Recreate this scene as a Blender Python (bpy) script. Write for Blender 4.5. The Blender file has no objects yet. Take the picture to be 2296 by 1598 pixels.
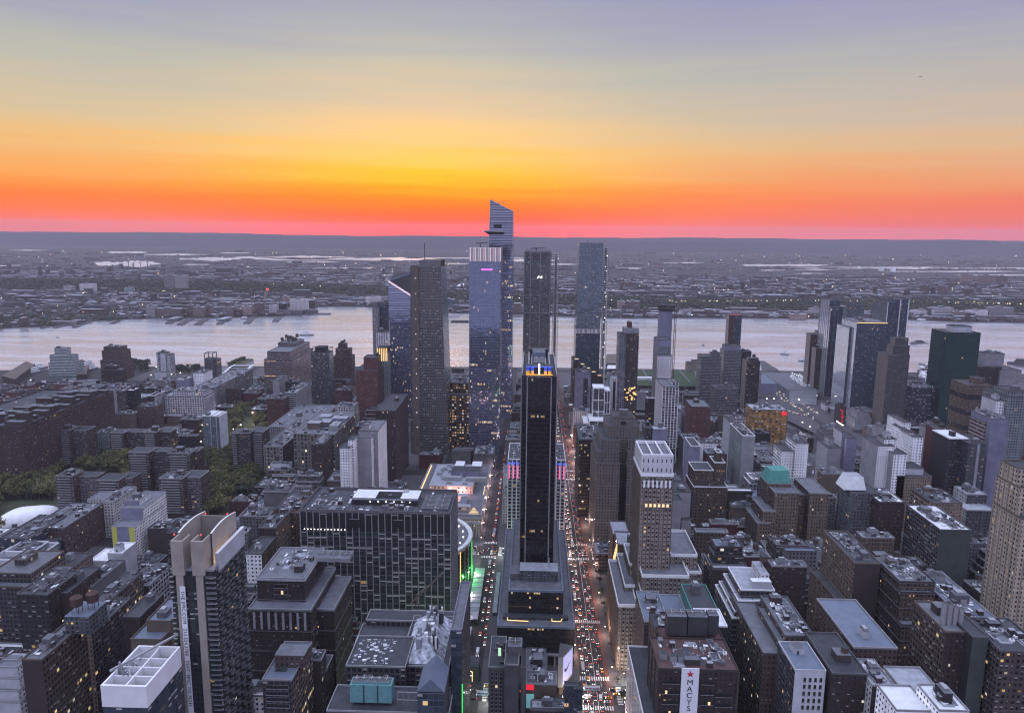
import bpy, math, random
import numpy as np
from mathutils import Vector, Matrix
random.seed(7)
SC = bpy.context.scene
COL = SC.collection
# ------------------------------------------------------------------ camera (pixels below are those of a 2296 x 1598 copy of the photo)
PW, PH, FP = 2296.0, 1598.0, 1658.0
PITCH, YAW, ROLL, HC = math.radians(9.76), math.radians(1.62), math.radians(0.57), 345.0
fw = Vector((-math.sin(YAW)*math.cos(PITCH), math.cos(YAW)*math.cos(PITCH), -math.sin(PITCH)))
r0 = Vector((math.cos(YAW), math.sin(YAW), 0)); u0 = r0.cross(fw)
CR = r0*math.cos(ROLL)+u0*math.sin(ROLL); CU = -r0*math.sin(ROLL)+u0*math.cos(ROLL)
cam = bpy.data.cameras.new('camera'); cam.sensor_width = 36; cam.lens = 36*FP/PW; cam.clip_start = 1; cam.clip_end = 120000
camo = bpy.data.objects.new('camera', cam); COL.objects.link(camo)
camo.matrix_world = Matrix(((CR.x, CU.x, -fw.x, 0), (CR.y, CU.y, -fw.y, 0), (CR.z, CU.z, -fw.z, HC), (0, 0, 0, 1)))
SC.camera = camo
def proj(x, y, z):
    d = Vector((x, y, z-HC)); a = d.dot(fw)
    return (PW/2+FP*d.dot(CR)/a, PH/2-FP*d.dot(CU)/a)
def ray(px, py): return fw + CR*((px-PW/2)/FP) + CU*((PH/2-py)/FP)
def atY(px, py, Y):
    d = ray(px, py); t = Y/d.y; return (d.x*t, Y, HC+d.z*t)
def atZ(px, py, z=0.0):
    d = ray(px, py); t = (z-HC)/d.z; return (d.x*t, d.y*t, z)
TI = {0:(0,0,1),1:(0,501.1,.3348),2:(768.8,501.1,.3348),3:(1527.2,501.1,.3348),4:(0,996.5,.3763),5:(683.3,996.5,.3763),
      6:(1366.7,996.5,.3763),7:(1765.3,996.5,.3764),11:(0,740.3,.196),12:(341.7,740.3,.196),13:(740.3,939.6,.196),
      14:(1025,1224.3,.2338),15:(1252.8,740.3,.196),16:(1537.5,740.3,.196),17:(1897.4,740.3,.196)}
def TX(t, x): return TI[t][0]+x*TI[t][2]
def TY(t, y): return TI[t][1]+y*TI[t][2]
# ------------------------------------------------------------------ world: dusk sky
def s2l(c):
    c = c/255.0
    return c/12.92 if c <= .04045 else ((c+.055)/1.055)**2.4
def srgb(*c): return tuple(s2l(v) for v in c[:3])+(1.0,)
W = bpy.data.worlds.new('World'); SC.world = W; W.use_nodes = True
nt = W.node_tree; nt.nodes.clear()
def N(tree, t, **k):
    n = tree.nodes.new(t)
    for a, b in k.items(): setattr(n, a, b)
    return n
def MA(tree, op, a, b=None, c=None, clamp=False):
    n = tree.nodes.new('ShaderNodeMath'); n.operation = op; n.use_clamp = clamp
    for i, v in enumerate((a, b, c)):
        if v is None: continue
        if isinstance(v, (int, float)): n.inputs[i].default_value = v
        else: tree.links.new(v, n.inputs[i])
    return n.outputs[0]
def MIX(tree, f, a, b, mode='MIX'):
    n = tree.nodes.new('ShaderNodeMix'); n.data_type = 'RGBA'; n.blend_type = mode
    for i, v in ((0, f), (6, a), (7, b)):
        if isinstance(v, (int, float)): n.inputs[i].default_value = v
        elif isinstance(v, tuple): n.inputs[i].default_value = v if len(v) == 4 else v+(1,)
        else: tree.links.new(v, n.inputs[i])
    return n.outputs[2]
def RAMP(tree, f, stops, mode='LINEAR'):
    n = tree.nodes.new('ShaderNodeValToRGB'); n.color_ramp.interpolation = mode; e = n.color_ramp.elements
    while len(e) < len(stops): e.new(.5)
    for i, (p, c) in enumerate(stops): e[i].position = p; e[i].color = c
    if f is not None: tree.links.new(f, n.inputs[0])
    return n.outputs[0]
tc = N(nt, 'ShaderNodeTexCoord'); sp = N(nt, 'ShaderNodeSeparateXYZ'); nt.links.new(tc.outputs['Generated'], sp.inputs[0])
elev = MA(nt, 'MULTIPLY', MA(nt, 'ARCSINE', sp.outputs[2]), 57.2958)
az = MA(nt, 'MULTIPLY', MA(nt, 'ARCTAN2', sp.outputs[0], sp.outputs[1]), 57.2958)
# thin streaks that lie along the horizon
cv = N(nt, 'ShaderNodeCombineXYZ'); nt.links.new(MA(nt, 'MULTIPLY', az, .035), cv.inputs[0]); nt.links.new(MA(nt, 'MULTIPLY', elev, .75), cv.inputs[1])
nz = N(nt, 'ShaderNodeTexNoise'); nz.inputs['Scale'].default_value = 1.0; nz.inputs['Detail'].default_value = 5; nt.links.new(cv.outputs[0], nz.inputs['Vector'])
streak = MA(nt, 'SUBTRACT', nz.outputs[0], .5)
e2 = MA(nt, 'ADD', elev, MA(nt, 'MULTIPLY', streak, MA(nt, 'MINIMUM', MA(nt, 'MAXIMUM', MA(nt, 'MULTIPLY', elev, .9), 0.5), 3.6)))
en = MA(nt, 'DIVIDE', MA(nt, 'ADD', e2, 1.0), 41.0, clamp=True)
def E(e): return (e+1)/41.0
centre = RAMP(nt, en, [(E(-1), srgb(255,20,0)), (E(.1), srgb(255,30,0)), (E(1.1), srgb(255,76,0)), (E(2.1), srgb(255,118,0)), (E(3.1), srgb(255,168,14)), (E(3.9), srgb(255,192,44)),
    (E(5.4), srgb(250,200,100)), (E(7), srgb(241,202,140)), (E(9), srgb(220,196,160)), (E(11.3), srgb(194,190,174)), (E(13.5), srgb(174,178,180)), (E(16.5), srgb(152,159,182)), (E(24), srgb(178,182,210)), (E(38), srgb(210,219,250))])
side = RAMP(nt, en, [(E(-1), srgb(232,92,80)), (E(.2), srgb(240,96,72)), (E(.9), srgb(248,112,70)), (E(1.8), srgb(252,122,50)), (E(2.8), srgb(252,144,64)), (E(3.8), srgb(245,163,88)),
    (E(5.4), srgb(236,186,122)), (E(7), srgb(218,191,150)), (E(9), srgb(198,188,167)), (E(11.3), srgb(182,183,174)), (E(13.5), srgb(163,166,184)), (E(16.5), srgb(146,149,186)), (E(24), srgb(175,180,212)), (E(38), srgb(210,219,250))])
east = RAMP(nt, en, [(E(-1), srgb(124,122,150)), (E(6), srgb(138,136,166)), (E(16.5), srgb(154,158,190)), (E(26), srgb(178,184,216)), (E(38), srgb(210,219,250))])
daz = MA(nt, 'ABSOLUTE', MA(nt, 'ADD', az, 8.0))
def SMOOTH(tree, v, a, b):
    n = tree.nodes.new('ShaderNodeMapRange'); n.interpolation_type = 'SMOOTHSTEP'; n.inputs[1].default_value = a; n.inputs[2].default_value = b
    tree.links.new(v, n.inputs[0]); return n.outputs[0]
sky = MIX(nt, SMOOTH(nt, daz, 0, 23), centre, side)
sky = MIX(nt, SMOOTH(nt, daz, 50, 120), sky, east)
lav = MIX(nt, MA(nt, 'MULTIPLY', SMOOTH(nt, az, -5, 38), .2), sky, srgb(150,130,190))
ns = N(nt, 'ShaderNodeTexSky'); ns.sky_type = 'NISHITA'; ns.sun_disc = False; ns.sun_elevation = math.radians(0.5); ns.sun_rotation = math.radians(-9)
add = MIX(nt, .02, lav, ns.outputs[0], 'ADD')
bg = N(nt, 'ShaderNodeBackground'); bg.inputs[1].default_value = 1.0; path = MA(nt, 'MINIMUM', MA(nt, 'DIVIDE', 67.0, MA(nt, 'MAXIMUM', sp.outputs[2], .0005)), 15200.0); low = MA(nt, 'ADD', MA(nt, 'EXPONENT', MA(nt, 'MULTIPLY', path, 2.6e-5)), MA(nt, 'ADD', MA(nt, 'MULTIPLY', SMOOTH(nt, elev, 18, 42), .75), MA(nt, 'MULTIPLY', SMOOTH(nt, daz, 50, 120), .3))); nt.links.new(low, bg.inputs[1]); nt.links.new(add, bg.inputs[0])
nt.links.new(bg.outputs[0], N(nt, 'ShaderNodeOutputWorld').inputs[0])
sun = bpy.data.lights.new('sun', 'SUN'); sun.energy = .12; sun.angle = math.radians(6); sun.color = (1, .55, .3)
suno = bpy.data.objects.new('sun', sun); COL.objects.link(suno); suno.rotation_euler = (math.radians(-88.5), 0, math.radians(9))
SC.view_settings.view_transform = 'Standard'; SC.view_settings.look = 'None'; SC.view_settings.exposure = 0.0; SC.view_settings.gamma = 1.0
SC.render.engine = 'CYCLES'
cy = SC.cycles; cy.max_bounces = 5; cy.diffuse_bounces = 1; cy.glossy_bounces = 2; cy.transmission_bounces = 2; cy.volume_bounces = 0
cy.sample_clamp_indirect = 4.0; cy.pixel_filter_type = 'BLACKMAN_HARRIS'; cy.filter_width = 1.15; cy.use_denoising = True
# ------------------------------------------------------------------ materials
MATS = {}
def newmat(name):
    m = bpy.data.materials.new(name); m.use_nodes = True; t = m.node_tree; t.nodes.clear()
    o = N(t, 'ShaderNodeOutputMaterial'); b = N(t, 'ShaderNodeBsdfPrincipled'); t.links.new(b.outputs[0], o.inputs[0])
    m.cycles.emission_sampling = 'NONE'; MATS[name] = m
    return m, t, b
def plain(name, col, rough=.8, metal=0, var=.25, scale=.15, emit=0, ecol=None):
    m, t, b = newmat(name)
    g = N(t, 'ShaderNodeNewGeometry'); n = N(t, 'ShaderNodeTexNoise'); n.inputs['Scale'].default_value = scale; n.inputs['Detail'].default_value = 6
    t.links.new(g.outputs['Position'], n.inputs['Vector'])
    oi = N(t, 'ShaderNodeObjectInfo')
    k = MA(t, 'ADD', MA(t, 'MULTIPLY', MA(t, 'SUBTRACT', n.outputs[0], .5), var*3), MA(t, 'ADD', 1-var*.4, MA(t, 'MULTIPLY', oi.outputs['Random'], var*.8)))
    v = N(t, 'ShaderNodeVectorMath', operation='SCALE'); v.inputs[0].default_value = col[:3]; t.links.new(k, v.inputs['Scale'])
    t.links.new(v.outputs[0], b.inputs['Base Color']); b.inputs['Roughness'].default_value = rough; b.inputs['Metallic'].default_value = metal
    if emit: b.inputs['Emission Color'].default_value = (ecol or col)+((1,) if len(ecol or col) == 3 else ()); b.inputs['Emission Strength'].default_value = emit
    return m
def emis(name, col, s): return plain(name, col, .5, 0, 0, .1, s, col)
# facade group: UV unit = one window cell
G = bpy.data.node_groups.new('facade', 'ShaderNodeTree')
for nm, ty, dv in (('Wall','Color',(.3,.25,.2,1)),('Glass','Color',(.03,.035,.045,1)),('WinW','Float',.5),('WinH','Float',.5),('Lit','Float',.03),('Row','Float',.0),
                   ('LitCol','Color',(1,.62,.25,1)),('LitS','Float',1.0),('Metal','Float',.0),('Blind','Float',.2),('Rough','Float',.8),('Wave','Float',0.0),('Band','Float',0.0)):
    s = G.interface.new_socket(nm, in_out='INPUT', socket_type='NodeSocket'+ty); s.default_value = dv
G.interface.new_socket('BSDF', in_out='OUTPUT', socket_type='NodeSocketShader')
gi = N(G, 'NodeGroupInput'); go = N(G, 'NodeGroupOutput'); I = gi.outputs
uv = N(G, 'ShaderNodeTexCoord'); s = N(G, 'ShaderNodeSeparateXYZ'); G.links.new(uv.outputs['UV'], s.inputs[0])
fu = MA(G, 'FRACT', s.outputs[0]); fv = MA(G, 'FRACT', s.outputs[1]); iu = MA(G, 'FLOOR', s.outputs[0]); iv = MA(G, 'FLOOR', s.outputs[1])
oi = N(G, 'ShaderNodeObjectInfo')
mu = MA(G, 'LESS_THAN', MA(G, 'ABSOLUTE', MA(G, 'SUBTRACT', fu, .5)), MA(G, 'MULTIPLY', I['WinW'], .5))
mv = MA(G, 'LESS_THAN', MA(G, 'ABSOLUTE', MA(G, 'SUBTRACT', fv, .5)), MA(G, 'MULTIPLY', I['WinH'], .5))
orr = N(G, 'ShaderNodeObjectInfo').outputs['Random']
per = MA(G, 'ADD', 3, MA(G, 'FLOOR', MA(G, 'MULTIPLY', orr, 3.99)))
narrow = MA(G, 'MULTIPLY', MA(G, 'COMPARE', MA(G, 'MODULO', iu, per), 0, .1), MA(G, 'LESS_THAN', I['WinW'], .62))
mu = MA(G, 'MULTIPLY', mu, MA(G, 'SUBTRACT', 1, MA(G, 'MULTIPLY', narrow, MA(G, 'GREATER_THAN', MA(G, 'ABSOLUTE', MA(G, 'SUBTRACT', fu, .5)), .1))))
fper = MA(G, 'ADD', 4, MA(G, 'FLOOR', MA(G, 'MULTIPLY', MA(G, 'FRACT', MA(G, 'MULTIPLY', orr, 7.3)), 4.99)))
course = MA(G, 'MULTIPLY', MA(G, 'COMPARE', MA(G, 'MODULO', iv, fper), 0, .1), MA(G, 'LESS_THAN', fv, .16))
mask = MA(G, 'MULTIPLY', mu, mv)
c = N(G, 'ShaderNodeCombineXYZ'); G.links.new(iu, c.inputs[0]); G.links.new(iv, c.inputs[1]); G.links.new(MA(G, 'MULTIPLY', oi.outputs['Random'], 97), c.inputs[2])
wn = N(G, 'ShaderNodeTexWhiteNoise', noise_dimensions='3D'); G.links.new(c.outputs[0], wn.inputs['Vector'])
c2 = N(G, 'ShaderNodeCombineXYZ'); G.links.new(MA(G, 'FLOOR', MA(G, 'MULTIPLY', iu, .14)), c2.inputs[0]); G.links.new(iv, c2.inputs[1]); G.links.new(MA(G, 'MULTIPLY', oi.outputs['Random'], 31), c2.inputs[2])
wr = N(G, 'ShaderNodeTexWhiteNoise', noise_dimensions='3D'); G.links.new(c2.outputs[0], wr.inputs['Vector'])
ws = N(G, 'ShaderNodeSeparateColor'); G.links.new(wn.outputs['Color'], ws.inputs[0])
lit = MA(G, 'MAXIMUM', MA(G, 'LESS_THAN', wn.outputs['Value'], I['Lit']), MA(G, 'MULTIPLY', MA(G, 'LESS_THAN', wr.outputs['Value'], I['Row']), MA(G, 'LESS_THAN', ws.outputs[0], .75)))
inner = MA(G, 'LESS_THAN', MA(G, 'ABSOLUTE', MA(G, 'SUBTRACT', fv, MA(G, 'ADD', .42, MA(G, 'MULTIPLY', ws.outputs[2], .1)))), MA(G, 'MULTIPLY', I['WinH'], .42))
lit = MA(G, 'MULTIPLY', MA(G, 'MULTIPLY', lit, mask), inner)
geo = N(G, 'ShaderNodeNewGeometry')
nn = N(G, 'ShaderNodeTexNoise'); nn.inputs['Scale'].default_value = .07; nn.inputs['Detail'].default_value = 7; nn.inputs['Roughness'].default_value = .65; G.links.new(geo.outputs['Position'], nn.inputs['Vector'])
ms_ = N(G, 'ShaderNodeMapping'); ms_.inputs['Scale'].default_value = (.5, .5, .035); G.links.new(geo.outputs['Position'], ms_.inputs[0]); ns_ = N(G, 'ShaderNodeTexNoise'); ns_.inputs['Scale'].default_value = 1; ns_.inputs['Detail'].default_value = 4; G.links.new(ms_.outputs[0], ns_.inputs['Vector'])
k = MA(G, 'MULTIPLY', MA(G, 'ADD', .35, MA(G, 'ADD', MA(G, 'MULTIPLY', nn.outputs[0], .8), MA(G, 'MULTIPLY', ns_.outputs[0], .5))), MA(G, 'ADD', .6, MA(G, 'MULTIPLY', MA(G, 'POWER', oi.outputs['Random'], 1.6), 1.5)))
k = MA(G, 'MULTIPLY', k, MA(G, 'ADD', 1, MA(G, 'MULTIPLY', course, .55)))
k = MA(G, 'MULTIPLY', k, MA(G, 'SUBTRACT', 1, MA(G, 'MULTIPLY', I['Band'], MA(G, 'LESS_THAN', fv, .17))))
wv = N(G, 'ShaderNodeVectorMath', operation='SCALE'); G.links.new(I['Wall'], wv.inputs[0]); G.links.new(k, wv.inputs['Scale'])
blind = MA(G, 'MULTIPLY', MA(G, 'LESS_THAN', ws.outputs[1], I['Blind']), MA(G, 'GREATER_THAN', fv, MA(G, 'ADD', .42, MA(G, 'MULTIPLY', ws.outputs[2], .3))))
gl = MIX(G, blind, I['Glass'], (.42,.41,.40,1))
gk = N(G, 'ShaderNodeVectorMath', operation='SCALE'); G.links.new(gl, gk.inputs[0]); G.links.new(MA(G, 'ADD', 1, MA(G, 'MULTIPLY', MA(G, 'SUBTRACT', ws.outputs[2], .5), MA(G, 'SUBTRACT', .8, MA(G, 'MULTIPLY', I['Metal'], .6)))), gk.inputs['Scale'])
bc = MIX(G, mask, wv.outputs[0], gk.outputs[0])
nb = N(G, 'ShaderNodeTexNoise'); nb.inputs['Scale'].default_value = .09; nb.inputs['Detail'].default_value = 3; G.links.new(geo.outputs['Position'], nb.inputs['Vector'])
bp = N(G, 'ShaderNodeBump'); bp.inputs['Distance'].default_value = 4.0; G.links.new(MA(G, 'MULTIPLY', I['Wave'], mask), bp.inputs['Strength']); G.links.new(nb.outputs[0], bp.inputs['Height'])
pb = N(G, 'ShaderNodeBsdfPrincipled'); G.links.new(bc, pb.inputs['Base Color']); G.links.new(bp.outputs[0], pb.inputs['Normal'])
G.links.new(MA(G, 'ADD', MA(G, 'MULTIPLY', MA(G, 'SUBTRACT', 1, mask), I['Rough']), MA(G, 'MULTIPLY', mask, MA(G, 'ADD', .08, MA(G, 'MULTIPLY', blind, .5)))), pb.inputs['Roughness'])
G.links.new(MA(G, 'MULTIPLY', mask, I['Metal']), pb.inputs['Metallic'])
warm = MIX(G, MA(G, 'LESS_THAN', ws.outputs[1], .28), I['LitCol'], (1, .93, .75, 1))
G.links.new(warm, pb.inputs['Emission Color'])
G.links.new(MA(G, 'MULTIPLY', lit, MA(G, 'MULTIPLY', I['LitS'], MA(G, 'ADD', .25, MA(G, 'MULTIPLY', ws.outputs[2], 1.0)))), pb.inputs['Emission Strength'])
G.links.new(pb.outputs[0], go.inputs[0])
STY = {}
LITK = .42
def facade(name, wall, cw=3.2, fh=3.7, glass=(.025,.028,.036), w=.5, h=.5, lit=.03, row=.0, ls=.8, lc=(1,.62,.26), metal=0, blind=.2, wave=0, rough=.8, band=0):
    m = bpy.data.materials.new('facade_'+name); m.use_nodes = True; t = m.node_tree; t.nodes.clear(); m.cycles.emission_sampling = 'NONE'
    o = N(t, 'ShaderNodeOutputMaterial'); g = N(t, 'ShaderNodeGroup'); g.node_tree = G; t.links.new(g.outputs[0], o.inputs[0])
    for a, b in (('Wall', tuple(wall)+(1,)), ('Glass', tuple(glass)+(1,)), ('WinW', w), ('WinH', h), ('Lit', lit*(LITK if lit < .3 else 1)), ('Row', row*(.5 if lit < .3 else 1)), ('LitS', ls*.85), ('LitCol', lc+(1,)), ('Metal', metal), ('Blind', blind), ('Wave', wave), ('Rough', rough), ('Band', band)):
        g.inputs[a].default_value = b
    MATS[name] = m; STY[name] = (cw, fh)
BR = (.05,.034,.030); TAN = (.135,.100,.078); GRY = (.105,.102,.112); WHT = (.55,.55,.57); RED = (.085,.036,.034); LGT = (.30,.295,.305); DRK = (.03,.028,.032); BEI = (.34,.30,.25)
facade('brown', BR, 3.0, 3.7, w=.42, h=.48); facade('brownwide', BR, 4.2, 3.8, w=.68, h=.52, lit=.035); facade('tan', TAN, 3.0, 3.6, w=.42, h=.48)
facade('tanlit', TAN, 2.6, 3.6, w=.45, h=.5, lit=.1, row=.02); facade('grey', GRY, 3.1, 3.6, w=.48, h=.5); facade('lightgrid', LGT, 4.4, 4.0, w=.66, h=.6, lit=.03)
facade('white', WHT, 3.2, 3.4, w=.42, h=.45, lit=.02); facade('whitefew', WHT, 14, 9, w=.2, h=.25, lit=0, blind=0); facade('red', RED, 3.2, 3.3, w=.4, h=.45)
facade('loft', (.06,.052,.052), 3.4, 4.0, w=.74, h=.62, lit=.04, band=.25); facade('loftlit', TAN, 3.0, 4.0, w=.7, h=.6, lit=.12, row=.05, lc=(1,.75,.3)); facade('dark', DRK, 2.6, 3.6, glass=(.015,.016,.02), w=.6, h=.55, lit=.02)
facade('darklit', (.04,.032,.03), 3.0, 3.7, glass=(.015,.016,.02), w=.55, h=.5, lit=.16); facade('hospital', (.085,.072,.076), 3.4, 3.2, w=.8, h=.42, lit=.02, blind=.4)
facade('blackslab', (.012,.011,.012), 1.7, 3.9, glass=(.012,.011,.013), w=.86, h=.6, lit=.004, row=.018, ls=.45, blind=0, metal=0, rough=.4)
facade('podium', (.014,.014,.015), 1.9, 4.2, glass=(.018,.018,.02), w=.8, h=.5, lit=.1, row=.10, ls=.65, lc=(1,.66,.26), blind=0, rough=.5)
facade('blueglass', (.14,.17,.26), 1.6, 4.2, glass=(.28,.33,.43), w=.9, h=.86, lit=.012, row=.0, metal=.85, wave=.06, blind=.03)
facade('blueglasslit', (.10,.11,.17), 1.6, 4.2, glass=(.15,.17,.24), w=.9, h=.8, lit=.07, row=.10, ls=.8, lc=(1,.6,.25), metal=.7, wave=.08, blind=.1)
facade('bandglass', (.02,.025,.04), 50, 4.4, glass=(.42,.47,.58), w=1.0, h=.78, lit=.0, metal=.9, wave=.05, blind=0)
facade('greyglass', (.085,.082,.08), 3.0, 4.3, glass=(.12,.115,.12), w=.88, h=.78, lit=.008, metal=.55, wave=.2, blind=.1, band=.3)
facade('blackglass', (.05,.055,.06), 3.0, 4.0, glass=(.13,.155,.16), w=.86, h=.7, lit=.015, row=.008, ls=.6, lc=(.9,.95,.8), metal=.5, wave=.3, blind=.14)
facade('tealglass', (.10,.12,.13), 2.6, 3.4, glass=(.15,.20,.23), w=.86, h=.8, lit=.01, metal=.55, wave=.3, blind=.1)
facade('navyglass', (.04,.055,.07), 2.4, 3.6, glass=(.085,.11,.14), w=.9, h=.84, lit=.008, metal=.6, wave=.35, blind=.06)
facade('greenslab', (.02,.05,.045), 2.2, 3.8, glass=(.018,.06,.055), w=.9, h=.85, lit=.003, metal=.4, wave=.1, blind=0)
facade('silver', (.4,.42,.45), 1.5, 3.6, glass=(.75,.78,.82), w=.8, h=.9, lit=0, metal=.9, wave=.12, blind=0)
facade('balcony', (.13,.135,.15), 3.6, 3.1, glass=(.03,.035,.05), w=.72, h=.66, lit=.01, blind=.25, band=0)
facade('pinstripe', (.30,.26,.235), 1.9, 30, w=.34, h=1.0, lit=0, blind=0, glass=(.07,.06,.06)); facade('greenband', (.27,.32,.31), 2.6, 3.6, glass=(.05,.10,.10), w=.84, h=.6, lit=.01)
facade('brownband', (.15,.12,.115), 3.0, 4.4, w=1.0, h=.4, lit=.02, row=.05, blind=.2); facade('whitegrid', (.56,.55,.58), 4.6, 3.9, w=.7, h=.66, lit=.02)
facade('greengrid', (.07,.08,.078), 5.2, 4.0, glass=(.03,.04,.042), w=.84, h=.72, lit=.012, row=.005, blind=.3, ls=.5); facade('tanlight', (.24,.19,.15), 2.8, 3.6, w=.42, h=.5, lit=.06); facade('yellowlit', (.36,.20,.07), 4.6, 3.9, w=.66, h=.5, lit=.8, ls=.36, lc=(1,.5,.14))
facade('reveal', (.18,.13,.11), 4.0, 4.4, w=.6, h=.62, lit=.45, ls=.7, lc=(1,.55,.2)); facade('ribs', (.5,.49,.5), 2.4, 26, w=.5, h=.94, lit=0, blind=0, glass=(.03,.035,.045)); facade('postal', (.24,.22,.20), 4.6, 5.0, w=.55, h=.66, lit=.14, lc=(1,.85,.5), ls=.9)
facade('moynihan', (.40,.29,.27), 5.0, 6.0, w=.42, h=.42, lit=.45, lc=(1,.78,.48), ls=1.0); facade('nelson', (.25,.21,.18), 3.1, 3.7, glass=(.03,.028,.03), w=.5, h=.56, lit=.03, blind=.65, band=.2)
facade('hotel', (.24,.215,.2), 3.3, 3.5, w=.34, h=.42, lit=.012, blind=.15); facade('crown', (.88,.88,.92), 3.6, 9, w=.24, h=.4, lit=0, blind=0); facade('deepblue', (.028,.036,.055), 3.4, 4, glass=(.045,.06,.08), w=.9, h=.8, lit=.02)
plain('panel_yellow', (.60,.58,.14), .7, var=.1); facade('yellowpanel', (.40,.40,.39), 3.2, 3.3, w=.5, h=.5, lit=.02); facade('epic', (.03,.034,.034), 3.0, 3.1, glass=(.045,.06,.06), w=.85, h=.72, lit=.022, ls=.8, blind=.16, metal=.3); facade('tealwin', (.13,.155,.16), 3.2, 3.4, w=.5, h=.5)
BL = {}
for nm, c in (('brown',(.052,.04,.039)),('tan',(.13,.104,.086)),('grey',(.115,.112,.122)),('white',(.46,.47,.51)),('red',(.085,.03,.03)),('light',(.27,.27,.29)),('dark',(.024,.023,.027)),('beige',(.24,.215,.19)),('violet',(.20,.20,.28)),('teal',(.08,.17,.155)),('green',(.055,.07,.065))):
    plain('blank_'+nm, c, .85, var=.3, scale=.12)
plain('roof_dark', (.042,.046,.056), .7, var=.45, scale=.2); plain('roof_grey', (.125,.132,.155), .65, var=.4, scale=.2); plain('roof_light', (.30,.315,.36), .6, var=.35, scale=.25); plain('roof_white', (.72,.73,.76), .55, var=.2, scale=.2)
plain('roof_red', (.085,.045,.042), .8, var=.3); plain('roof_blue', (.13,.16,.22), .6, var=.2); plain('roof_green', (.07,.10,.09), .8, var=.3)
plain('metal', (.42,.43,.45), .45, .6, var=.2, scale=.6); plain('darkmetal', (.07,.07,.075), .5, .4); plain('whitepaint', (.84,.84,.87), .5, var=.1); plain('concrete', (.26,.255,.265), .85, var=.3); plain('wood', (.08,.055,.042), .85, var=.3, scale=.8)
plain('copper', (.07,.26,.22), .7, var=.3, scale=.4); plain('aqua', (.13,.30,.31), .6, var=.25, scale=.6); plain('steel', (.55,.57,.6), .3, .8, var=.1)
emis('lampwarm', (1,.72,.38), 9); emis('lampwhite', (1,.95,.85), 9); emis('lampred', (1,.06,.04), 2.2); emis('green', (.04,.9,.14), .8); emis('orangebar', (1,.62,.25), 1.2); emis('pink', (1,.2,.45), .7); emis('blueled', (.1,.16,.9), .7); emis('orangeled', (1,.42,.08), 1.4); emis('whiteled', (1,1,1), 2.0)
emis('violetled', (.5,.3,1), 1.0); emis('magenta', (.9,.15,.8), 1.4); emis('redsign', (1,.03,.05), .6); emis('screen', (.33,.34,.62), .85); emis('tealled', (.25,.6,.6), .3); emis('greenglow', (.55,.9,.55), .8); emis('signlit', (.9,.92,1), .55); emis('stripeled', (1,.75,.8), .55)
emis('warmglow', (1,.7,.35), .8); emis('neonlit', (1,.85,.9), 1.1)
plain('signwhite', (.80,.81,.86), .6, var=.05); plain('signblack', (.01,.01,.012), .6, var=0); plain('signred', (.55,.02,.04), .6, var=0)
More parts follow.
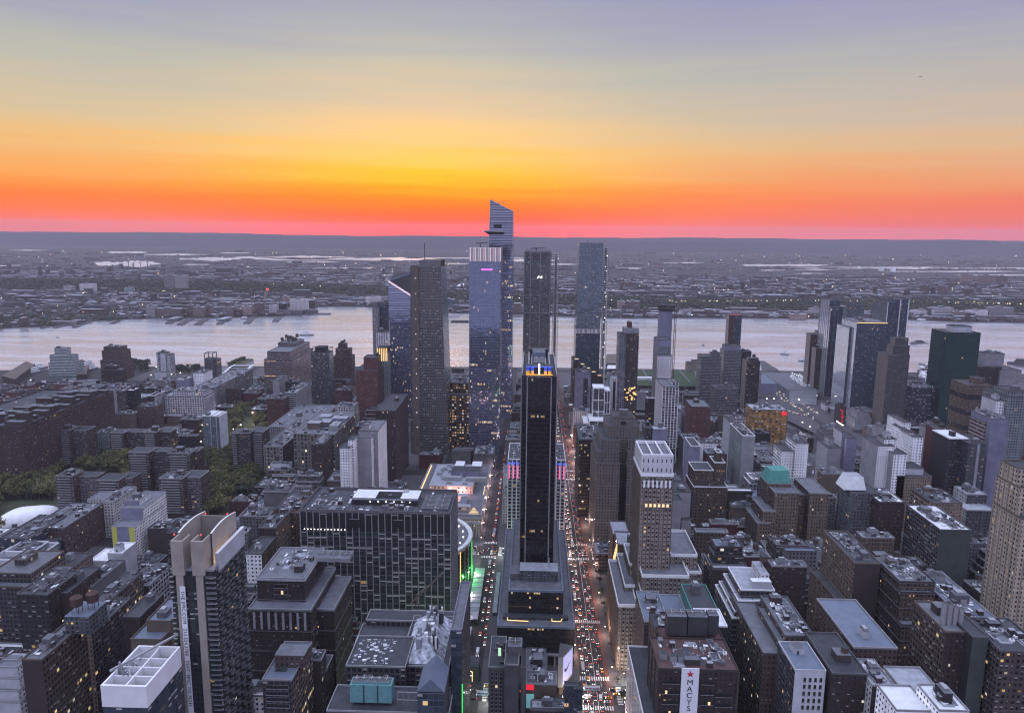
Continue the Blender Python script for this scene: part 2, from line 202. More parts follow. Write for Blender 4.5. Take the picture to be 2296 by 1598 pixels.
# ------------------------------------------------------------------ mesh building
class MB:
    def __init__(s): s.v = []; s.f = []; s.m = []; s.uv = []; s.mats = []
    def mi(s, n):
        if n not in s.mats: s.mats.append(n)
        return s.mats.index(n)
    def face(s, pts, mat, uv=None):
        b = len(s.v); s.v += pts; s.f.append(tuple(range(b, b+len(pts)))); s.m.append(s.mi(mat)); s.uv += uv or [(0, 0)]*len(pts)
    def wall(s, a, b, z0, z1, mat, flat=False):
        cw, fh = STY.get(mat, (10, 10)); L = math.hypot(b[0]-a[0], b[1]-a[1]); n = max(1, round(L/cw)); k = max(1, round((z1-z0)/fh)); o = random.randint(0, 40)*10; p = random.randint(0, 40)
        s.face([(a[0], a[1], z0), (b[0], b[1], z0), (b[0], b[1], z1), (a[0], a[1], z1)], mat, [(o, p), (o+n, p), (o+n, p+k), (o, p+k)])
    def walls(s, x0, x1, y0, y1, z0, z1, front, side=None, back=None):
        side = side or front
        s.wall((x0, y0), (x1, y0), z0, z1, front); s.wall((x1, y0), (x1, y1), z0, z1, side); s.wall((x1, y1), (x0, y1), z0, z1, back or front); s.wall((x0, y1), (x0, y0), z0, z1, side)
    def box(s, x0, x1, y0, y1, z0, z1, mat, top=None, bottom=False):
        s.walls(x0, x1, y0, y1, z0, z1, mat)
        s.face([(x0, y0, z1), (x1, y0, z1), (x1, y1, z1), (x0, y1, z1)], top or mat)
        if bottom: s.face([(x0, y1, z0), (x1, y1, z0), (x1, y0, z0), (x0, y0, z0)], mat)
    def poly(s, pts, z0, z1, mat, top=None, side_mats=None):   # counter-clockwise outline
        n = len(pts)
        for i in range(n): s.wall(pts[i], pts[(i+1) % n], z0, z1, side_mats[i] if side_mats else mat)
        s.face([(p[0], p[1], z1) for p in pts], top or mat)
    def cyl(s, cx, cy_, r, z0, z1, mat, top=None, n=12, r1=None, a0=0):
        r1 = r if r1 is None else r1
        A = [(math.cos(2*math.pi*i/n+a0), math.sin(2*math.pi*i/n+a0)) for i in range(n)]
        cw, fh = STY.get(mat, (10, 10)); per = max(1, round(2*math.pi*r/n/cw)); kk = max(1, round((z1-z0)/fh))
        for i in range(n):
            a = A[i]; b = A[(i+1) % n]
            s.face([(cx+a[0]*r, cy_+a[1]*r, z0), (cx+b[0]*r, cy_+b[1]*r, z0), (cx+b[0]*r1, cy_+b[1]*r1, z1), (cx+a[0]*r1, cy_+a[1]*r1, z1)], mat, [(i*per, 0), (i*per+per, 0), (i*per+per, kk), (i*per, kk)])
        if r1 > .01: s.face([(cx+a[0]*r1, cy_+a[1]*r1, z1) for a in A], top or mat)
    def bar(s, p, q, w, mat):
        p = Vector(p); q = Vector(q); d = (q-p).normalized(); a = d.cross(Vector((0, 0, 1)))
        if a.length < .01: a = Vector((1, 0, 0))
        a.normalize(); b = d.cross(a); a *= w/2; b *= w/2
        P = [p+a+b, p-a+b, p-a-b, p+a-b]; Q = [q+a+b, q-a+b, q-a-b, q+a-b]
        for i in range(4): j = (i+1) % 4; s.face([tuple(P[j]), tuple(P[i]), tuple(Q[i]), tuple(Q[j])], mat)
        s.face([tuple(x) for x in P], mat); s.face([tuple(x) for x in reversed(Q)], mat)
    def mesh(s, name, o=(0, 0, 0)):
        me = bpy.data.meshes.new(name); me.from_pydata([(v[0]-o[0], v[1]-o[1], v[2]-o[2]) for v in s.v], [], s.f)
        for n in s.mats: me.materials.append(MATS[n])
        me.polygons.foreach_set('material_index', s.m)
        ul = me.uv_layers.new(name='UVMap'); ul.data.foreach_set('uv', [c for p in s.uv for c in p]); me.update()
        return me
    def build(s, name, parent=None, o=None):
        if not s.f: return None
        if o is None: o = tuple(parent['o']) if parent is not None and 'o' in parent else (0, 0, 0)
        ob = bpy.data.objects.new(name, s.mesh(name, o)); COL.objects.link(ob)
        if parent is not None: ob.parent = parent
        return ob
def tag(o, label=None, cat=None, group=None, kind=None):
    if label: o['label'] = label
    if cat: o['category'] = cat
    if group: o['group'] = group
    if kind: o['kind'] = kind
    return o
USED = set()
def thing(name, label, cat, loc, group=None):
    o = bpy.data.objects.new(name, None); o.empty_display_size = 5; COL.objects.link(o); o.location = loc; o['o'] = loc
    return tag(o, label, cat, group)
def leaf(mb, name, label, cat, group=None, kind=None):   # a thing that is one mesh, origin at its base
    xs = [v[0] for v in mb.v]; ys = [v[1] for v in mb.v]; zs = [v[2] for v in mb.v]
    o = ((min(xs)+max(xs))/2, (min(ys)+max(ys))/2, min(zs)); ob = mb.build(name, None, o); ob.location = o
    return tag(ob, label, cat, group, kind)
def instance(me, name, parent, loc, rz=0):
    o = bpy.data.objects.new(name, me); COL.objects.link(o); o.parent = parent; o.location = loc; o.rotation_euler = (0, 0, rz)
    return o
HAZE = 4.2e-5
# ------------------------------------------------------------------ buildings
SIDEOF = {'brown':'blank_brown','tan':'blank_tan','grey':'blank_grey','red':'blank_red','white':'blank_white','loft':'blank_grey','tanlit':'blank_tan','darklit':'blank_dark','brownwide':'blank_brown','lightgrid':'blank_light'}
def tank(root, x, y, z, r=2.4, pal=('wood', 'roof_dark')):
    h = r*1.5; lg = r*1.3; o = tuple(root['o'])
    m = MB(); m.cyl(x, y, r, z+lg, z+lg+h, pal[0], n=10); t = m.build('water_tank', root)
    m = MB(); m.cyl(x, y, r*1.08, z+lg+h, z+lg+h+r*.7, pal[1], n=10, r1=.01); m.build('lid', t, o)
    m = MB()
    for a in (-1, 1):
        for b in (-1, 1): m.box(x+a*r*.6-.15, x+a*r*.6+.15, y+b*r*.6-.15, y+b*r*.6+.15, z, z+lg, 'darkmetal')
    for a in (-1, 1): m.box(x-r*.6, x+r*.6, y+a*r*.6-.1, y+a*r*.6+.1, z+lg-.4, z+lg-.05, 'darkmetal', bottom=True)
    m.build('stand', t, o)
    return t
def fans(root, x0, x1, y0, y1, z0, z1, nx, ny, body='metal', name='cooling_tower'):
    m = MB(); m.box(x0, x1, y0, y1, z0, z1, body, 'roof_grey'); t = m.build(name, root); r = min((x1-x0)/nx, (y1-y0)/ny)*.42; o = root['o']
    m = MB(); m.cyl(0, 0, r, 0, .9, 'steel', 'darkmetal', n=14); m.box(-r*.9, r*.9, -.15, .15, .9, 1.1, 'steel'); m.box(-.15, .15, -r*.9, r*.9, 1.101, 1.25, 'steel'); fm = m.mesh('fan')
    for i in range(nx):
        for j in range(ny): instance(fm, 'fan', t, (x0+(i+.5)*(x1-x0)/nx-o[0], y0+(j+.5)*(y1-y0)/ny-o[1], z1-o[2]))
    return t
PROTO = []
def proto(nm, f):
    m = MB(); sz = f(m); PROTO.append((nm, m.mesh(nm), sz))
for s_, mt in ((1, 'metal'), (1.5, 'whitepaint'), (2.1, 'metal'), (1.2, 'darkmetal'), (2.6, 'roof_grey')):
    proto('air_unit', lambda m, s_=s_, mt=mt: (m.box(0, 1.6*s_, 0, 1.3*s_, .15, 1.2*s_**.6, mt), m.cyl(.8*s_, .65*s_, .45*s_, 1.2*s_**.6, 1.2*s_**.6+.15, 'darkmetal', n=8)) and (1.6*s_, 1.3*s_))
for L_, mt in ((6, 'steel'), (9, 'metal')):
    proto('duct', lambda m, L_=L_, mt=mt: (m.box(0, .8, 0, L_, .3, 1.1, mt, bottom=True), m.box(.81, 3, L_-.9, L_, .3, 1.1, mt, bottom=True)) and (3, L_))
proto('skylight', lambda m: (m.box(0, 3, 0, 2.2, 0, .6, 'concrete', 'roof_white'),) and (3, 2.2)); proto('skylight', lambda m: (m.box(0, 1.6, 0, 5, 0, .7, 'metal', 'roof_white'),) and (1.6, 5))
proto('roof_patch', lambda m: (m.box(0, 7, 0, 6, 0, .06, 'roof_light', 'roof_light'),) and (7, 6)); proto('roof_patch', lambda m: (m.box(0, 5, 0, 9, 0, .08, 'roof_grey', 'roof_grey'),) and (5, 9)); proto('roof_patch', lambda m: (m.box(0, 6, 0, 5, 0, .07, 'roof_dark', 'roof_dark'),) and (6, 5))
proto('stair_house', lambda m: (m.box(0, 3, 0, 4, 0, 2.8, 'blank_grey', 'roof_grey'), m.box(1, 2, -.06, 0, 0, 2.1, 'darkmetal')) and (3, 4)); proto('stair_house', lambda m: (m.box(0, 3.4, 0, 3, 0, 3.2, 'blank_brown', 'roof_light'),) and (3.4, 3)); proto('stair_house', lambda m: (m.box(0, 4, 0, 5, 0, 3.6, 'blank_light', 'roof_dark'),) and (4, 5))
proto('vent_pipe', lambda m: (m.cyl(.4, .4, .3, 0, 1.8, 'metal', n=6), m.cyl(.4, .4, .5, 1.8, 2.1, 'metal', n=6)) and (.8, .8))
proto('roof_fence', lambda m: (m.box(0, 6, 0, .15, 0, 1.3, 'metal'), m.box(0, .15, .15, 5, 0, 1.3, 'metal')) and (6, 5))
def clutter(root, x0, x1, y0, y1, z, n, rnd, bulk='blank_brown', tanks=0):
    w = x1-x0; d = y1-y0
    if w < 7 or d < 7: return
    if n > 0:
        m = MB(); bw = min(w*.5, rnd.uniform(4, 10)); bd = min(d*.5, rnd.uniform(4, 10)); bx = rnd.uniform(x0+1.5, x1-bw-1.5); by = rnd.uniform(y0+1.5, y1-bd-1.5); bh = rnd.uniform(3, 6.5)
        m.box(bx, bx+bw, by, by+bd, z, z+bh, bulk, 'roof_grey')
        bk = m.build('bulkhead', root)
        if rnd.random() < .5: m = MB(); m.box(bx+bw*.2, bx+bw*.7, by+bd*.2, by+bd*.8, z+bh, z+bh+1.6, 'metal'); m.build('vent', bk, tuple(root['o']))
        if rnd.random() < .4: m = MB(); m.box(bx+bw*.3, bx+bw*.3+1.2, by-.12, by, z, z+2.2, 'darkmetal'); m.build('door', bk, tuple(root['o']))
    if n > 1:
        area = w*d; k_ = int(min(34, max(3, area/22)))*(1 if n < 3 else 2)
        for _ in range(min(k_, 60)):
            nm_, me_, sz = rnd.choice(PROTO); cx = rnd.uniform(x0+1.5, max(x0+1.6, x1-sz[0]-1)); c_y = rnd.uniform(y0+1.5, max(y0+1.6, y1-sz[1]-1))
            instance(me_, nm_, root, (cx-root['o'][0], c_y-root['o'][1], z-root['o'][2]))
    for _ in range(tanks): tank(root, rnd.uniform(x0+4, x1-4), rnd.uniform(y0+4, y1-4), z+rnd.uniform(0, 3), rnd.uniform(2, 2.9))
RECTS = []   # footprints already taken
OCC = []     # (screen x0, x1, lowest visible screen y, Y0)
HERO = []    # (short name, screen box)
BOXES = []
def tierbox(t, px0, px1, py, Y, D):
    x0, x1, y = TX(t, px0), TX(t, px1), TY(t, py)
    a = atY(x0, y, Y); b = atY(x1, y, Y); z = (a[2]+b[2])/2
    return [a[0], b[0], Y, Y+D, z]
def building(short, label, tiers, style, side=None, roof='roof_dark', par=1.1, n=2, tanks=0, bulk=None, group=None, cat='building', name='office_building', rnd=None, ribs=None, ledges=None, parmat=None, cornice=None, trim='concrete', back=None, vis=None, front2=None):
    rnd = rnd or random
    side = side or style
    x0 = min(t[0] for t in tiers); x1 = max(t[1] for t in tiers); y0 = min(t[2] for t in tiers); y1 = max(t[3] for t in tiers)
    root = thing(name, label, cat, ((x0+x1)/2, (y0+y1)/2, 0), group)
    w = MB(); rf = MB(); k = 0
    for (a, b, c, d, z) in tiers:
        z0 = 0.0
        st = style if k == 0 or not front2 else front2
        w.walls(a, b, c, d, z0, z, st, side if not (front2 and k) else front2, back)
        pm = parmat or ('blank_grey'); p = .36
        # parapet: coping ring proud of the wall, roof sheet sunk behind it
        for (q0, q1, e0, e1) in ((a-.12, b+.12, c-.12, c+p), (a-.12, b+.12, d-p, d+.12), (a-.12, a+p, c+p, d-p), (b-p, b+.12, c+p, d-p)):
            rf.box(q0, q1, e0, e1, z+.002*k, z+par, pm, bottom=True)
        rf.face([(a+p, c+p, z+.004), (b-p, c+p, z+.004), (b-p, d-p, z+.004), (a+p, d-p, z+.004)], roof)
        if ribs:
            rw, sp_, rm = ribs; m2 = w
            nn_ = max(1, round((b-a)/sp_))
            for i in range(nn_+1):
                x = a+(b-a)*i/nn_; w.box(x-rw/2, x+rw/2, c-.45, c+.02, z0, z-.05, rm)
            sx = a if (a+b) > 0 else b; sg = -1 if (a+b) > 0 else 1
            nn_ = max(1, round((d-c)/sp_))
            for i in range(1, nn_+1):
                y = c+(d-c)*i/nn_; w.box(min(sx, sx+sg*.45), max(sx, sx+sg*.45), y-rw/2, y+rw/2, z0, z-.05, rm)
        if ledges:
            step, lm, pr = ledges; zz = z-.3
            while zz > 8:
                w.box(a-pr, b+pr, c-pr, c, zz-.5, zz, lm, bottom=True)
                if (a+b) > 0: w.box(a-pr, a, c, d, zz-.5, zz, lm, bottom=True)
                else: w.box(b, b+pr, c, d, zz-.5, zz, lm, bottom=True)
                zz -= step
        k += 1
        if vis is None or True: BOXES.append((a, b, c, d, z, root.name))
    w.build('walls', root); rf.build('roof', root)
    if cornice:
        m = MB(); a, b, c, d, z = tiers[0]
        m.box(a-.9, b+.9, c-.9, c-.13, z-1.2, z-.1, cornice, bottom=True)
        if (a+b) > 0: m.box(a-.9, a-.13, c-.13, d, z-1.2, z-.1, cornice, bottom=True)
        else: m.box(b+.13, b+.9, c-.13, d, z-1.2, z-.1, cornice, bottom=True)
        m.build('cornice', root)
    top = max(tiers, key=lambda t: t[4])
    if n or tanks: clutter(root, top[0]+1, top[1]-1, top[2]+1, top[3]-1, top[4]+.01, n, rnd, bulk or BLK.get(style, 'blank_grey'), tanks)
    for t in tiers: RECTS.append((t[0]-1.5, t[1]+1.5, t[2]-1.5, t[3]+1.5))
    return root
BLK = {'brown':'blank_brown','tan':'blank_tan','red':'blank_brown','tanlit':'blank_tan','white':'blank_white','dark':'blank_dark','darklit':'blank_dark'}
def fitY(t, tiers, ybot):
    q0 = min(tiers, key=lambda q: q[3]); px = (TX(t, q0[0])+TX(t, q0[1]))/2; yb = min(TY(t, ybot), 1600)
    Yg = atZ(px, yb, 0)[1]
    if Yg < q0[3]-4:
        k = Yg-q0[3]; return [(q[0], q[1], q[2], q[3]+k, q[4]) for q in tiers]
    return tiers
def hero(short, label, t, tiers, ybot, style, **kw):
    tiers = fitY(t, tiers, ybot)
    T = [tierbox(t, *q) for q in tiers]
    root = building(short, label, T, style, **kw)
    c = T[0]; xs = [proj(q[i], q[j], q[4])[0] for q in T for i in (0, 1) for j in (2, 3)]; ys = [proj(q[0], q[2], q[4])[1] for q in T]
    OCC.append((min(xs), max(xs), TY(t, ybot), min(q[2] for q in T))); HERO.append((short, min(xs), max(xs), min(ys), TY(t, ybot), min(q[2] for q in T)))
    return root, T
def windows(root, face, mat='signblack', w=1.5, h=2.0, nx=4, nz=4, a=0, b=10, c=0, z0=10, z1=40, lit=(), litmat='warmglow', frame='concrete'):
    """individual windows as parts. face 'f': on the wall y=c facing the camera, between x=a and b; face 's': on the wall x=c, between y=a and b"""
    ms = {}
    for key, mt in (('n', mat), ('l', litmat)):
        m = MB(); g = MB()
        if face == 'f':
            m.box(-w/2, w/2, -.10, 0, 0, h, frame, bottom=True); g.face([(-w/2+.12, -.13, .15), (w/2-.12, -.13, .15), (w/2-.12, -.13, h-.12), (-w/2+.12, -.13, h-.12)], mt)
            m.box(-w/2-.15, w/2+.15, -.3, 0, -.25, 0, 'concrete', bottom=True)
        ms[key] = (m.mesh('window'), g.mesh('pane'))
    ox, oy, oz = root['o']
    for j in range(nz):
        for i in range(nx):
            u = a+(b-a)*(i+.5)/nx; z = z0+(z1-z0)*(j+.5)/nz-h/2; M_ = ms['l' if (i, j) in lit else 'n']
            f = instance(M_[0], 'window', root, (u-ox, c-oy, z-oz)); instance(M_[1], 'pane', f, (0, 0, 0))
def text(parent, s, loc, size, rot, mat, name='lettering', spacing=1.0, align='LEFT'):
    cu = bpy.data.curves.new(name, 'FONT'); cu.body = s; cu.size = size; cu.extrude = .03; cu.space_character = spacing; cu.align_x = align; cu.offset = 0.0
    ob = bpy.data.objects.new(name, cu); COL.objects.link(ob); dg = bpy.context.evaluated_depsgraph_get(); dg.update()
    me = bpy.data.meshes.new_from_object(ob.evaluated_get(dg)); bpy.data.objects.remove(ob)
    me.materials.clear(); me.materials.append(MATS[mat]); o = bpy.data.objects.new(name, me); COL.objects.link(o)
    o.parent = parent; p = parent['o']; o.location = (loc[0]-p[0], loc[1]-p[1], loc[2]-p[2]); o.rotation_euler = rot
    return o
OCC.append((0, 128, 1182, 790)); OCC.append((452, 515, 1160, 835)); OCC.append((515, 572, 1112, 900)); OCC.append((560, 600, 1072, 960)); RECTS.append((-640, -520, 775, 850))
XV = (math.pi/2, 0, 0)                    # upright, facing the camera
XD = (math.pi/2, math.pi/2, 0)            # reads downwards (rotated a quarter turn clockwise), facing the camera
# ================= left: Chelsea, far to near
hero('pale green stepped tower', 'pale green glass stepped apartment tower with curved white floor bands by the pier sheds', 11, [(553,865,345+35,1655,30),(565,822,292,1660,24),(620,758,210,1664,16)], 560, 'greenband', ledges=(3.6,'whitepaint',.6), roof='roof_grey', n=1)
r, T = hero('brown stepped riverside tower', 'brown stepped riverside tower standing alone against the water right of the pale green one', 11, [(1145,1412,350,1650,40),(1163,1400,240,1653,34),(1183,1378,195,1657,28)], 560, 'brown', cornice='blank_brown')
hero('flat roofed brown block below it', 'flat roofed brown block in front of the stepped riverside tower', 11, [(1157,1378,455,1560,22),(1185,1330,410,1566,14)], 600, 'brown', roof='roof_grey')
r, T = hero('slim white tower', 'slim white riverside tower with a blank front and four small dark windows', 11, [(1786,1888,262,1690,22),(1888,1940,285,1696,24),(1772,1900,478,1680,30)], 560, 'blank_white', side='lightgrid', n=1)
a, b, c, d, z = T[0]; windows(r, 'f', w=5, h=3.4, nx=1, nz=7, a=a+1, b=a+(b-a)*.55, c=c, z0=z*.3, z1=z)
hero('slim black framed tower', 'slim black riverside tower with an open frame at its top', 12, [(592,692,330,1600,22),(693,735,340,1603,24)], 575, 'blackglass', side='brownband', n=0)
def openframe(root, a, b, c, d, z, h, mat, w=.9, name='roof_frame'):
    m = MB()
    for x in (a, b-w):
        for y in (c, d-w): m.box(x, x+w, y, y+w, z, z+h, mat)
    m.box(a, b, c, c+w, z+h, z+h+w, mat, bottom=True); m.box(a, b, d-w, d, z+h, z+h+w, mat, bottom=True); m.box(a, a+w, c+w, d-w, z+h, z+h+w, mat, bottom=True); m.box(b-w, b, c+w, d-w, z+h, z+h+w, mat, bottom=True)
    return m.build(name, root)
r = bpy.data.objects.get([x[5] for x in BOXES][-1]); q = BOXES[-2]; openframe(r, q[0], q[1], q[2], q[3], q[4]+1.2, 11, 'blank_dark', 1.2)
r, T = hero('stepped banded loft block', 'broad brown banded loft block stepping up to a cluster of wooden water tanks', 12, [(1275,1590,340,1480,150),(1312,1568,250,1488,138),(1437,1640,150,1560,60)], 575, 'brownband', ledges=(4.4,'blank_tan',.5), roof='roof_grey', n=2)
for i in range(7): tank(r, T[2][0]+6+i*(T[2][1]-T[2][0]-10)/6, T[2][2]+10+(i % 3)*14, T[2][4]+(i % 2)*4, 3.6)
r, T = hero('black tower with open corner frames', 'tall black tower with open frames at both top corners in west Chelsea', 12, [(1812,2020,262,1390,30)], 870, 'blackglass', side='tealglass', n=0)
a, b, c, d, z = T[0]; m = MB(); m.box(a+(b-a)*.22, b-(b-a)*.25, c+3, d-3, z, z+11, 'blank_dark'); m.build('penthouse', r); openframe(r, a, b, c, d, z+1.1, 6.5, 'blank_dark', .8)
hero('brown tower with a stepped crown', 'brown brick tower with a stepped crown right of the black framed tower', 0, [(746,788,800,1500,30),(752,784,783,1504,22),(758,776,771,1508,12)], 845, 'brown', tanks=1)
hero('long brown apartment slab', 'very long brown brick apartment slab with a jagged roofline at the left edge', 0, [(-140,48,955,1060,215)], 1090, 'brown', roof='roof_dark', n=3, parmat='blank_brown')
lt = bpy.data.objects.get(BOXES[-1][5]); q = BOXES[-1]; m = MB()
for i in range(13):
    m = MB(); y = q[2]+6+i*16; h = 5+5*(i % 3 == 1)+3*(i % 2); m.box(q[1]-26+(i % 2)*3, q[1]-2-(i % 3)*3, y, y+9, q[4], q[4]+h, 'blank_brown', 'roof_grey'); m.build('bulkhead', lt); m = MB(); m.box(q[1]-60, q[1]-38, y, y+8, q[4], q[4]+h*.8, 'blank_brown', 'roof_grey'); m.build('bulkhead', lt)

for i in range(5): tank(lt, q[1]-30, q[2]+15+i*40, q[4], 3)
hero('nearer brown slab end', 'brown brick apartment wing with pale coping in front of the jagged roofed slab', 11, [(45,248,1145,1010,40)], 1400, 'brown', parmat='blank_tan', n=2)
hero('thin pale slab', 'thin pale blank slab tower standing among brown Chelsea roofs', 11, [(1207,1290,662,1235,10)], 940, 'blank_light', n=0)
hero('grey banded block', 'grey block with dark window bands right of the thin pale slab', 11, [(1290,1420,700,1255,26)], 880, 'brownband', n=2)
hero('black cube building', 'black cube building with a pale roof between the banded block and white framed block', 11, [(1425,1525,692,1262,24)], 860, 'dark', n=1, roof='roof_white')
hero('white framed black block', 'small block with a white gridded side and a black front in Chelsea', 11, [(1685,1760,752,1260,40)], 890, 'dark', side='whitegrid', roof='roof_dark', parmat='whitepaint')
hero('pale loft with gridded windows', 'wide pale loft building with large square windows and a raised roof block', 12, [(140,590,752,1290,46),(225,575,695,1300,34)], 960, 'lightgrid', roof='roof_light', n=3)
hero('long white industrial loft', 'long white industrial loft running back towards the river with rows of windows', 12, [(480,722,655,1370,190)], 845, 'lightgrid', roof='roof_grey', n=3)
hero('black low glass block', 'low black glass block behind the long white industrial loft', 12, [(870,1020,560,1500,50)], 640, 'dark')
hero('twin toned slab with a white roof', 'narrow glass and brick slab with a white splayed roof beside the housing park', 12, [(570,655,985,1060,34),(655,722,985,1063,30),(722,762,990,1066,30)], 1180, 'tealglass', side='blank_white', roof='roof_white', parmat='whitepaint', n=1)
hero('brown housing block with a lit roof', 'dark brown block with a lit white roof pavilion near the park', 12, [(1307,1505,790,1230,26)], 960, 'red', n=2)
hero('black terrace block with white bands', 'black terraced block with curved white balcony bands below the black framed tower', 12, [(1527,1640,715,1260,90)], 880, 'dark', ledges=(3.6,'whitepaint',.5), n=3, roof='roof_light')
hero('white walled bulky loft', 'pale grey warehouse block with a blank wall beneath the banded loft block', 12, [(1375,1450,575,1390,50)], 680, 'blank_light', n=2)
hero('narrow white tenement loft', 'narrow cream building with few windows left of the black framed slim tower', 12, [(465,590,490,1500,40)], 600, 'white', n=2)
hero('pale blue roofed shed', 'pale blue blank walled building with a round white roof in west Chelsea', 12, [(258,368,572,1470,40)], 660, 'blank_violet', roof='roof_white')
# housing towers with balconies
def tower(label, t, legs, ybot, mat='hospital', blank='brown'):
    legs = fitY(t, legs, ybot); T = [tierbox(t, *q) for q in legs]
    root = building('housing', label, T, 'hospital', side='brown', group='brown brick housing towers with balconies around the park', name='apartment_tower', n=2, bulk='blank_brown', parmat='concrete', roof='roof_dark')
    for q in T[::2]:
        m = MB(); zz = q[4]-2.5; w_ = q[1]-q[0]; m.box(q[0]+w_*.12, q[1]-w_*.12, q[2]-.2, q[2]-.02, 3, q[4]-2, 'blank_brown')
        while zz > 6:
            m.box(q[0]+w_*.12, q[1]-w_*.12, q[2]-1.6, q[2]-.02, zz-1.1, zz, 'blank_light', bottom=True); zz -= 3.2
        m.build('balcony', root)
    xs = [proj(q[i], q[j], q[4])[0] for q in T for i in (0, 1) for j in (2, 3)]
    OCC.append((min(xs), max(xs), TY(t, ybot), T[0][2])); HERO.append((label, min(xs), max(xs), TY(t, legs[0][2]), TY(t, ybot), T[0][2]))
tower('brown brick balcony tower at the far left of the park', 11, [(620,790,1150,1000,26),(790,985,1150,1010,24)], 1500)
tower('wide brown brick balcony tower behind the widest one', 11, [(1250,1412,1178,1050,20),(1412,1640,1165,1060,16),(1640,1780,1172,1050,20),(1780,1945,1165,1062,20)], 1480)
tower('widest brown brick balcony tower with four wings, middle of the park', 4, [(762,885,50,955,22),(885,995,42,966,16),(995,1130,55,952,22),(1130,1172,45,966,20)], 350)
tower('brown brick balcony tower right behind the white dome', 4, [(330,432,190,868,22),(432,580,190,880,16),(580,705,215,862,24),(705,790,200,876,20)], 430)
tower('brown brick balcony tower nearest to the camera', 4, [(945,1085,205,855,22),(1085,1195,195,866,24)], 440)
tower('brown brick balcony tower beside the flat roofed postal building', 12, [(905,970,1185,985,24),(970,1115,1178,980,20),(1115,1268,1165,992,24)], 1598)
hero('grey gridded school', 'grey school building with tall gridded windows between two balcony towers', 11, [(1050,1235,1185,1110,30)], 1440, 'tealwin', n=3, roof='roof_grey')
hero('cream corner apartments', 'cream apartment block with a tall bulkhead behind the housing towers', 11, [(865,1070,985,1150,30),(942,1020,925,1155,12)], 1140, 'tan', n=2)
hero('pale brown twin block', 'pale brown block with green roof plant behind the housing towers', 11, [(1302,1530,968,1190,30)], 1130, 'tan', tanks=1)
hero('tall brown twin block', 'tall brown block with a corner notch right of the pale brown one', 11, [(1565,1778,878,1200,26)], 1110, 'brown')
hero('small white roofed brick hall', 'small red brick hall with pale sloping roofs at the left edge', 11, [(205,370,1330,950,40)], 1470, 'red', roof='roof_light')
# postal buildings
r, T = hero('low flat roofed postal wing', 'wide low postal building with a broad grey roof and tall dark openings', 12, [(1268,1490,1335,985,150)], 1490, 'postal', side='brown', roof='roof_grey', parmat='concrete', n=3)
r, T = hero('rear flat postal roof', 'long flat grey roofed postal hall behind the low postal wing', 12, [(1330,1835,1110,1120,150)], 1130, 'grey', roof='roof_grey', parmat='concrete', n=4)
r, T = hero('lit postal annex', 'beige postal annex with rows of lit windows and crowded roof plant', 12, [(1612,2085,1190,950,120)], 1598, 'postal', roof='roof_grey', parmat='concrete', n=5)
a, b, c, d, z = T[0]
for i, (u, v, w_, dd, h, mt) in enumerate([(.2,.2,18,14,9,'blank_tan'),(.45,.3,14,20,7,'blank_grey'),(.6,.55,22,16,5,'blank_violet'),(.25,.6,16,16,6,'metal'),(.75,.2,12,22,6,'metal')]):
    m = MB(); x = a+(b-a)*u; y = c+(d-c)*v; m.box(x, x+w_, y, y+dd, z, z+h, mt, 'roof_light'); m.build('rooftop_unit', r)
hero('brown block before the annex', 'plain brown block with a white bulkhead in front of the lit postal annex', 12, [(1815,1960,1305,880,40)], 1598, 'brown', side='brown', bulk='blank_white')
hero('white stepped garment tower', 'pale stepped loft tower with tall roof bulkheads left of the dark tapered skyscraper', 13, [(298,470,215,830,70),(320,545,140,842,52),(370,445,70,848,14)], 520, 'blank_light', side='white', roof='roof_grey', n=2)
hero('small pale tower with a white roof frame', 'small pale tower with a white roof frame beside the pale stepped loft tower', 13, [(108,225,335,805,24),(205,272,240,815,18)], 560, 'white', n=1)
hero('brown slab behind stepped tower', 'plain brown slab with a pale edge between the stepped loft tower and skyscraper', 2, [(218,350,1255,950,100)], 1500, 'brown', side='brown', n=1)
hero('red brown apartment tower', 'red brown apartment tower left of the blue skyscraper with the slanted roof', 2, [(85,232,985,1240,60),(138,232,900,1250,30)], 1190, 'red', side='brown', n=1)
hero('lattice slim tower', 'slim tower of stacked balconies against the river', 2, [(196,232,565,1500,20)], 890, 'lightgrid', n=0)
hero('dark slim tower beside lattice tower', 'slim dark tower right of the stacked balcony tower', 2, [(230,305,532,1520,26)], 760, 'navyglass', n=1)
r, T = hero('small tower with a lit orange crown', 'slim tower with a glowing striped orange crown', 2, [(228,300,868,1290,26)], 1170, 'tealwin', side='tealwin', n=0)
a, b, c, d, z = T[0]; m = MB(); m.box(a, b, c, d, z, z+10, 'blank_dark')
for i in range(6): x = a+(b-a)*(i+.3)/6; m.box(x, x+(b-a)*.07, c-.4, c-.02, z-14, z+9, 'orangebar')
m.build('lit_crown', r)
hero('white dark windowed tower', 'dark tower with white framed windows behind the orange crowned tower', 2, [(222,300,730,1400,24)], 810, 'whitegrid', n=1)
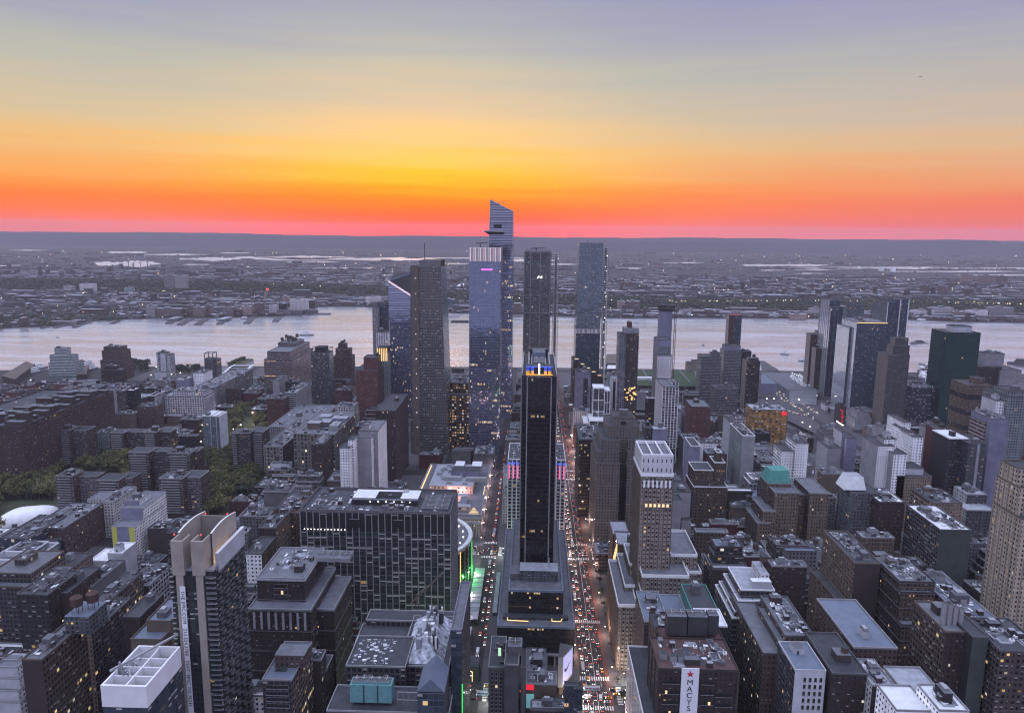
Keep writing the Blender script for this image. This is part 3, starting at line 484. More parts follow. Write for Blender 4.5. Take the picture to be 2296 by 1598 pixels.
# ================= the tall glass group
def sheared(root, a, b, c, d, zt, mats, zb=0, ins=(0, 0, 0, 0), top=None, name='walls', z2=None):
    """tapered tower: bottom rectangle a..b, c..d; top inset by ins (left, right, near, far); z2 = heights of the four top corners (nl, nr, fr, fl)"""
    m = MB(); z2 = z2 or (zt,)*4
    B = [(a, c, zb), (b, c, zb), (b, d, zb), (a, d, zb)]
    T = [(a+ins[0], c+ins[2], z2[0]), (b-ins[1], c+ins[2], z2[1]), (b-ins[1], d-ins[3], z2[2]), (a+ins[0], d-ins[3], z2[3])]
    for i in range(4):
        j = (i+1) % 4; mt = mats[i]; cw, fh = STY.get(mt, (10, 10)); L = math.hypot(B[j][0]-B[i][0], B[j][1]-B[i][1]); n = max(1, round(L/cw)); o = i*50
        m.face([B[i], B[j], T[j], T[i]], mt, [(o, round(zb/fh)), (o+n, round(zb/fh)), (o+n, round(z2[j]/fh) if z2[j] == z2[i] else z2[j]/fh), (o, round(z2[i]/fh) if z2[j] == z2[i] else z2[i]/fh)])
    m.face(T, top or 'roof_dark'); o = m.build(name, root)
    return T
def htower(short, label, x0, x1, ytop, Y, D, ybot):
    a = atY(x0, ytop, Y); b = atY(x1, ytop, Y); z = (a[2]+b[2])/2; root = thing('skyscraper', label, 'skyscraper', ((a[0]+b[0])/2, Y+D/2, 0))
    RECTS.append((a[0]-4, b[0]+4, Y-3, Y+D+3)); BOXES.append((a[0], b[0], Y, Y+D, z, root.name)); OCC.append((x0, x1, ybot, Y)); HERO.append((short, x0, x1, ytop, ybot, Y))
    return root, a[0], b[0], z
# dark tapered tower
r, a, b, z = htower('dark tapered skyscraper', 'dark bronze tapered skyscraper with a side strip of lights and a roof mast', 919, 988, 598, 1100, 70, 1010)
g = 9; sheared(r, a-2, b+g, 1100, 1180, z, ['greyglass', 'tealglass', 'greyglass', 'greyglass'], ins=(2, g, 2, 8))
m = MB()
w_ = (b-a); m.box(a+2, a+w_*.27, 1099, 1101.9, 0, z+2, 'blank_tan'); 
for i in range(int((z-8)/4.3)): m.box(a+3.4, a+w_*.2, 1098.7, 1098.95, 6+i*4.3, 7.6+i*4.3, 'blank_grey')
m.build('corner_pier', r)
m = MB(); m.box(a+w_*.3, b-1, 1104, 1160, z, z+9, 'blank_dark', 'roof_dark'); m.build('penthouse', r); m = MB()
for i in range(30): x = a+w_*.3+i*(w_*.68)/29; m.box(x-.3, x+.3, 1103.2, 1103.8, z, z+10, 'concrete')
m.build('roof_screen', r); m = MB(); m.bar((a+w_*.42, 1120, z+9), (a+w_*.42, 1120, z+34), .9, 'darkmetal'); m.build('mast', r)
m = MB()
for i in range(12): m.box(a+w_*.17, a+w_*.17+.45, 1098.4, 1098.7, z*(.15+i*.07+(i*7 % 3)*.01), z*(.15+i*.07+(i*7 % 3)*.01)+.5, 'lampwhite')
m.build('lamp', r)
# slanted blue tower behind it
r, a, b, z = htower('blue skyscraper with the slanted roof', 'pale blue glass skyscraper with a slanted roof behind the dark tapered one', 872, 935, 632, 1320, 55, 1080)
zt = atY(940, 632+5, 1320)[2]; zl = atY(873, 630, 1320)[2]; zr = atY(940, 672, 1320)[2]; zp = atY(935, 612, 1375)[2]
sheared(r, a, b, 1320, 1375, zl, ['blueglasslit', 'tealglass', 'tealglass', 'tealglass'], zb=0, z2=(175,)*4)
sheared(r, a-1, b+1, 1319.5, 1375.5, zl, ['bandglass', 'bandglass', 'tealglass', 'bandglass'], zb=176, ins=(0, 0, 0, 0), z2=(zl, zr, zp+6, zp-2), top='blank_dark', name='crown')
m = MB(); m.bar((a-1, 1319, zl), (b+1, 1319, zr), 2.2, 'stripeled'); m.bar((a-1, 1319, zl), (b+1, 1375, zp+6), 2.0, 'blueglass'); m.build('roof_edge', r)
# blue tower with the striped crown
r, a, b, z = htower('blue skyscraper with the striped crown', 'tall blue glass skyscraper with a pink and grey striped crown', 1052, 1123, 555, 1100, 58, 1000)
def P2Z(y, Y, x=1090): return atY(x, y, Y)[2]
zs = P2Z(586, 1100); zm = P2Z(790, 1100)
sheared(r, a, b, 1100, 1158, zm, ['blueglasslit', 'tealglass', 'tealglass', 'blueglass'], top='roof_dark')
sheared(r, a+.05, b-.05, 1100.05, 1157, zs, ['blueglass', 'navyglass', 'tealglass', 'blueglass'], zb=zm, name='upper_walls')
m = MB(); m.box(a+.5, b-.5, 1101, 1156, zs, z-1, 'blank_dark', 'roof_dark')
nf = 26
for i in range(nf): x = a+.3+(b-a-.6)*i/(nf-1); m.box(x-.42, x+.42, 1099.6, 1100.7, zs, z, 'stripeled' if i % 2 else 'whitepaint')
for i in range(18): y = 1101+i*3.2; m.box(b-.4, b+.4, y-.5, y+.5, zs, z, 'concrete')
m.build('striped_crown', r)
m = MB(); zz = P2Z(604.5, 1100)
for i in range(9): m.box(a+(b-a)*.38+i*1.9, a+(b-a)*.38+i*1.9+1.5, 1099.3, 1099.8, zz-1, zz+.9+(i % 3)*.3, 'magenta')
m.build('lit_sign', r)
m = MB(); m.bar((a+15, 1120, z), (a+15, 1120, z+5), 1.4, 'darkmetal'); m.bar((a+8, 1120, z+5.5), (a+26, 1120, z+7), 1.2, 'darkmetal'); m.build('roof_crane', r)
# tallest: tapered, sloping crown, observation deck
r, a, b, z = htower('tallest skyscraper', 'tallest glass skyscraper with a sloping crown and a triangular observation deck', 1126, 1151, 478, 1330, 62, 900)
X0 = atY(1097, 500, 1330)[0]; X1 = atY(1151, 480, 1330)[0]; zL = P2Z(448, 1330, 1100); zR = P2Z(474, 1330, 1150); zbs = P2Z(585, 1330)
sheared(r, X0-2, X1+.5, 1330, 1392, zbs, ['blueglasslit', 'navyglass', 'tealglass', 'blueglass'], top='roof_dark')
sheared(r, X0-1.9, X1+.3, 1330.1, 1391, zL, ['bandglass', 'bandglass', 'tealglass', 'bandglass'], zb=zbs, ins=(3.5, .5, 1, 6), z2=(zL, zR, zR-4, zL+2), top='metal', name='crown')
m = MB(); m.bar((X0+1.6, 1330.5, zL), (X1-.2, 1330.5, zR), 1.3, 'steel'); m.bar((X1-.3, 1330.4, zR), (X1-.2, 1330.4, zbs), .9, 'steel'); m.bar((X0+1.6, 1330.4, zL), (X0-1.6, 1330.4, zbs), .9, 'steel'); m.build('edge_rail', r)
zd = P2Z(519, 1330); xm = X0+(X1-X0)*.62
m = MB(); m.v = []
A_ = [(X0-9, 1318, zd), (xm, 1318, zd-.5), (xm, 1331, zd), (X0-4, 1331, zd)]
top_ = [(p[0], p[1], zd+1.8) for p in A_]; bot = [(X0-1, 1326, zd-5), (xm, 1326, zd-5), (xm, 1331, zd-5), (X0-1, 1331, zd-5)]
m.face(top_, 'roof_grey'); m.face(bot[::-1], 'darkmetal')
for i in range(4): j = (i+1) % 4; m.face([A_[i], A_[j], top_[j], top_[i]], 'steel'); m.face([bot[i], bot[j], A_[j], A_[i]], 'darkmetal')
m.build('observation_deck', r)
m = MB(); zz = P2Z(505, 1329); m.box(X0+8, X0+22, 1329, 1330.6, zz-5, zz+2, 'blank_dark'); m.build('deck_window', r)
m = MB(); m.bar((X0+4, 1345, zL-1), (X0+4, 1345, zL+7), .8, 'darkmetal'); m.bar((X0+12, 1345, zL-6), (X0+26, 1345, zL-2), 1.0, 'copper'); m.build('roof_crane', r)
# dark mullioned tower and its lattice neighbour
r, a, b, z = htower('dark tower with four pale mullions', 'dark green glass skyscraper divided by pale vertical mullions', 1178, 1237, 566, 1390, 60, 850)
sheared(r, a-3, b-1, 1390, 1450, z, ['blackglass', 'blackglass', 'tealglass', 'blackglass'], ins=(2, -1, 0, 0), top='roof_dark')
m = MB()
for u in (0, .25, .62, 1): x = a-2+(b-a)*u; m.box(x-.7, x+.7, 1388.9, 1389.9, 0, z+1, 'concrete')
for zz in (P2Z(700, 1390), z*.18): m.box(a-3, b-1, 1388.7, 1389.8, zz-1.2, zz+1.2, 'concrete')
m.box(a-1, b-1, 1389, 1450, z, z+3, 'concrete', 'roof_dark')
m.build('mullion', r); m = MB(); m.box(a+3, b-8, 1389.3, 1389.85, z-13, z-3, 'greyglass'); m.build('sky_lobby', r)
m = MB(); m.bar((a+10, 1400, z+7), (a+36, 1400, z+8), 1.6, 'darkmetal'); m.bar((a+20, 1400, z+3), (a+20, 1400, z+8), 2, 'darkmetal'); m.build('roof_crane', r)
m = MB(); zz = P2Z(622, 1389, 1205)
for i in range(6): m.box(a+23+i*1.6, a+24+i*1.6, 1388.2, 1388.6, zz-2+(i*37 % 5)*.6, zz+1+(i*23 % 4)*.7, 'whiteled')
m.build('lit_floor', r)
def lattice(short, label, x0, x1, ytop, Y, D, ybot, ylit, step=4.2):
    r, a, b, z = htower(short, label, x0, x1, ytop, Y, D, ybot)
    m = MB(); m.box(a+(b-a)*.3, b-(b-a)*.3, Y+3, Y+D*.6, 0, z-3, 'tealglass', 'roof_dark'); m.build('walls', r); m = MB(); zz = 6
    while zz < z: m.box(a, b, Y, Y+8, zz-.5, zz, 'whitepaint', bottom=True); zz += step
    for x in (a+.4, (a+b)/2, b-.4): m.box(x-.35, x+.35, Y-.1, Y+.7, 0, z, 'concrete')
    m.build('balcony', r); m = MB()
    for i in range(14): x = (a+b)/2+(i*13 % 5-2)*.8; zz = z*(.28+.05*i+.013*(i*7 % 3)); m.box(x-.4, x+.4, Y-.5, Y-.2, zz, zz+.7, 'lampwhite' if ylit else 'concrete')
    m.build('lamp', r); return r
lattice('lattice tower beside the dark mullioned one', 'narrow lattice tower of stacked open floors right of the dark mullioned skyscraper', 1241, 1254, 566, 1430, 40, 810, False)
lattice('lattice tower right of the mirrored one', 'narrow lattice tower of stacked floors strung with white lights by the mirrored skyscraper', 1354, 1366, 552, 1380, 40, 830, True)
# mirrored tower with terraces
r, a, b, z = htower('mirrored skyscraper with spiral terraces', 'mirrored grey skyscraper with a spiral of lit planted terraces near its base', 1301, 1353, 545, 1340, 60, 900)
zz = P2Z(745, 1340, 1325); zt2 = P2Z(874, 1340, 1325)
sheared(r, a-4, b-1, 1340, 1400, zz, ['navyglass', 'tealglass', 'tealglass', 'greyglass'], top='roof_dark')
sheared(r, a-3.9, b-1.1, 1340.1, 1399, z, ['tealglass', 'navyglass', 'tealglass', 'tealglass'], zb=zz, ins=(3, -1, 0, 0), name='upper_walls')
m = MB(); m.box(a-4.4, b-.6, 1339.4, 1401, zz-2, zz+6, 'ribs', 'roof_dark', bottom=True); m.build('plant_floor', r)
m = MB(); H = [P2Z(v, 1338, 1325) for v in (806, 817, 826, 834, 842)]
for i, h in enumerate(H): x = a-6+i*(b-a+14)/5.2; m.box(x, x+(b-a)/4.6, 1336, 1339.3, h-.5, h+.5, 'concrete', bottom=True); m.box(x+1, x+(b-a)/4.6-1, 1335.9, 1336, h+.5, h+2.0, 'warmglow'); m.build('terrace', r); m = MB()
m.box(a-8, a+6, 1334, 1400, 0, H[0]-4, 'darklit', 'roof_dark'); m.box(a+6, b+6, 1336, 1405, 0, H[3]-5, 'darklit', 'roof_dark'); m.build('podium', r)
m = MB()
for i, (u0, v0, u1, v1) in enumerate([(0,622,.35,634),(.25,634,.62,646),(.55,646,.85,660)]): pass
m.bar((a+14, 1350, z), (a+14, 1350, z+5), 1, 'darkmetal'); m.bar((b-3, 1342, z-20), (b-3, 1342, z+2), .8, 'darkmetal'); m.build('mast', r)
# ================= centre
r, T = hero('orange lit hall between the skyscrapers', 'low dark glass building with amber lit floors between the two glass skyscrapers', 2, [(695,845,1150,1180,60),(720,840,1072,1200,60)], 1500, 'reveal', roof='roof_grey', ledges=(4.4,'blank_dark',.4), n=3)
# post office hall turned into a station
r, T = hero('grand columned train hall', 'grand stone hall filling a city block with pale roofs and pink lit courtyards', 13, [(1435,1725,1140,792,10)], 1330, 'moynihan', roof='roof_grey', parmat='concrete', n=0)
a, b, c, d, z = T[0]; L0 = -140; R0 = b
m = MB(); hz = z
m.walls(L0, R0, 802.5, 985, 0, hz, 'moynihan'); m.face([(L0, 802.5, hz-.4), (R0, 802.5, hz-.4), (R0, 985, hz-.4), (L0, 985, hz-.4)], 'roof_grey')
for (q0, q1, e0, e1) in ((L0, R0, 802.5, 804), (L0, R0, 983.5, 985), (L0, L0+1.5, 804, 983.5), (R0-1.5, R0, 804, 983.5)): m.box(q0, q1, e0, e1, hz-.3, hz+1.4, 'concrete')
m.box(L0+16, R0-14, 815, 822, hz, hz+6, 'moynihan', 'roof_light'); m.box(L0+16, R0-20, 845, 855, hz, hz+7, 'moynihan', 'roof_light'); m.box(R0-28, R0-20, 822, 845, hz, hz+6, 'moynihan', 'roof_blue'); m.box(L0+16, L0+24, 822, 845, hz, hz+6, 'moynihan', 'roof_blue')
m.box(L0+14, R0-16, 872, 955, hz, hz+10, 'moynihan', 'roof_light')
m.build('hall', r); RECTS.append((L0-2, R0+2, 780, 990)); OCC.append((880, 1110, 1165, 800))
for (gx, gy) in ((L0+35, 832), (R0-32, 832), (L0+55, 864), (R0-45, 864)):
    Lp = bpy.data.lights.new('court_light', 'POINT'); Lp.energy = 9000; Lp.color = (1, .55, .5); Lp.shadow_soft_size = 1; lo = bpy.data.objects.new('court_light', Lp); COL.objects.link(lo); lo.parent = r; lo.location = (gx-r['o'][0], gy-r['o'][1], hz+4)
m = MB(); rn = random.Random(5)
m.box(L0+38, L0+74, 905, 925, hz+10, hz+18, 'blank_violet', 'roof_dark'); m.box(L0+40, L0+52, 930, 950, hz+10, hz+17, 'blank_light', 'roof_white'); m.box(L0+62, L0+75, 930, 950, hz+10, hz+17, 'blank_light', 'roof_white'); m.box(L0+30, L0+52, 890, 896, hz+10, hz+15, 'metal'); m.box(L0+58, L0+84, 888, 894, hz+10, hz+15, 'metal')
for i in range(22):
    x = rn.uniform(L0+18, R0-26); y = rn.uniform(874, 950); m.box(x, x+rn.uniform(2, 7), y, y+rn.uniform(2, 6), hz+10, hz+10+rn.uniform(2, 4.5), rn.choice(['metal', 'whitepaint', 'roof_light']))
m.build('rooftop_unit', r)
m = MB(); m.box(L0+18, L0+38, 858, 868, hz, hz+7, 'warmglow', 'roof_blue'); m.build('glazed_pavilion', r)
m = MB()
for i in range(5): m.box(R0-15+i*1.1, R0-4-i*1.1, 804+i*.9, 811-i*.4, hz+1+i*1.4, hz+2.1+i*1.4, 'warmglow', 'roof_blue')
m.build('stepped_pavilion', r)
m = MB(); m.box(L0+2, L0+3, 806, 980, hz, hz+.8, 'orangebar'); m.box(R0-3, R0-2.2, 870, 900, hz, hz+.9, 'warmglow'); m.box(L0+30, L0+60, 801.9, 802.4, 6, 7, 'warmglow'); m.build('light_strip', r)
m = MB()
for i in range(9): x = a+2+(b-a-4)*i/8; m.cyl(x, c-1.6, .9, 0, z-5, 'concrete', n=8)
m.box(a-.5, b+.5, c-3, c-.14, z-5, z-2.5, 'concrete', bottom=True); m.build('column', r)
# wide gridded slab
r, T = hero('wide dark gridded slab', 'very wide dark gridded office slab with six round roof fans and a white roof box', 5, [(-28,868,408,555,52)], 965, 'greengrid', side='dark', roof='roof_dark', par=2.2, n=4, ribs=(.6, 5.2, 'blank_light'), ledges=(8, 'blank_dark', .35))
a, b, c, d, z = T[0]
m = MB(); m.box(a+.5, b-.5, c-.30, c-.02, z-15, z-2, 'signblack', bottom=True); m.build('louvre_band', r)
m = MB()
for i in range(26): m.box(a+3+i*1.35, a+3.5+i*1.35, c-.8, c-.4, z-14.5, z-14, 'lampwhite') if i % 2 == 0 else None
m.build('lamp', r)
for u in (.33, .62): m = MB(); m.box(a+(b-a)*u, a+(b-a)*u+8, c-1.2, c-.46, z-12, z-5, 'signblack', 'concrete', bottom=True); m.build('access_hatch', r)
m = MB(); x0 = a+(b-a)*.31; x1 = a+(b-a)*.76; m.box(x0, x1, c+17, c+20, z, z+4.5, 'blank_dark', 'roof_grey'); m.box(x0, x0+(x1-x0)*.35, c+20, c+40, z, z+5, 'blank_grey', 'roof_white'); m.box(x1-(x1-x0)*.27, x1, c+20, c+40, z, z+5, 'blank_grey', 'roof_white'); m.box(x0+(x1-x0)*.35, x1-(x1-x0)*.27, c+36, c+40, z, z+5, 'blank_grey', 'roof_white'); m.build('roof_box', r)
m = MB()
for i in range(6): m.box(x0+(x1-x0)*(.28+i*.12), x0+(x1-x0)*(.28+i*.12)+.6, c+16.5, c+16.9, z+3, z+3.6, 'lampwhite')
m.build('lamp', r); fans(r, x1+4, x1+26, c+8, c+40, z, z+1.5, 2, 3, 'roof_grey')
m = MB(); rn = random.Random(9)
for i in range(60): x = rn.uniform(a+2, x0-2) if i % 3 else rn.uniform(x0, b-3); y = rn.uniform(c+2, c+15) if x > x0 else rn.uniform(c+2, c+45); m.box(x, x+rn.uniform(.6, 3), y, y+rn.uniform(.6, 3), z, z+rn.uniform(.5, 1.8), rn.choice(['metal', 'darkmetal', 'whitepaint', 'roof_grey']))
m.build('rooftop_unit', r)
m = MB(); m.bar((b-34, c-6, z-78), (b-13, c-4, z-60), 1.1, 'metal'); m.bar((b-34, c-6, z-78), (b-18, c-5, z-57), .5, 'metal')
# round arena
cxr = atZ(1022, 1250, 42); RC = 61.0; Zr = 44; 
ctr = (-60-RC-2+4, 690); r = thing('round_arena', 'round drum shaped arena with a white rim and green lit fins', 'arena', (ctr[0], ctr[1], 0)); HERO.append(('round arena', 1020, 1075, 1165, 1350, 640)); RECTS.append((ctr[0]-RC, ctr[0]+RC, ctr[1]-RC, ctr[1]+RC)); OCC.append((1015, 1078, 1340, 640))
BOXES.append((ctr[0]-RC*.9, ctr[0]+RC*.98, ctr[1]-RC*.7, ctr[1]+RC*.7, Zr, r.name))
m = MB(); m.cyl(ctr[0], ctr[1], RC, 0, Zr, 'podium', 'roof_grey', n=96); m.build('drum', r)
m = MB(); n = 96
for i in range(n):
    a0 = 2*math.pi*i/n; a1 = 2*math.pi*(i+1)/n; P = lambda rr, aa, zz: (ctr[0]+rr*math.cos(aa), ctr[1]+rr*math.sin(aa), zz)
    m.face([P(RC-3, a0, Zr+1.6), P(RC+1, a0, Zr+1.6), P(RC+1, a1, Zr+1.6), P(RC-3, a1, Zr+1.6)], 'roof_white'); m.face([P(RC+1, a0, Zr-1.2), P(RC+1, a1, Zr-1.2), P(RC+1, a1, Zr+1.6), P(RC+1, a0, Zr+1.6)], 'roof_white')
    m.face([P(RC-3, a1, Zr), P(RC-3, a0, Zr), P(RC-3, a0, Zr+1.6), P(RC-3, a1, Zr+1.6)], 'roof_white')
m.build('roof_rim', r); m = MB()
for i in range(48):
    a0 = 2*math.pi*i/48; x = ctr[0]+(RC+.5)*math.cos(a0); y = ctr[1]+(RC+.5)*math.sin(a0); m.box(x-.3, x+.3, y-.3, y+.3, 1, Zr-1.2, ('green', 'concrete', 'orangebar', 'concrete', 'concrete', 'blank_dark')[i % 6], bottom=True)
m.build('fin', r); m = MB()
for aa in (.35, 0, -.35, -.7): Lp = bpy.data.lights.new('fin_light', 'POINT'); Lp.energy = 7000; Lp.color = (.15, 1, .25); Lp.shadow_soft_size = 1; lo = bpy.data.objects.new('fin_light', Lp); COL.objects.link(lo); lo.parent = r; lo.location = ((RC+3)*math.cos(aa), (RC+3)*math.sin(aa), 12)
for i in range(24):
    a0 = 2*math.pi*i/24; x = ctr[0]+(RC-8)*math.cos(a0); y = ctr[1]+(RC-8)*math.sin(a0); m.box(x-.4, x+.4, y-.4, y+.4, Zr, Zr+1, 'lampwhite'); x = ctr[0]+(RC-16)*math.cos(a0+.1); y = ctr[1]+(RC-16)*math.sin(a0+.1); m.box(x-1, x+1.5, y-1, y+1.5, Zr, Zr+1.8, 'metal')
m.cyl(ctr[0], ctr[1], RC*.55, Zr, Zr+3, 'roof_dark', 'roof_dark', n=48); m.build('rooftop_unit', r)
plain('fincrete', (.33,.295,.255), .85, var=.25, scale=.15)
plain('carglass2', (.10,.12,.12), .25)
# black slab on its stepped podium
r, a, b, z = htower('black slab skyscraper', 'black slab skyscraper on a stepped podium with a lit numeral on its roof box', 1169, 1250, 846, 605, 10, 1280)
D_ = 118
m = MB(); nx_ = 5.0
m.poly([(a+nx_, 605), (b-nx_, 605), (b-nx_, 611), (b, 611), (b, 605+D_), (a, 605+D_), (a, 611), (a+nx_, 611)], 0, z, 'blackslab', 'roof_dark')
for x in (a+nx_, b-nx_, a, b):
    y = 604.6 if abs(x-(a+b)/2) < (b-a)/2-1 else 610.6; m.box(x-.45, x+.45, y, y+.35, 50, z+.3, 'concrete')
m.build('walls', r); m = MB()
m.box(a, a+1, 611, 605+D_, z, z+2.2, 'concrete'); m.box(b-1, b, 611, 605+D_, z, z+2.2, 'concrete'); m.build('parapet', r)
zp = atY(1208, 821, 613)[2]; m = MB(); m.box(a+4, b-4, 613, 625, z, zp, 'blank_dark', 'roof_dark')
for x in (a+5, b-6.5): m.box(x, x+1.5, 625, 605+D_-8, z, z+4, 'concrete'); m.box(x+(3 if x < 0 else -3), x+(3 if x < 0 else -3)+.8, 625, 605+D_-12, z, z+3, 'steel')
m.box(a+6, b-6, 605+D_-14, 605+D_-4, z, z+7, 'blank_dark', 'roof_dark')
m.build('roof_box', r); fans(r, (a+b)/2-5, (a+b)/2+5, 640, 668, z, z+6, 2, 4, 'darkmetal'); fans(r, (a+b)/2-6, (a+b)/2+6, 684, 705, z, z+8, 2, 2, 'roof_blue')
m = MB(); zb = z+.8; hh = zp-zb-.8; W_ = b-a-8
m.box(a+4, b-4, 612.5, 612.9, zp-.7, zp-.1, 'blueled'); m.box(a+4, b-4, 612.5, 612.9, zb-.3, zb+.3, 'orangeled')
for i in range(24):
    u = (i+.5)/24
    if .34 < u < .64: continue
    x = a+4+W_*u
    if i % 4 == 3: continue
    m.box(x-.22, x+.22, 612.5, 612.9, zb+hh*.5, zp-.7, 'blueled'); m.box(x-.22, x+.22, 612.5, 612.9, zb+.3, zb+hh*.5, 'orangeled')
m.build('light_strips', r); text(r, '1', ((a+b)/2-3.6, 612.3, zb+.3), 13.5, XV, 'whiteled', 'lit_numeral')
m = MB()
def wbox(px0, px1, pyt, Y, D, t=14): return tierbox(t, px0, px1, pyt, Y, D)
t1 = wbox(382, 1128, 770, 545, 195); t2 = wbox(492, 1020, 425, 563, 150)
for q in (t1, t2):
    m.walls(q[0], q[1], q[2], q[3], 0, q[4], 'podium'); m.face([(q[0], q[2], q[4]-.5), (q[1], q[2], q[4]-.5), (q[1], q[3], q[4]-.5), (q[0], q[3], q[4]-.5)], 'roof_grey')
    for (e0, e1, f0, f1) in ((q[0], q[1], q[2]-.2, q[2]+1.2), (q[0]-.2, q[0]+1.2, q[2]+1.2, q[3]), (q[1]-1.2, q[1]+.2, q[2]+1.2, q[3])): m.box(e0, e1, f0, f1, q[4]-1.4, q[4]+.5, 'roof_blue', bottom=True)
    RECTS.append((q[0], q[1], q[2], q[3])); BOXES.append((q[0], q[1], q[2], q[3], q[4], r.name))
m.box(t2[0]-4, t2[1]+4, 556, 563-.3, t1[4]-.4, t1[4]+1.5, 'roof_dark')
m.build('podium', r)
m = MB(); m.box((a+b)/2-14, (a+b)/2+18, 580, 596, t2[4], t2[4]+9, 'tealwin', 'roof_light'); m.box((a+b)/2-22, (a+b)/2-14, 582, 594, t2[4], t2[4]+5, 'blank_grey', 'roof_grey'); m.box((a+b)/2+10, (a+b)/2+11, 588, 589, t2[4]+9, t2[4]+17, 'steel'); m.build('plant_room', r)
m = MB(); zt_ = t1[4]; x0 = t1[0]+8
for p, q in (((x0, 558), (x0+14, 559)), ((x0, 558), (x0, 552)), ((x0, 552), (x0+17, 551)), ((x0+14, 559), (x0+17, 556.5)), ((x0+17, 556.5), (x0+45, 557)), ((x0+36, 557), (x0+36, 552)), ((x0+36, 552), (x0+43, 552)), ((x0+43, 552), (x0+45, 558))): m.bar((p[0], p[1], zt_+1.2), (q[0], q[1], zt_+1.2), .5, 'orangebar')
m.build('roof_terrace_lights', r); m = MB()
for i in range(10): x = t1[0]+3+i*(t1[1]-t1[0]-6)/9; m.box(x-.6, x+.6, 544-1.0, 544.8, 0, 9, 'concrete')
m.box(t1[0], t1[1], 543.2, 544.9, 9, 10.5, 'concrete', bottom=True); m.build('colonnade', r)
OCC.append((1114, 1290, 1470, 545))
# white building with pink light behind it
r, T = hero('white office block with pink lights', 'white gridded office block with pink lit top floors standing behind the black slab', 0, [(1139,1268,1031,790,60)], 1230, 'whitegrid', n=3, parmat='whitepaint', ribs=(.7,4.6,'whitepaint'))
a, b, c, d, z = T[0]; m = MB(); m2 = MB()
for i in range(3):
    for s in (-1, 1): x = (a+b)/2+s*((b-a)/2-1.5-i*4.6); m.box(x-.7, x+.7, c-.9, c-.5, z-21, z-6, 'pink'); m2.box(x-1.2, x+1.2, c-.9, c-.5, z-5.5, z-2.5, 'blueled')
m.build('pink_light', r); m2.build('blue_light', r)
r, T = hero('stepped brown brick hotel', 'broad stepped tan brick hotel rising in wings beside the avenue', 15, [(560,925,1105,790,52),(625,858,1000,800,30),(490,700,1262,778,60),(795,985,1262,778,60),(445,690,1400,768,70),(790,990,1400,768,72),(430,700,1530,758,80),(785,1000,1560,758,84)], 2400, 'hotel', side='hotel', roof='roof_dark', n=1, parmat='blank_tan')
a, b, c, d, z = T[1]; m = MB()
for u in (.42, .5, .58): m.box(a+(b-a)*u-.9, a+(b-a)*u+.9, c-.3, c-.02, z-13, z-4, 'signblack')
m.build('window', r)
r, T = hero('white crowned setback tower', 'slender tan setback tower with a bright white crown and stepped white edged shoulders', 6, [(187,381,190,560,44),(196,376,75,563,38),(194,474,793,546,56),(196,472,915,538,60),(118,182,722,588,40),(90,172,850,566,60),(52,166,968,540,80),(365,523,668,572,50),(470,547,770,562,60),(474,571,886,552,60)], 1000, 'nelson', roof='roof_grey', parmat='whitepaint', par=2.6, n=0, ribs=(.7,3.1,'blank_tan'))
a, b, c, d, z = T[1]; q = T[0]
m = MB(); m.walls(a-.7, b+.7, c-.9, d+.6, q[4]+1, z+1, 'crown'); m.build('white_crown', r)
m = MB()
for i in range(4): x = a+(b-a)*i/3; m.box(x-.4, x+.4, c-1, d, z+1, z+2.4, 'whitepaint', bottom=True)
for i in range(7): x = a+(b-a)*(i+.5)/7; m.box(x-.8, x+.8, q[2]-.8, q[2]-.5, q[4]-9, q[4]-3, 'whitepaint', bottom=True)
m.build('roof_beam', r)
zl = atY(1440, 1131, 560)[2]; m = MB(); m.box(q[0]+2, q[1]-2, q[2]-.9, q[2]-.5, zl-2, zl+1.8, 'tanlit', bottom=True)
for i in range(6): x = q[0]+4+i*(q[1]-q[0]-8)/5.2; m.box(x, x+1.9, q[2]-1.0, q[2]-.9, zl-1.4, zl+1.1, 'warmglow')
m.build('lit_floor', r)
hero('grey party wall block', 'plain grey party wall block with an open white roof frame behind the crowned tower', 6, [(370,430,330,640,50),(385,486,285,655,30),(430,486,450,648,40)], 610, 'blank_light', side='blank_light', n=1)
r, T = hero('pale roofed lamp lit block', 'narrow pale roofed brick block with amber lamps down its avenue side', 6, [(50,165,600,640,30),(20,120,540,672,34)], 980, 'tan', roof='roof_light', n=1)
q = T[0]; m = MB()
for i in range(5): m.box(q[0]-.8, q[0]-.2, q[2]+3+i*5, q[2]+5.5+i*5, q[4]-10-i*5, q[4]-1-i*5, 'orangebar')
m.build('lamp', r)
# far right skyline
hero('beige edged slab tower', 'tall slab tower with a beige blank edge and dark bands by the tunnel road', 3, [(868,965,745,1620,26),(918,965,725,1626,20)], 1060, 'brown', side='blank_beige', n=1)
hero('short beige edged slab', 'shorter slab with a beige edge in front of the beige edged slab tower', 3, [(905,945,838,1590,24)], 1080, 'brown', side='blank_beige', n=1)
hero('silver sided tower', 'slender glass tower with a mirror bright silver side', 3, [(1005,1085,560,1560,60),(996,1068,518,1568,46)], 1060, 'navyglass', side='silver', n=1, ribs=(.5,9,'blank_grey'))
hero('dim tower behind the silver sided one', 'hazy glass tower right behind the silver sided tower', 3, [(1112,1226,575,1720,40),(1150,1226,532,1730,30)], 700, 'tealglass', n=1)
r, T = hero('wide amber crowned glass tower', 'wide dark glass tower with an amber light line and a silver side', 3, [(1178,1384,662,1420,70),(1128,1290,700,1440,60)], 1230, 'navyglass', side='silver', n=2, roof='roof_grey')
q = T[0]; m = MB(); m.box(q[0], q[1], q[2]-.6, q[2]-.15, q[4]-1.6, q[4]-.4, 'orangebar'); m.build('light_strip', r)
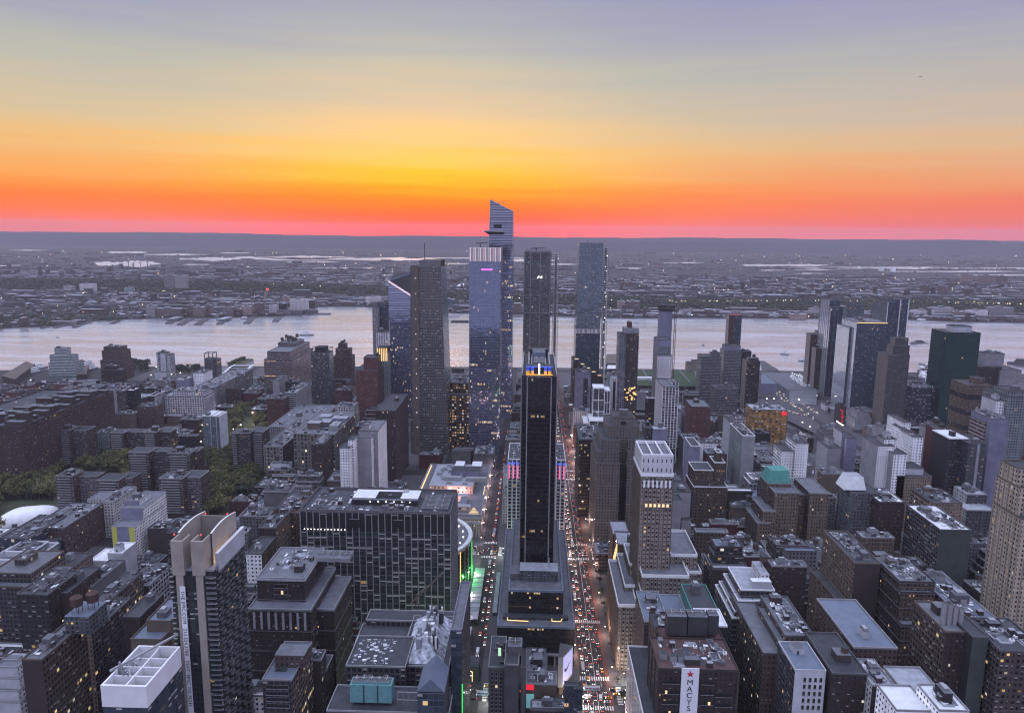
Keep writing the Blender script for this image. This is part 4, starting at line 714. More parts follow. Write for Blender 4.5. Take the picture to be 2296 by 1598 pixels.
r, T = hero('tallest right hand glass tower', 'tall navy glass tower with white edge strips at the right skyline', 3, [(1418,1530,510,1540,60),(1385,1440,530,1530,50),(1330,1420,540,1580,40)], 1100, 'navyglass', side='tealglass', n=1)
q = T[0]; m = MB(); m.box(q[0]+(q[1]-q[0])*.45, q[0]+(q[1]-q[0])*.45+1.8, q[2]-.5, q[2]-.1, 0, q[4], 'whitepaint'); m.box(q[1]-1.6, q[1], q[2]-.5, q[2]-.1, 0, q[4], 'whitepaint'); m.box(T[1][0]-.3, T[1][0]+1, T[1][2]-.5, T[1][2]-.1, 0, T[1][4], 'whitepaint'); m.build('edge_strip', r)
r, T = hero('ribbed masonry tower with a banded top', 'ribbed beige and grey masonry tower with a narrow banded red top', 17, [(598,730,282,1270,30),(485,618,290,1262,40),(540,728,180,1275,24),(563,715,95,1282,18)], 1080, 'grey', side='pinstripe', n=1, ledges=None)
hero('dark green slab', 'broad dark green slab tower with a white roof box', 3, [(1778,2008,735,1360,50),(1828,1948,692,1375,26)], 1370, 'greenslab', side='greenslab', roof='roof_dark', n=0, front2='blank_white', parmat='blank_dark')
hero('dark low glass block', 'low dark glass block left of the dark green slab', 3, [(1545,1745,1100,1330,50)], 1330, 'deepblue', roof='roof_grey')
hero('maroon brick slab with a pale water tower box', 'long maroon brick slab with a pale curved box on its roof at the right edge', 3, [(1990,2150,960,1400,60),(2140,2282,985,1395,60),(2042,2168,872,1410,26)], 1160, 'brown', side='red', n=2, front2='blank_light', bulk='blank_light')
r, T = hero('round banded tan tower', 'tan and black banded tower with a small round banded lantern on top', 3, [(1918,2080,1085,1020,40),(1972,2034,1040,1030,16)], 1430, 'tan', side='tan', n=0, parmat='blank_tan')
q = T[0]; m = MB()
for i in range(5): zz = q[4]-13-i*22; m.box(q[0]-.4, q[1]+.4, q[2]-.4, q[2]-.02, zz-7, zz, 'dark', bottom=True); m.box(q[0]-.4, q[0]-.02, q[2], q[3], zz-7, zz, 'dark', bottom=True)
m.build('dark_band', r)
hero('lavender blank wall slab', 'tall lavender blank walled slab beside the pale teal gridded tower', 3, [(2080,2200,1310,830,40)], 1565, 'blank_violet', side='blank_violet', n=2, roof='roof_light')
hero('rounded balcony corner', 'tan block with rounded corner balconies left of the lavender blank slab', 3, [(2035,2080,1335,838,30)], 1700, 'brownband', n=0)
hero('pale teal gridded tower', 'pale teal tower with a grid of windows and open glass top at the right edge', 3, [(2190,2330,1165,900,50),(2210,2330,1130,905,36)], 1600, 'tealwin', n=1, ledges=(3.4,'blank_grey',.3))
hero('white stair tower block', 'white block with a tall blank stair wall left of the pale teal tower', 3, [(2112,2190,1190,905,30)], 1300, 'white', side='blank_white', n=1)
hero('black glass tower with a pale edge', 'black glass tower with one pale vertical strip near the right edge', 17, [(1405,1600,1300,800,40)], 2200, 'blackglass', side='navyglass', n=1, roof='roof_dark')
q = BOXES[-1]; rr = bpy.data.objects.get(q[5]); m = MB(); m.box(q[0]+(q[1]-q[0])*.5, q[0]+(q[1]-q[0])*.66, q[2]-.5, q[2]-.1, 0, q[4], 'blank_light'); m.build('edge_strip', rr)
hero('outlined dark panel tower', 'dark tower whose blank side carries a thin white outline', 17, [(1180,1400,1245,815,36)], 1900, 'dark', side='blank_dark', roof='roof_white', n=1, parmat='whitepaint')
hero('bright red walled block', 'narrow block with a bright red side wall', 17, [(1120,1200,1180,850,40)], 1500, 'blank_red', n=1)
hero('brick block with white piers', 'tall brick and white pier apartment block among red roofs', 17, [(770,880,1230,830,30),(655,740,1060,870,40),(715,775,1180,845,40)], 1600, 'white', side='white', n=1)
hero('cream blank bulkhead block', 'brick block with a cream blank bulkhead beside the red walled block', 17, [(1008,1110,1170,880,34),(1010,1125,1080,890,18)], 1400, 'brown', side='blank_light', n=1)
hero('cream stepped apartment block', 'cream stepped apartment block with balconies and a pale penthouse tower', 17, [(545,695,1420,800,34),(365,550,1330,812,40),(437,577,1250,822,18)], 1600, 'white', side='blank_light', n=1)
hero('grey balcony tower', 'dark grey gridded balcony tower, leftmost of the three by the green roof', 3, [(135,270,895,1540,36),(200,262,868,1550,14)], 1210, 'balcony', side='balcony', ledges=(3.1,'concrete',.4), n=1)
hero('taller grey balcony tower', 'tallest gridded balcony tower with a pale blank cap', 3, [(290,405,855,1530,36),(296,400,822,1534,26)], 1090, 'balcony', side='balcony', ledges=(3.1,'concrete',.4), n=1, front2='blank_violet')
hero('short grey balcony block', 'shorter gridded balcony block in front of the tallest balcony tower', 3, [(230,383,1105,1330,36),(255,350,1090,1340,16)], 1270, 'balcony', side='balcony', ledges=(3.1,'concrete',.4), n=1)
r, T = hero('red crowned slender tower', 'slender tower with a red glowing stripe and beige side above the river', 3, [(322,408,615,1640,24)], 860, 'navyglass', side='blank_beige', n=0)
q = T[0]; m = MB(); m.box(q[0]+1, q[0]+(q[1]-q[0])*.42, q[2]-.4, q[2]-.1, 0, q[4], 'red', bottom=True); m.build('red_stripe', r); m = MB()
for i in range(5): x = q[0]+4+i*(q[1]-q[0]-8)/4; m.box(x-.5, x+.5, q[2], q[2]+1, q[4]+1.2, q[4]+2.4, 'lampred')
m.build('lamp', r)
hero('dark tower behind the balcony cap', 'narrow dark tower right behind the tallest balcony tower', 3, [(405,472,858,1560,26)], 1000, 'dark', n=1)
hero('black brown tower with roof horn', 'dark brown tower with a beige edge and uneven top beside the pier lot', 3, [(440,530,925,1400,30),(455,520,905,1406,16)], 1240, 'darklit', side='blank_beige', n=2)
hero('small beige slab by the green roof', 'small beige slab building behind the green roof', 15, [(1470,1590,375,1700,20),(1525,1590,350,1702,12)], 490, 'blank_beige', n=0)
r, T = hero('dark bronze tower with a brown cap', 'dark bronze glass tower with a grey corner pier and orange brown cap', 15, [(765,920,40,1270,34),(695,770,60,1262,40)], 940, 'darklit', side='balcony', n=1, front2='balcony')
q = T[0]; m = MB(); m.box(q[0]-2, q[1], q[2]+3, q[3]-3, q[4], q[4]+9, 'blank_light'); m.box(q[0]+5, q[1]-12, q[2]+5, q[3]-6, q[4]+9, q[4]+19, 'roof_red'); m.build('penthouse', r)
m = MB(); rn = random.Random(3)
for i in range(60):
    u = rn.random(); v = rn.random(); zz = q[4]*(.30+.14*v) if i < 35 else q[4]*(.06+.12*v); m.box(q[0]+(q[1]-q[0])*u*.9, q[0]+(q[1]-q[0])*u*.9+2, q[2]-.3, q[2]-.05, zz, zz+1.8, 'orangebar')
m.build('lit_window', r)
r, T = hero('tower under construction', 'slim stepped concrete tower under construction with a dark netted top', 2, [(2108,2205,885,1330,30),(2105,2200,780,1345,40),(2128,2208,590,1420,26)], 1060, 'whitegrid', side='blank_beige', n=0, front2='blank_violet')
q = T[2]; m = MB(); m.box(q[0]-2, q[1]+4, q[2]-1, q[3], q[4]+1, atY(1495, 684, 1420)[2], 'blank_dark', 'blank_dark'); m.build('netted_top', r)
q = T[1]; m = MB(); m.box(q[0]+.5, q[1]-.5, q[2]-.4, q[2]-.05, T[0][4], q[4]-12, 'tealwin'); m.build('glazed_front', r)
hero('white gridded loft block', 'big white gridded loft block in front of the tower under construction', 15, [(1190,1372,655,1050,60),(1300,1370,600,1070,30)], 1020, 'whitegrid', side='lightgrid', roof='roof_grey', ribs=(.8,4.6,'whitepaint'), n=3)
hero('lavender slab with a dark slot', 'lavender blank slab with one dark window column beside 34th street traffic', 15, [(195,368,480,1240,30)], 800, 'blank_violet', n=2)
q = BOXES[-1]; rr = bpy.data.objects.get(q[5]); m = MB(); m.box(q[0]+(q[1]-q[0])*.52, q[0]+(q[1]-q[0])*.82, q[2]-.3, q[2]-.05, 0, q[4]-10, 'dark'); m.build('window_strip', rr)
r, T = hero('stacked glass box tower', 'glass tower of stacked boxes outlined by white frames', 15, [(395,525,662,1110,26),(527,588,690,1115,26),(350,545,1035,1085,40),(285,350,1060,1090,40)], 1230, 'blackglass', side='blank_light', roof='roof_white', n=0, parmat='whitepaint')
m = MB()
for q in T:
    for i in range(3): x = q[0]+(q[1]-q[0])*i/2; m.box(x-.4, x+.4, q[2]-.7, q[2]-.1, 0, q[4]+1, 'whitepaint')
    zz = q[4]-1
    while zz > 20: m.box(q[0]-.4, q[1]+.4, q[2]-.6, q[2]-.1, zz, zz+.9, 'whitepaint', bottom=True); zz -= 18
m.build('white_frame', r)
hero('white pier tower with a red rail light', 'white sided tower with dark windows and red lights left of the bronze tower', 15, [(590,670,520,1150,30)], 950, 'blank_white', side='blank_light', n=2)
q = BOXES[-1]; rr = bpy.data.objects.get(q[5]); m = MB(); m.box(q[0]+(q[1]-q[0])*.45, q[0]+(q[1]-q[0])*.8, q[2]-.3, q[2]-.05, 0, q[4]-6, 'dark'); m.build('window_strip', rr)
hero('black block with amber floors', 'black office block with amber lit floors beside the avenue traffic', 15, [(235,480,1255,860,70)], 1490, 'podium', side='blank_dark', n=2, ledges=(4.2,'blank_dark',.3))
hero('blank lavender shed behind hotel', 'small blank lavender wall right behind the stepped hotel', 15, [(1080,1243,1140,960,20)], 1290, 'blank_violet', roof='roof_light', n=1)
hero('dark grey narrow pair', 'dark narrow tower between the hotel and the lavender wall', 15, [(985,1075,1120,965,26)], 1300, 'dark', n=1)
hero('plum brick block with a white skylight', 'plum brick block with a white skylight right of the white gridded loft', 15, [(1520,1740,880,1130,50)], 1180, 'red', n=1, roof='roof_grey')
hero('amber lit market building', 'amber lit yellow fronted building with a red sign at its corner', 16, [(765,1165,915,1130,40)], 1130, 'yellowlit', side='yellowlit', roof='roof_light', n=2, ribs=(.7,9,'blank_tan'))
q = BOXES[-1]; rr = bpy.data.objects.get(q[5]); m = MB(); m.cyl(0, 0, .1, 0, .1, 'redsign'); m = MB(); m.box(q[1]-9, q[1]-1, q[2]-1.2, q[2]-.6, q[4]-7, q[4]-2, 'redsign', bottom=True); m.build('sign', rr)
hero('pale slab with white parapet', 'pale slab with a bright white roof edge facing the tunnel road', 16, [(650,795,1210,900,60)], 1420, 'blank_light', side='tealwin', parmat='whitepaint', n=2)
hero('white narrow slab left of it', 'narrow white slab with a yellow roof light left of the pale slab', 16, [(515,570,1070,990,40)], 1250, 'blank_white', n=1)
hero('cream apartments with dark windows', 'cream apartment block with rows of dark windows and a plain tower', 16, [(1100,1250,1390,850,30),(1262,1405,1300,846,34)], 1598, 'white', side='whitegrid', n=1)
hero('white tipped apartment block', 'pale apartment block with a tall white bulkhead near the bus ramps', 16, [(1625,1780,1350,880,34),(1635,1700,1240,890,14)], 1500, 'blank_light', side='white', n=1)
hero('lavender slab by the ramps', 'blank lavender slab tower standing right of the bus ramps', 16, [(1840,1960,1240,900,34),(1790,1850,1170,905,26)], 1470, 'blank_violet', side='white', n=1)
hero('pale block with white roof fins', 'small white block with a bright roof opening among low brick roofs', 16, [(62,168,1330,905,40)], 1470, 'blank_violet', roof='roof_dark', parmat='whitepaint', n=0)
hero('red lit corner building', 'narrow building covered with red lit signs near the tunnel road', 16, [(1760,1840,870,1330,20)], 980, 'brown', n=1)
q = BOXES[-1]; rr = bpy.data.objects.get(q[5]); m = MB(); rn = random.Random(2)
for i in range(9): x = q[0]+2+rn.random()*(q[1]-q[0]-8); zz = q[4]-6-rn.random()*24; m.box(x, x+2, q[2]-.5, q[2]-.1, zz, zz+2.2, 'redsign', bottom=True)
m.build('sign', rr)
# right middle
hero('tan tower with white trimmed setbacks', 'tan brick tower with white trimmed setbacks and rows of lit windows', 6, [(500,705,255,800,40),(502,620,155,808,30),(625,690,110,810,24),(640,670,50,815,14)], 430, 'tanlit', side='brown', parmat='whitepaint', n=1)
r, T = hero('green mansard roofed block', 'brown brick block with a green copper mansard roof and stepped white terraces', 6, [(985,1130,290,705,46),(1130,1195,300,716,40),(1195,1308,293,703,46),(940,1080,235,722,24),(915,990,400,700,40),(880,960,470,698,40)], 540, 'tanlit', side='brown', roof='roof_grey', parmat='blank_light', n=1)
q = T[3]; m = MB(); ins = 4
T4 = [(q[0]+ins, q[2]+ins, q[4]+13), (q[1]-ins*.4, q[2]+ins, q[4]+13), (q[1]-ins*.4, q[3]-ins, q[4]+13), (q[0]+ins, q[3]-ins, q[4]+13)]; B4 = [(q[0], q[2], q[4]+1.2), (q[1], q[2], q[4]+1.2), (q[1], q[3], q[4]+1.2), (q[0], q[3], q[4]+1.2)]
for i in range(4): j = (i+1) % 4; m.face([B4[i], B4[j], T4[j], T4[i]], 'copper')
m.face(T4, 'copper'); m.build('mansard_roof', r)
r, T = hero('wedding cake loft', 'dark loft building stepping back in white trimmed tiers with a white top', 6, [(730,990,1040,490,50),(745,990,1000,494,46),(765,985,935,498,42),(782,985,870,503,36)], 1180, 'loft', side='loft', roof='roof_light', parmat='whitepaint', n=0, ledges=(4,'blank_grey',.3))
q = T[3]; m = MB(); m.box(q[0]+16, q[1]-2, q[2]+8, q[3]-6, q[4], q[4]+9, 'white', 'roof_light'); m.box(q[1]-16, q[1]-2, q[2]+2, q[2]+8, q[4], q[4]+6, 'blank_white', 'roof_white'); m.build('penthouse', r); tank(r, q[0]+22, q[2]+22, q[4]+9, 3)
hero('plain brown blank fronted block', 'tall brown block with a blank dark front and lit windows along its side', 7, [(402,556,712,520,60),(325,386,972,512,44),(258,330,900,540,44)], 1120, 'blank_brown', side='tanlit', n=2, parmat='blank_tan')
hero('broad brown block with lit windows', 'broad brown office block with rows of lit windows and a crowded roof', 7, [(668,882,822,495,42),(675,880,885,491,40),(680,880,1080,484,40),(605,700,740,556,34)], 1290, 'tanlit', side='brown', roof='roof_grey', parmat='blank_brown', n=4, ledges=(11,'blank_grey',.4))
hero('tan block with tall roof vents', 'tan ribbed block with three tall steel vents on its roof', 7, [(942,1092,1120,405,36)], 1400, 'brown', side='loftlit', ribs=None, roof='roof_grey', n=1, parmat='blank_tan')
q = BOXES[-1]; rr = bpy.data.objects.get(q[5]); m = MB()
for i in range(4): m.cyl(q[0]+3+i*3.4, q[2]+9, 1.5, q[4], q[4]+14-i, 'metal', 'darkmetal', n=12)
m.build('vent_stack', rr)
hero('green grey party wall', 'blank green grey party wall slab beside the tan ribbed block', 7, [(1105,1200,1150,398,40)], 1420, 'blank_green', side='blank_dark', n=1)
r, T = hero('tall tan tower at right edge', 'tall tan masonry tower with ribbed sides rising at the right edge of the view', 7, [(1375,1700,150,524,20),(1378,1700,262,520,26),(1392,1700,450,512,32)], 1200, 'tanlight', side='tanlight', ribs=(.8,5.6,'blank_beige'), n=0, parmat='blank_tan')
hero('flat roof by the tan tower', 'long low block with a broad blue grey roof below the tall tan tower', 7, [(1110,1315,1095,455,80)], 1180, 'loft', roof='roof_blue', n=4, parmat='concrete')
hero('dark block with scattered lit windows', 'dark office block with scattered amber windows at the lower right corner', 7, [(1270,1560,1235,390,36)], 1598, 'darklit', side='darklit', roof='roof_dark', n=2)
r, T = hero('white punched window block', 'white block with dark punched windows and a lavender roof', 6, [(1105,1290,1350,395,30)], 1510, 'blank_white', side='dark', roof='roof_blue', n=1, parmat='blank_white', bulk='blank_white')
q = T[0]; windows(r, 'f', 'signblack', 1.6, 2.6, 4, 5, q[0]+(q[1]-q[0])*.25, q[1]-1, q[2], q[4]-25, q[4]-3)
r, T = hero('L shaped blue roofed block', 'brown block with a blue grey roof pavilion and a long side of tiny lights', 6, [(1040,1235,1240,428,56),(1045,1220,1145,440,52),(915,1045,1250,432,80)], 1340, 'brown', side='darklit', roof='roof_grey', n=3)
r, T = hero('brown block beneath flat roof', 'dark brown block with a round water tank at the lower right', 7, [(270,480,1370,392,44)], 1598, 'brown', side='blank_brown', tanks=1, n=1)
hero('flat roofed dark warehouse', 'dark warehouse with a flat blue grey roof and one white hut', 7, [(395,658,1215,420,60)], 1290, 'brown', roof='roof_blue', n=1, bulk='blank_white', parmat='concrete')
hero('white stepped roof building', 'building with bright stepped white roofs at the bottom right', 7, [(505,640,1440,385,26),(700,930,1490,380,26)], 1598, 'brownwide', side='white', roof='roof_light', n=3, parmat='concrete')
hero('near white roofed block', 'near block with a wide pale roof and white walls at the bottom edge', 7, [(905,1085,1590,345,22),(650,860,1590,352,22)], 1700, 'white', side='white', roof='roof_white', n=2, parmat='blank_light', bulk='blank_dark')
hero('tan penthouse tower', 'tan office tower with a white two part penthouse', 7, [(655,862,190,800,40),(692,812,145,806,24)], 500, 'tanlit', side='tan', n=0, front2='blank_white')
r, T = hero('white mansard topped block', 'grey block capped by a white sloping mansard penthouse', 7, [(388,550,292,705,30)], 480, 'grey', side='tealwin', n=0)
q = T[0]; m = MB(); w_ = (q[1]-q[0])
B4 = [(q[0]-6, q[2]+6, q[4]+1.2), (q[0]+w_*.6, q[2]+6, q[4]+1.2), (q[0]+w_*.6, q[3]-3, q[4]+1.2), (q[0]-6, q[3]-3, q[4]+1.2)]; T4 = [(q[0]-1, q[2]+10, q[4]+14), (q[0]+w_*.5, q[2]+9, q[4]+14), (q[0]+w_*.5, q[3]-6, q[4]+14), (q[0]-1, q[3]-6, q[4]+14)]
for i in range(4): j = (i+1) % 4; m.face([B4[i], B4[j], T4[j], T4[i]], 'roof_white')
m.face(T4, 'roof_light'); m.build('mansard_roof', r)
hero('brown block with pale roof panels', 'brown block with bright pale roof panels below the tan penthouse tower', 7, [(548,700,345,690,40)], 480, 'brown', roof='roof_white', n=2)
hero('tan ribbed mid block', 'tan block with ribbed side windows right of the pale panelled roof', 7, [(865,1045,350,690,40)], 560, 'tan', side='loftlit', n=2)
hero('stepped pale roofed block', 'pale stepped block below the lavender blank slab', 7, [(1068,1240,395,720,40),(1070,1190,300,740,24)], 520, 'grey', side='white', roof='roof_light', n=2, parmat='blank_light')
hero('green walled block with white roof', 'dark green grey block with a bright white cluttered roof', 7, [(910,1098,512,630,60)], 640, 'blank_green', side='loft', roof='roof_white', n=3)
# department store and neighbours
r, T = hero('department store', 'brown brick department store block hung with a tall white lettered banner', 6, [(292,770,1345,400,34),(345,745,1300,410,40)], 1700, 'brown', side='brown', roof='roof_red', n=3, parmat='blank_brown', ribs=(1.2,11,'blank_brown'))
q = T[0]; fz = q[4]; wx = q[0]
windows(r, 'f', 'signblack', 1.7, 2.4, 7, 6, wx+3, wx+(q[1]-wx)*.26, q[2]-.5, fz-44, fz-4, lit=((1,4),(3,2),(5,1)), litmat='warmglow', frame='blank_brown')
windows(r, 'f', 'signblack', 1.7, 2.4, 5, 6, wx+(q[1]-wx)*.54, wx+(q[1]-wx)*.70, q[2]-.5, fz-44, fz-4, lit=((0,1),(1,1),(2,1),(0,0),(3,3)), litmat='warmglow', frame='blank_brown')
windows(r, 'f', 'signblack', 1.7, 2.4, 7, 5, wx+(q[1]-wx)*.73, q[1]-3, q[2]-.5, fz-44, fz-12, lit=((6,2),), litmat='warmglow', frame='blank_brown')
fans(r, q[0]+(q[1]-q[0])*.24, q[0]+(q[1]-q[0])*.50, 436, 446, fz+1, fz+14, 2, 1, 'darkmetal'); fans(r, q[0]+(q[1]-q[0])*.52, q[0]+(q[1]-q[0])*.78, 436, 446, fz+1, fz+14, 2, 1, 'darkmetal'); fans(r, q[0]+(q[1]-q[0])*.80, q[0]+(q[1]-q[0])*.94, 438, 446, fz+1, fz+14, 1, 1, 'darkmetal')
A_ = atY(1528.5, 1500, 398.6); B_ = atY(1568, 1500, 398.6); zt_ = A_[2]+1
bn = thing('banner', 'tall white banner with a red star and black vertical letters on the department store', 'banner', ((A_[0]+B_[0])/2, 398.6, 0))
m = MB(); m.box(A_[0], B_[0], 398.2, 398.7, 20, zt_, 'signwhite', bottom=True); m.build('cloth', bn)
cx = (A_[0]+B_[0])/2; m = MB(); R1 = 2.3
pts = [(cx+(R1 if i % 2 == 0 else R1*.42)*math.sin(math.pi*i/5), 398.1, zt_-3.6+(R1 if i % 2 == 0 else R1*.42)*math.cos(math.pi*i/5)) for i in range(10)]
for i in range(10): m.face([(cx, 398.05, zt_-3.6), pts[(i+1) % 10], pts[i]][::-1], 'signred')
m.build('star', bn)
for i, ch in enumerate('MACYS'): text(bn, ch, (cx, 398.05, zt_-10.4-i*4.22), 4.9, XV, 'signblack', 'letter', align='CENTER')
hero('roof with green plant', 'brown block with a blue grey roof and green tanks behind the department store', 6, [(208,350,1060,478,44),(350,482,1065,479,40)], 1110, 'brown', roof='roof_blue', n=2, parmat='concrete')
hero('mint walled block with a white roof', 'mint green walled block with a white and dark flat roof', 6, [(540,702,1085,448,22)], 1150, 'blank_dark', side='blank_teal', roof='roof_white', n=0, parmat='whitepaint')
hero('dark roofed mint walled rear', 'dark flat roof with mint green parapets behind the white roof', 6, [(500,660,1020,472,44)], 1080, 'blank_teal', side='blank_teal', roof='roof_dark', n=1, parmat='copper')
hero('dark sunken roof block', 'dark roofed block with a reddish strip behind the roof fans', 6, [(275,570,1135,446,28)], 1180, 'brown', roof='roof_dark', n=3, parmat='blank_brown')
r, T = (lambda q: (building('white ribbed store wing', 'long store wing with tall white ribs along the avenue at the bottom edge', [q], 'ribs', side='ribs', roof='roof_dark', n=1, parmat='whitepaint'), [q]))((69.5, 92, 330, 478, 58))
HERO.append(('white ribbed store wing', 1405, 1450, 1440, 1598, 330)); OCC.append((1400, 1450, 1598, 330))
# ================= left foreground
r, T = hero('balconied tower with twin concrete fins', 'dark glass balcony tower with twin pale concrete fins and a lettered banner', 4, [(1015,1272,752,378,44)], 1700, 'epic', side='epic', roof='roof_light', parmat='blank_light', n=0)
q = T[0]; zq = q[4]; a, b, c, d = q[:4]; W_ = b-a
zf = atY(TX(4, 1070), TY(4, 572), 377)[2]
for (u0, u1) in ((.08, .36), (.54, .82)):
    m = MB(); x0 = a+W_*u0; x1 = a+W_*u1; xi = x0+(x1-x0)*.22; xj = x1-(x1-x0)*.18 
    m.box(xi, xj, c-1.2, c-.05, 0, zq-2, 'fincrete'); m.box(x0, x1, c-1.6, c-.4, zq-2, zf, 'fincrete', bottom=True); m.box(x0, x0+.8, c-.4, c+8, zq-2, zf, 'fincrete'); m.box(x1-.8, x1, c-.4, c+8, zq-2, zf, 'fincrete'); m.build('concrete_fin', r)
for x in (a+W_*.06, a+W_*.82):
    m = MB(); n_ = 14
    for i in range(n_):
        y0_ = c+8+(d-c-10)*i/n_; y1_ = c+8+(d-c-10)*(i+1)/n_; h0 = zf+2.2*math.sin(math.pi*min(1, (i)/n_*.9+.1)); h1 = zf+2.2*math.sin(math.pi*min(1, (i+1)/n_*.9+.1))
        m.face([(x+.9, y0_, zq-2), (x+.9, y1_, zq-2), (x+.9, y1_, h1), (x+.9, y0_, h0)], 'fincrete'); m.face([(x, y1_, zq-2), (x, y0_, zq-2), (x, y0_, h0), (x, y1_, h1)], 'fincrete'); m.face([(x, y0_, h0), (x+.9, y0_, h0), (x+.9, y1_, h1), (x, y1_, h1)], 'whitepaint')
    m.build('curved_fin_wall', r)
m = MB(); m.box(a+W_*.1, a+W_*.8, d-9, d-8, zq, zf, 'blank_beige'); m.box(a+W_*.3, a+W_*.6, c+14, c+22, zq, zq+6, 'blank_grey', 'roof_grey'); m.build('bulkhead', r)
m = MB(); m.box(b-1.4, b+.5, c+6, d, zq-3, zq+8, 'blank_white', 'whitepaint', bottom=True); m.build('penthouse_wall', r)
m = MB()
for i in range(8): m.box(a+W_*.9, a+W_*.9+.8, c+10+i*4, c+10.4+i*4, zq+.2, zq+1, 'lampwarm')
m.build('lamp', r); m = MB(); zz = zq-3.1
for yy in (14, 26): Lp = bpy.data.lights.new('wall_light', 'POINT'); Lp.energy = 1500; Lp.color = (1, .62, .3); Lp.shadow_soft_size = .4; lo = bpy.data.objects.new('wall_light', Lp); COL.objects.link(lo); lo.parent = r; lo.location = (a+W_*.9-r['o'][0], c+yy-r['o'][1], zq+2)
while zz > 10:
    for i in range(5): y = c+3+i*8.4+(2.1 if int(zz/3.1) % 2 else 0); m.box(b+.02, b+1.5, y, y+3.8, zz-.22, zz, 'blank_grey', bottom=True); m.box(b+1.4, b+1.5, y, y+3.8, zz, zz+.9, 'carglass2')
    m.box(b-W_*.17, b+1.2, c-1.5, c-.02, zz-.3, zz, 'concrete', bottom=True); m.box(b-W_*.17, b+1.2, c-1.5, c-1.35, zz, zz+.9, 'carglass2'); m.box(a-.3, a+W_*.07, c-1.3, c-.02, zz-.3, zz, 'concrete', bottom=True); zz -= 3.1
m.build('balcony', r)
for (px, py) in ((1040, 565), (1230, 480), (1358, 488), (1198, 560)):
    P_ = atY(TX(4, px), TY(4, py), 384 if py > 520 else 415); m = MB(); m.box(P_[0]-.25, P_[0]+.25, P_[1]-.25, P_[1]+.25, zf+.2, zf+.9, 'lampred'); m.build('lamp', r)
A_ = atY(403, 1314, 376.4); B_ = atY(414, 1314, 376.4); zt_ = A_[2]
bn = thing('banner', 'long narrow white banner with dark lettering running down the balconied tower', 'banner', ((A_[0]+B_[0])/2, 376.4, 0))
m = MB(); m.box(A_[0], B_[0]+.2, 376.2, 376.6, 30, zt_, 'signwhite', bottom=True); m.build('cloth', bn)
text(bn, "THE EPIC.COM   212.554.2700   TEXT 'EPIC' TO 78247", (A_[0]+.55, 376.1, zt_-2.5), 2.75, XD, 'signblack', 'lettering', 1.10)
r, T = hero('white roof enclosure block', 'near glass block topped by a tall white plant enclosure open to the sky', 4, [(612,882,1565,330,36)], 1700, 'deepblue', side='deepblue', roof='roof_grey', parmat='blank_dark', par=.2, n=0)
q = T[0]; a, b, c, d, z = q; zt_ = atY(TX(4, 740), TY(4, 1435), 330)[2]; m = MB()
m.box(a, b, c-.3, c+1, z+.3, zt_, 'whitepaint', bottom=True); m.box(a, a+1, c+1, d-1, z+.3, zt_, 'whitepaint'); m.box(b-1, b, c+1, d-1, z+.3, zt_, 'whitepaint'); m.box(a, b, d-1, d, z+.3, zt_, 'whitepaint'); m.box((a+b)/2-.4, (a+b)/2+.4, c+1, d-1, z+.3, zt_-1, 'whitepaint')
for v in (.28, .5, .72): m.box(a+1, b-1, c+(d-c)*v-.35, c+(d-c)*v+.35, z+.3, zt_-1.2, 'whitepaint')
m.build('plant_enclosure', r); m = MB(); m.cyl(a+(b-a)*.72, c+5.5, 4.2, z+.3, z+5, 'roof_red', 'roof_red', n=20); m.box(a+2, a+8, c+20, c+30, z+.3, z+6, 'metal'); m.box((a+b)/2+2, b-3, c+(d-c)*.75, d-3, z+.3, z+7, 'roof_grey'); m.build('plant_room', r)
m = MB(); m.bar((a-1, c+10, zt_+1.2), (b-4, d+6, zt_+3.5), 1.0, 'metal'); m.bar((a+2, c+14, zt_-3), (a+2, c+14, zt_+4), .8, 'metal')
for i in range(16): x = a+1+random.random()*9; y = c+10+random.random()*16; m.bar((x, y, zt_-2), (x+random.uniform(-2, 2), y+random.uniform(-2, 2), zt_+1.5), .5, 'steel')
m.build('window_cleaning_crane', r)
r, T = hero('brown beaux arts block', 'big brown masonry block with ornate grey top storeys and stepped wings', 4, [(1530,1812,800,476,50),(1480,1852,985,464,64),(1852,1990,985,478,50)], 1180, 'brown', side='brown', roof='roof_grey', parmat='blank_light', cornice='blank_light', n=2, ledges=(15,'blank_grey',.5), ribs=None)
fans(r, T[0][0]+32, T[0][0]+58, T[0][3]-22, T[0][3]-8, T[0][4]+.2, T[0][4]+3, 3, 1)
m = MB(); q = T[1]
for i in range(8): x = q[0]+4+(q[1]-q[0]-8)*i/7; m.box(x-.8, x+.8, q[2]-.9, q[2]-.52, q[4]-14, q[4]-1.5, 'blank_light', bottom=True)
m.build('pilaster', r)
windows(r, 'f', 'signblack', 2.2, 3.0, 6, 3, T[0][0]+12, T[0][1]-12, T[0][2], T[0][4]-17, T[0][4]-3, lit=((3, 1),))
r, T = hero('lavender blue roofed loft', 'loft with a lavender blue flat roof and a small brown roof house', 4, [(1562,1738,1405,388,40)], 1700, 'loft', side='loftlit', roof='roof_blue', parmat='concrete', n=0, rnd=random.Random(1))
q = T[0]; m = MB(); m.box(q[0]+3, q[0]+21, q[2]+13, q[2]+25, q[4]+.1, q[4]+8, 'brown', 'roof_grey'); m.build('roof_house', r); windows(r, 'f', 'signblack', 2.4, 2.6, 6, 4, q[0]+2, q[1]-2, q[2], q[4]-18, q[4]-2)
m = MB()
for i in range(14): m.cyl(q[0]+5+i % 5*1.4, q[2]+9.5+(i//5)*1.2, .7, q[4]+.1, q[4]+1+i % 3*.5, 'leafdark' if 'leafdark' in MATS else 'blank_green', n=6)
m.build('planter', r)
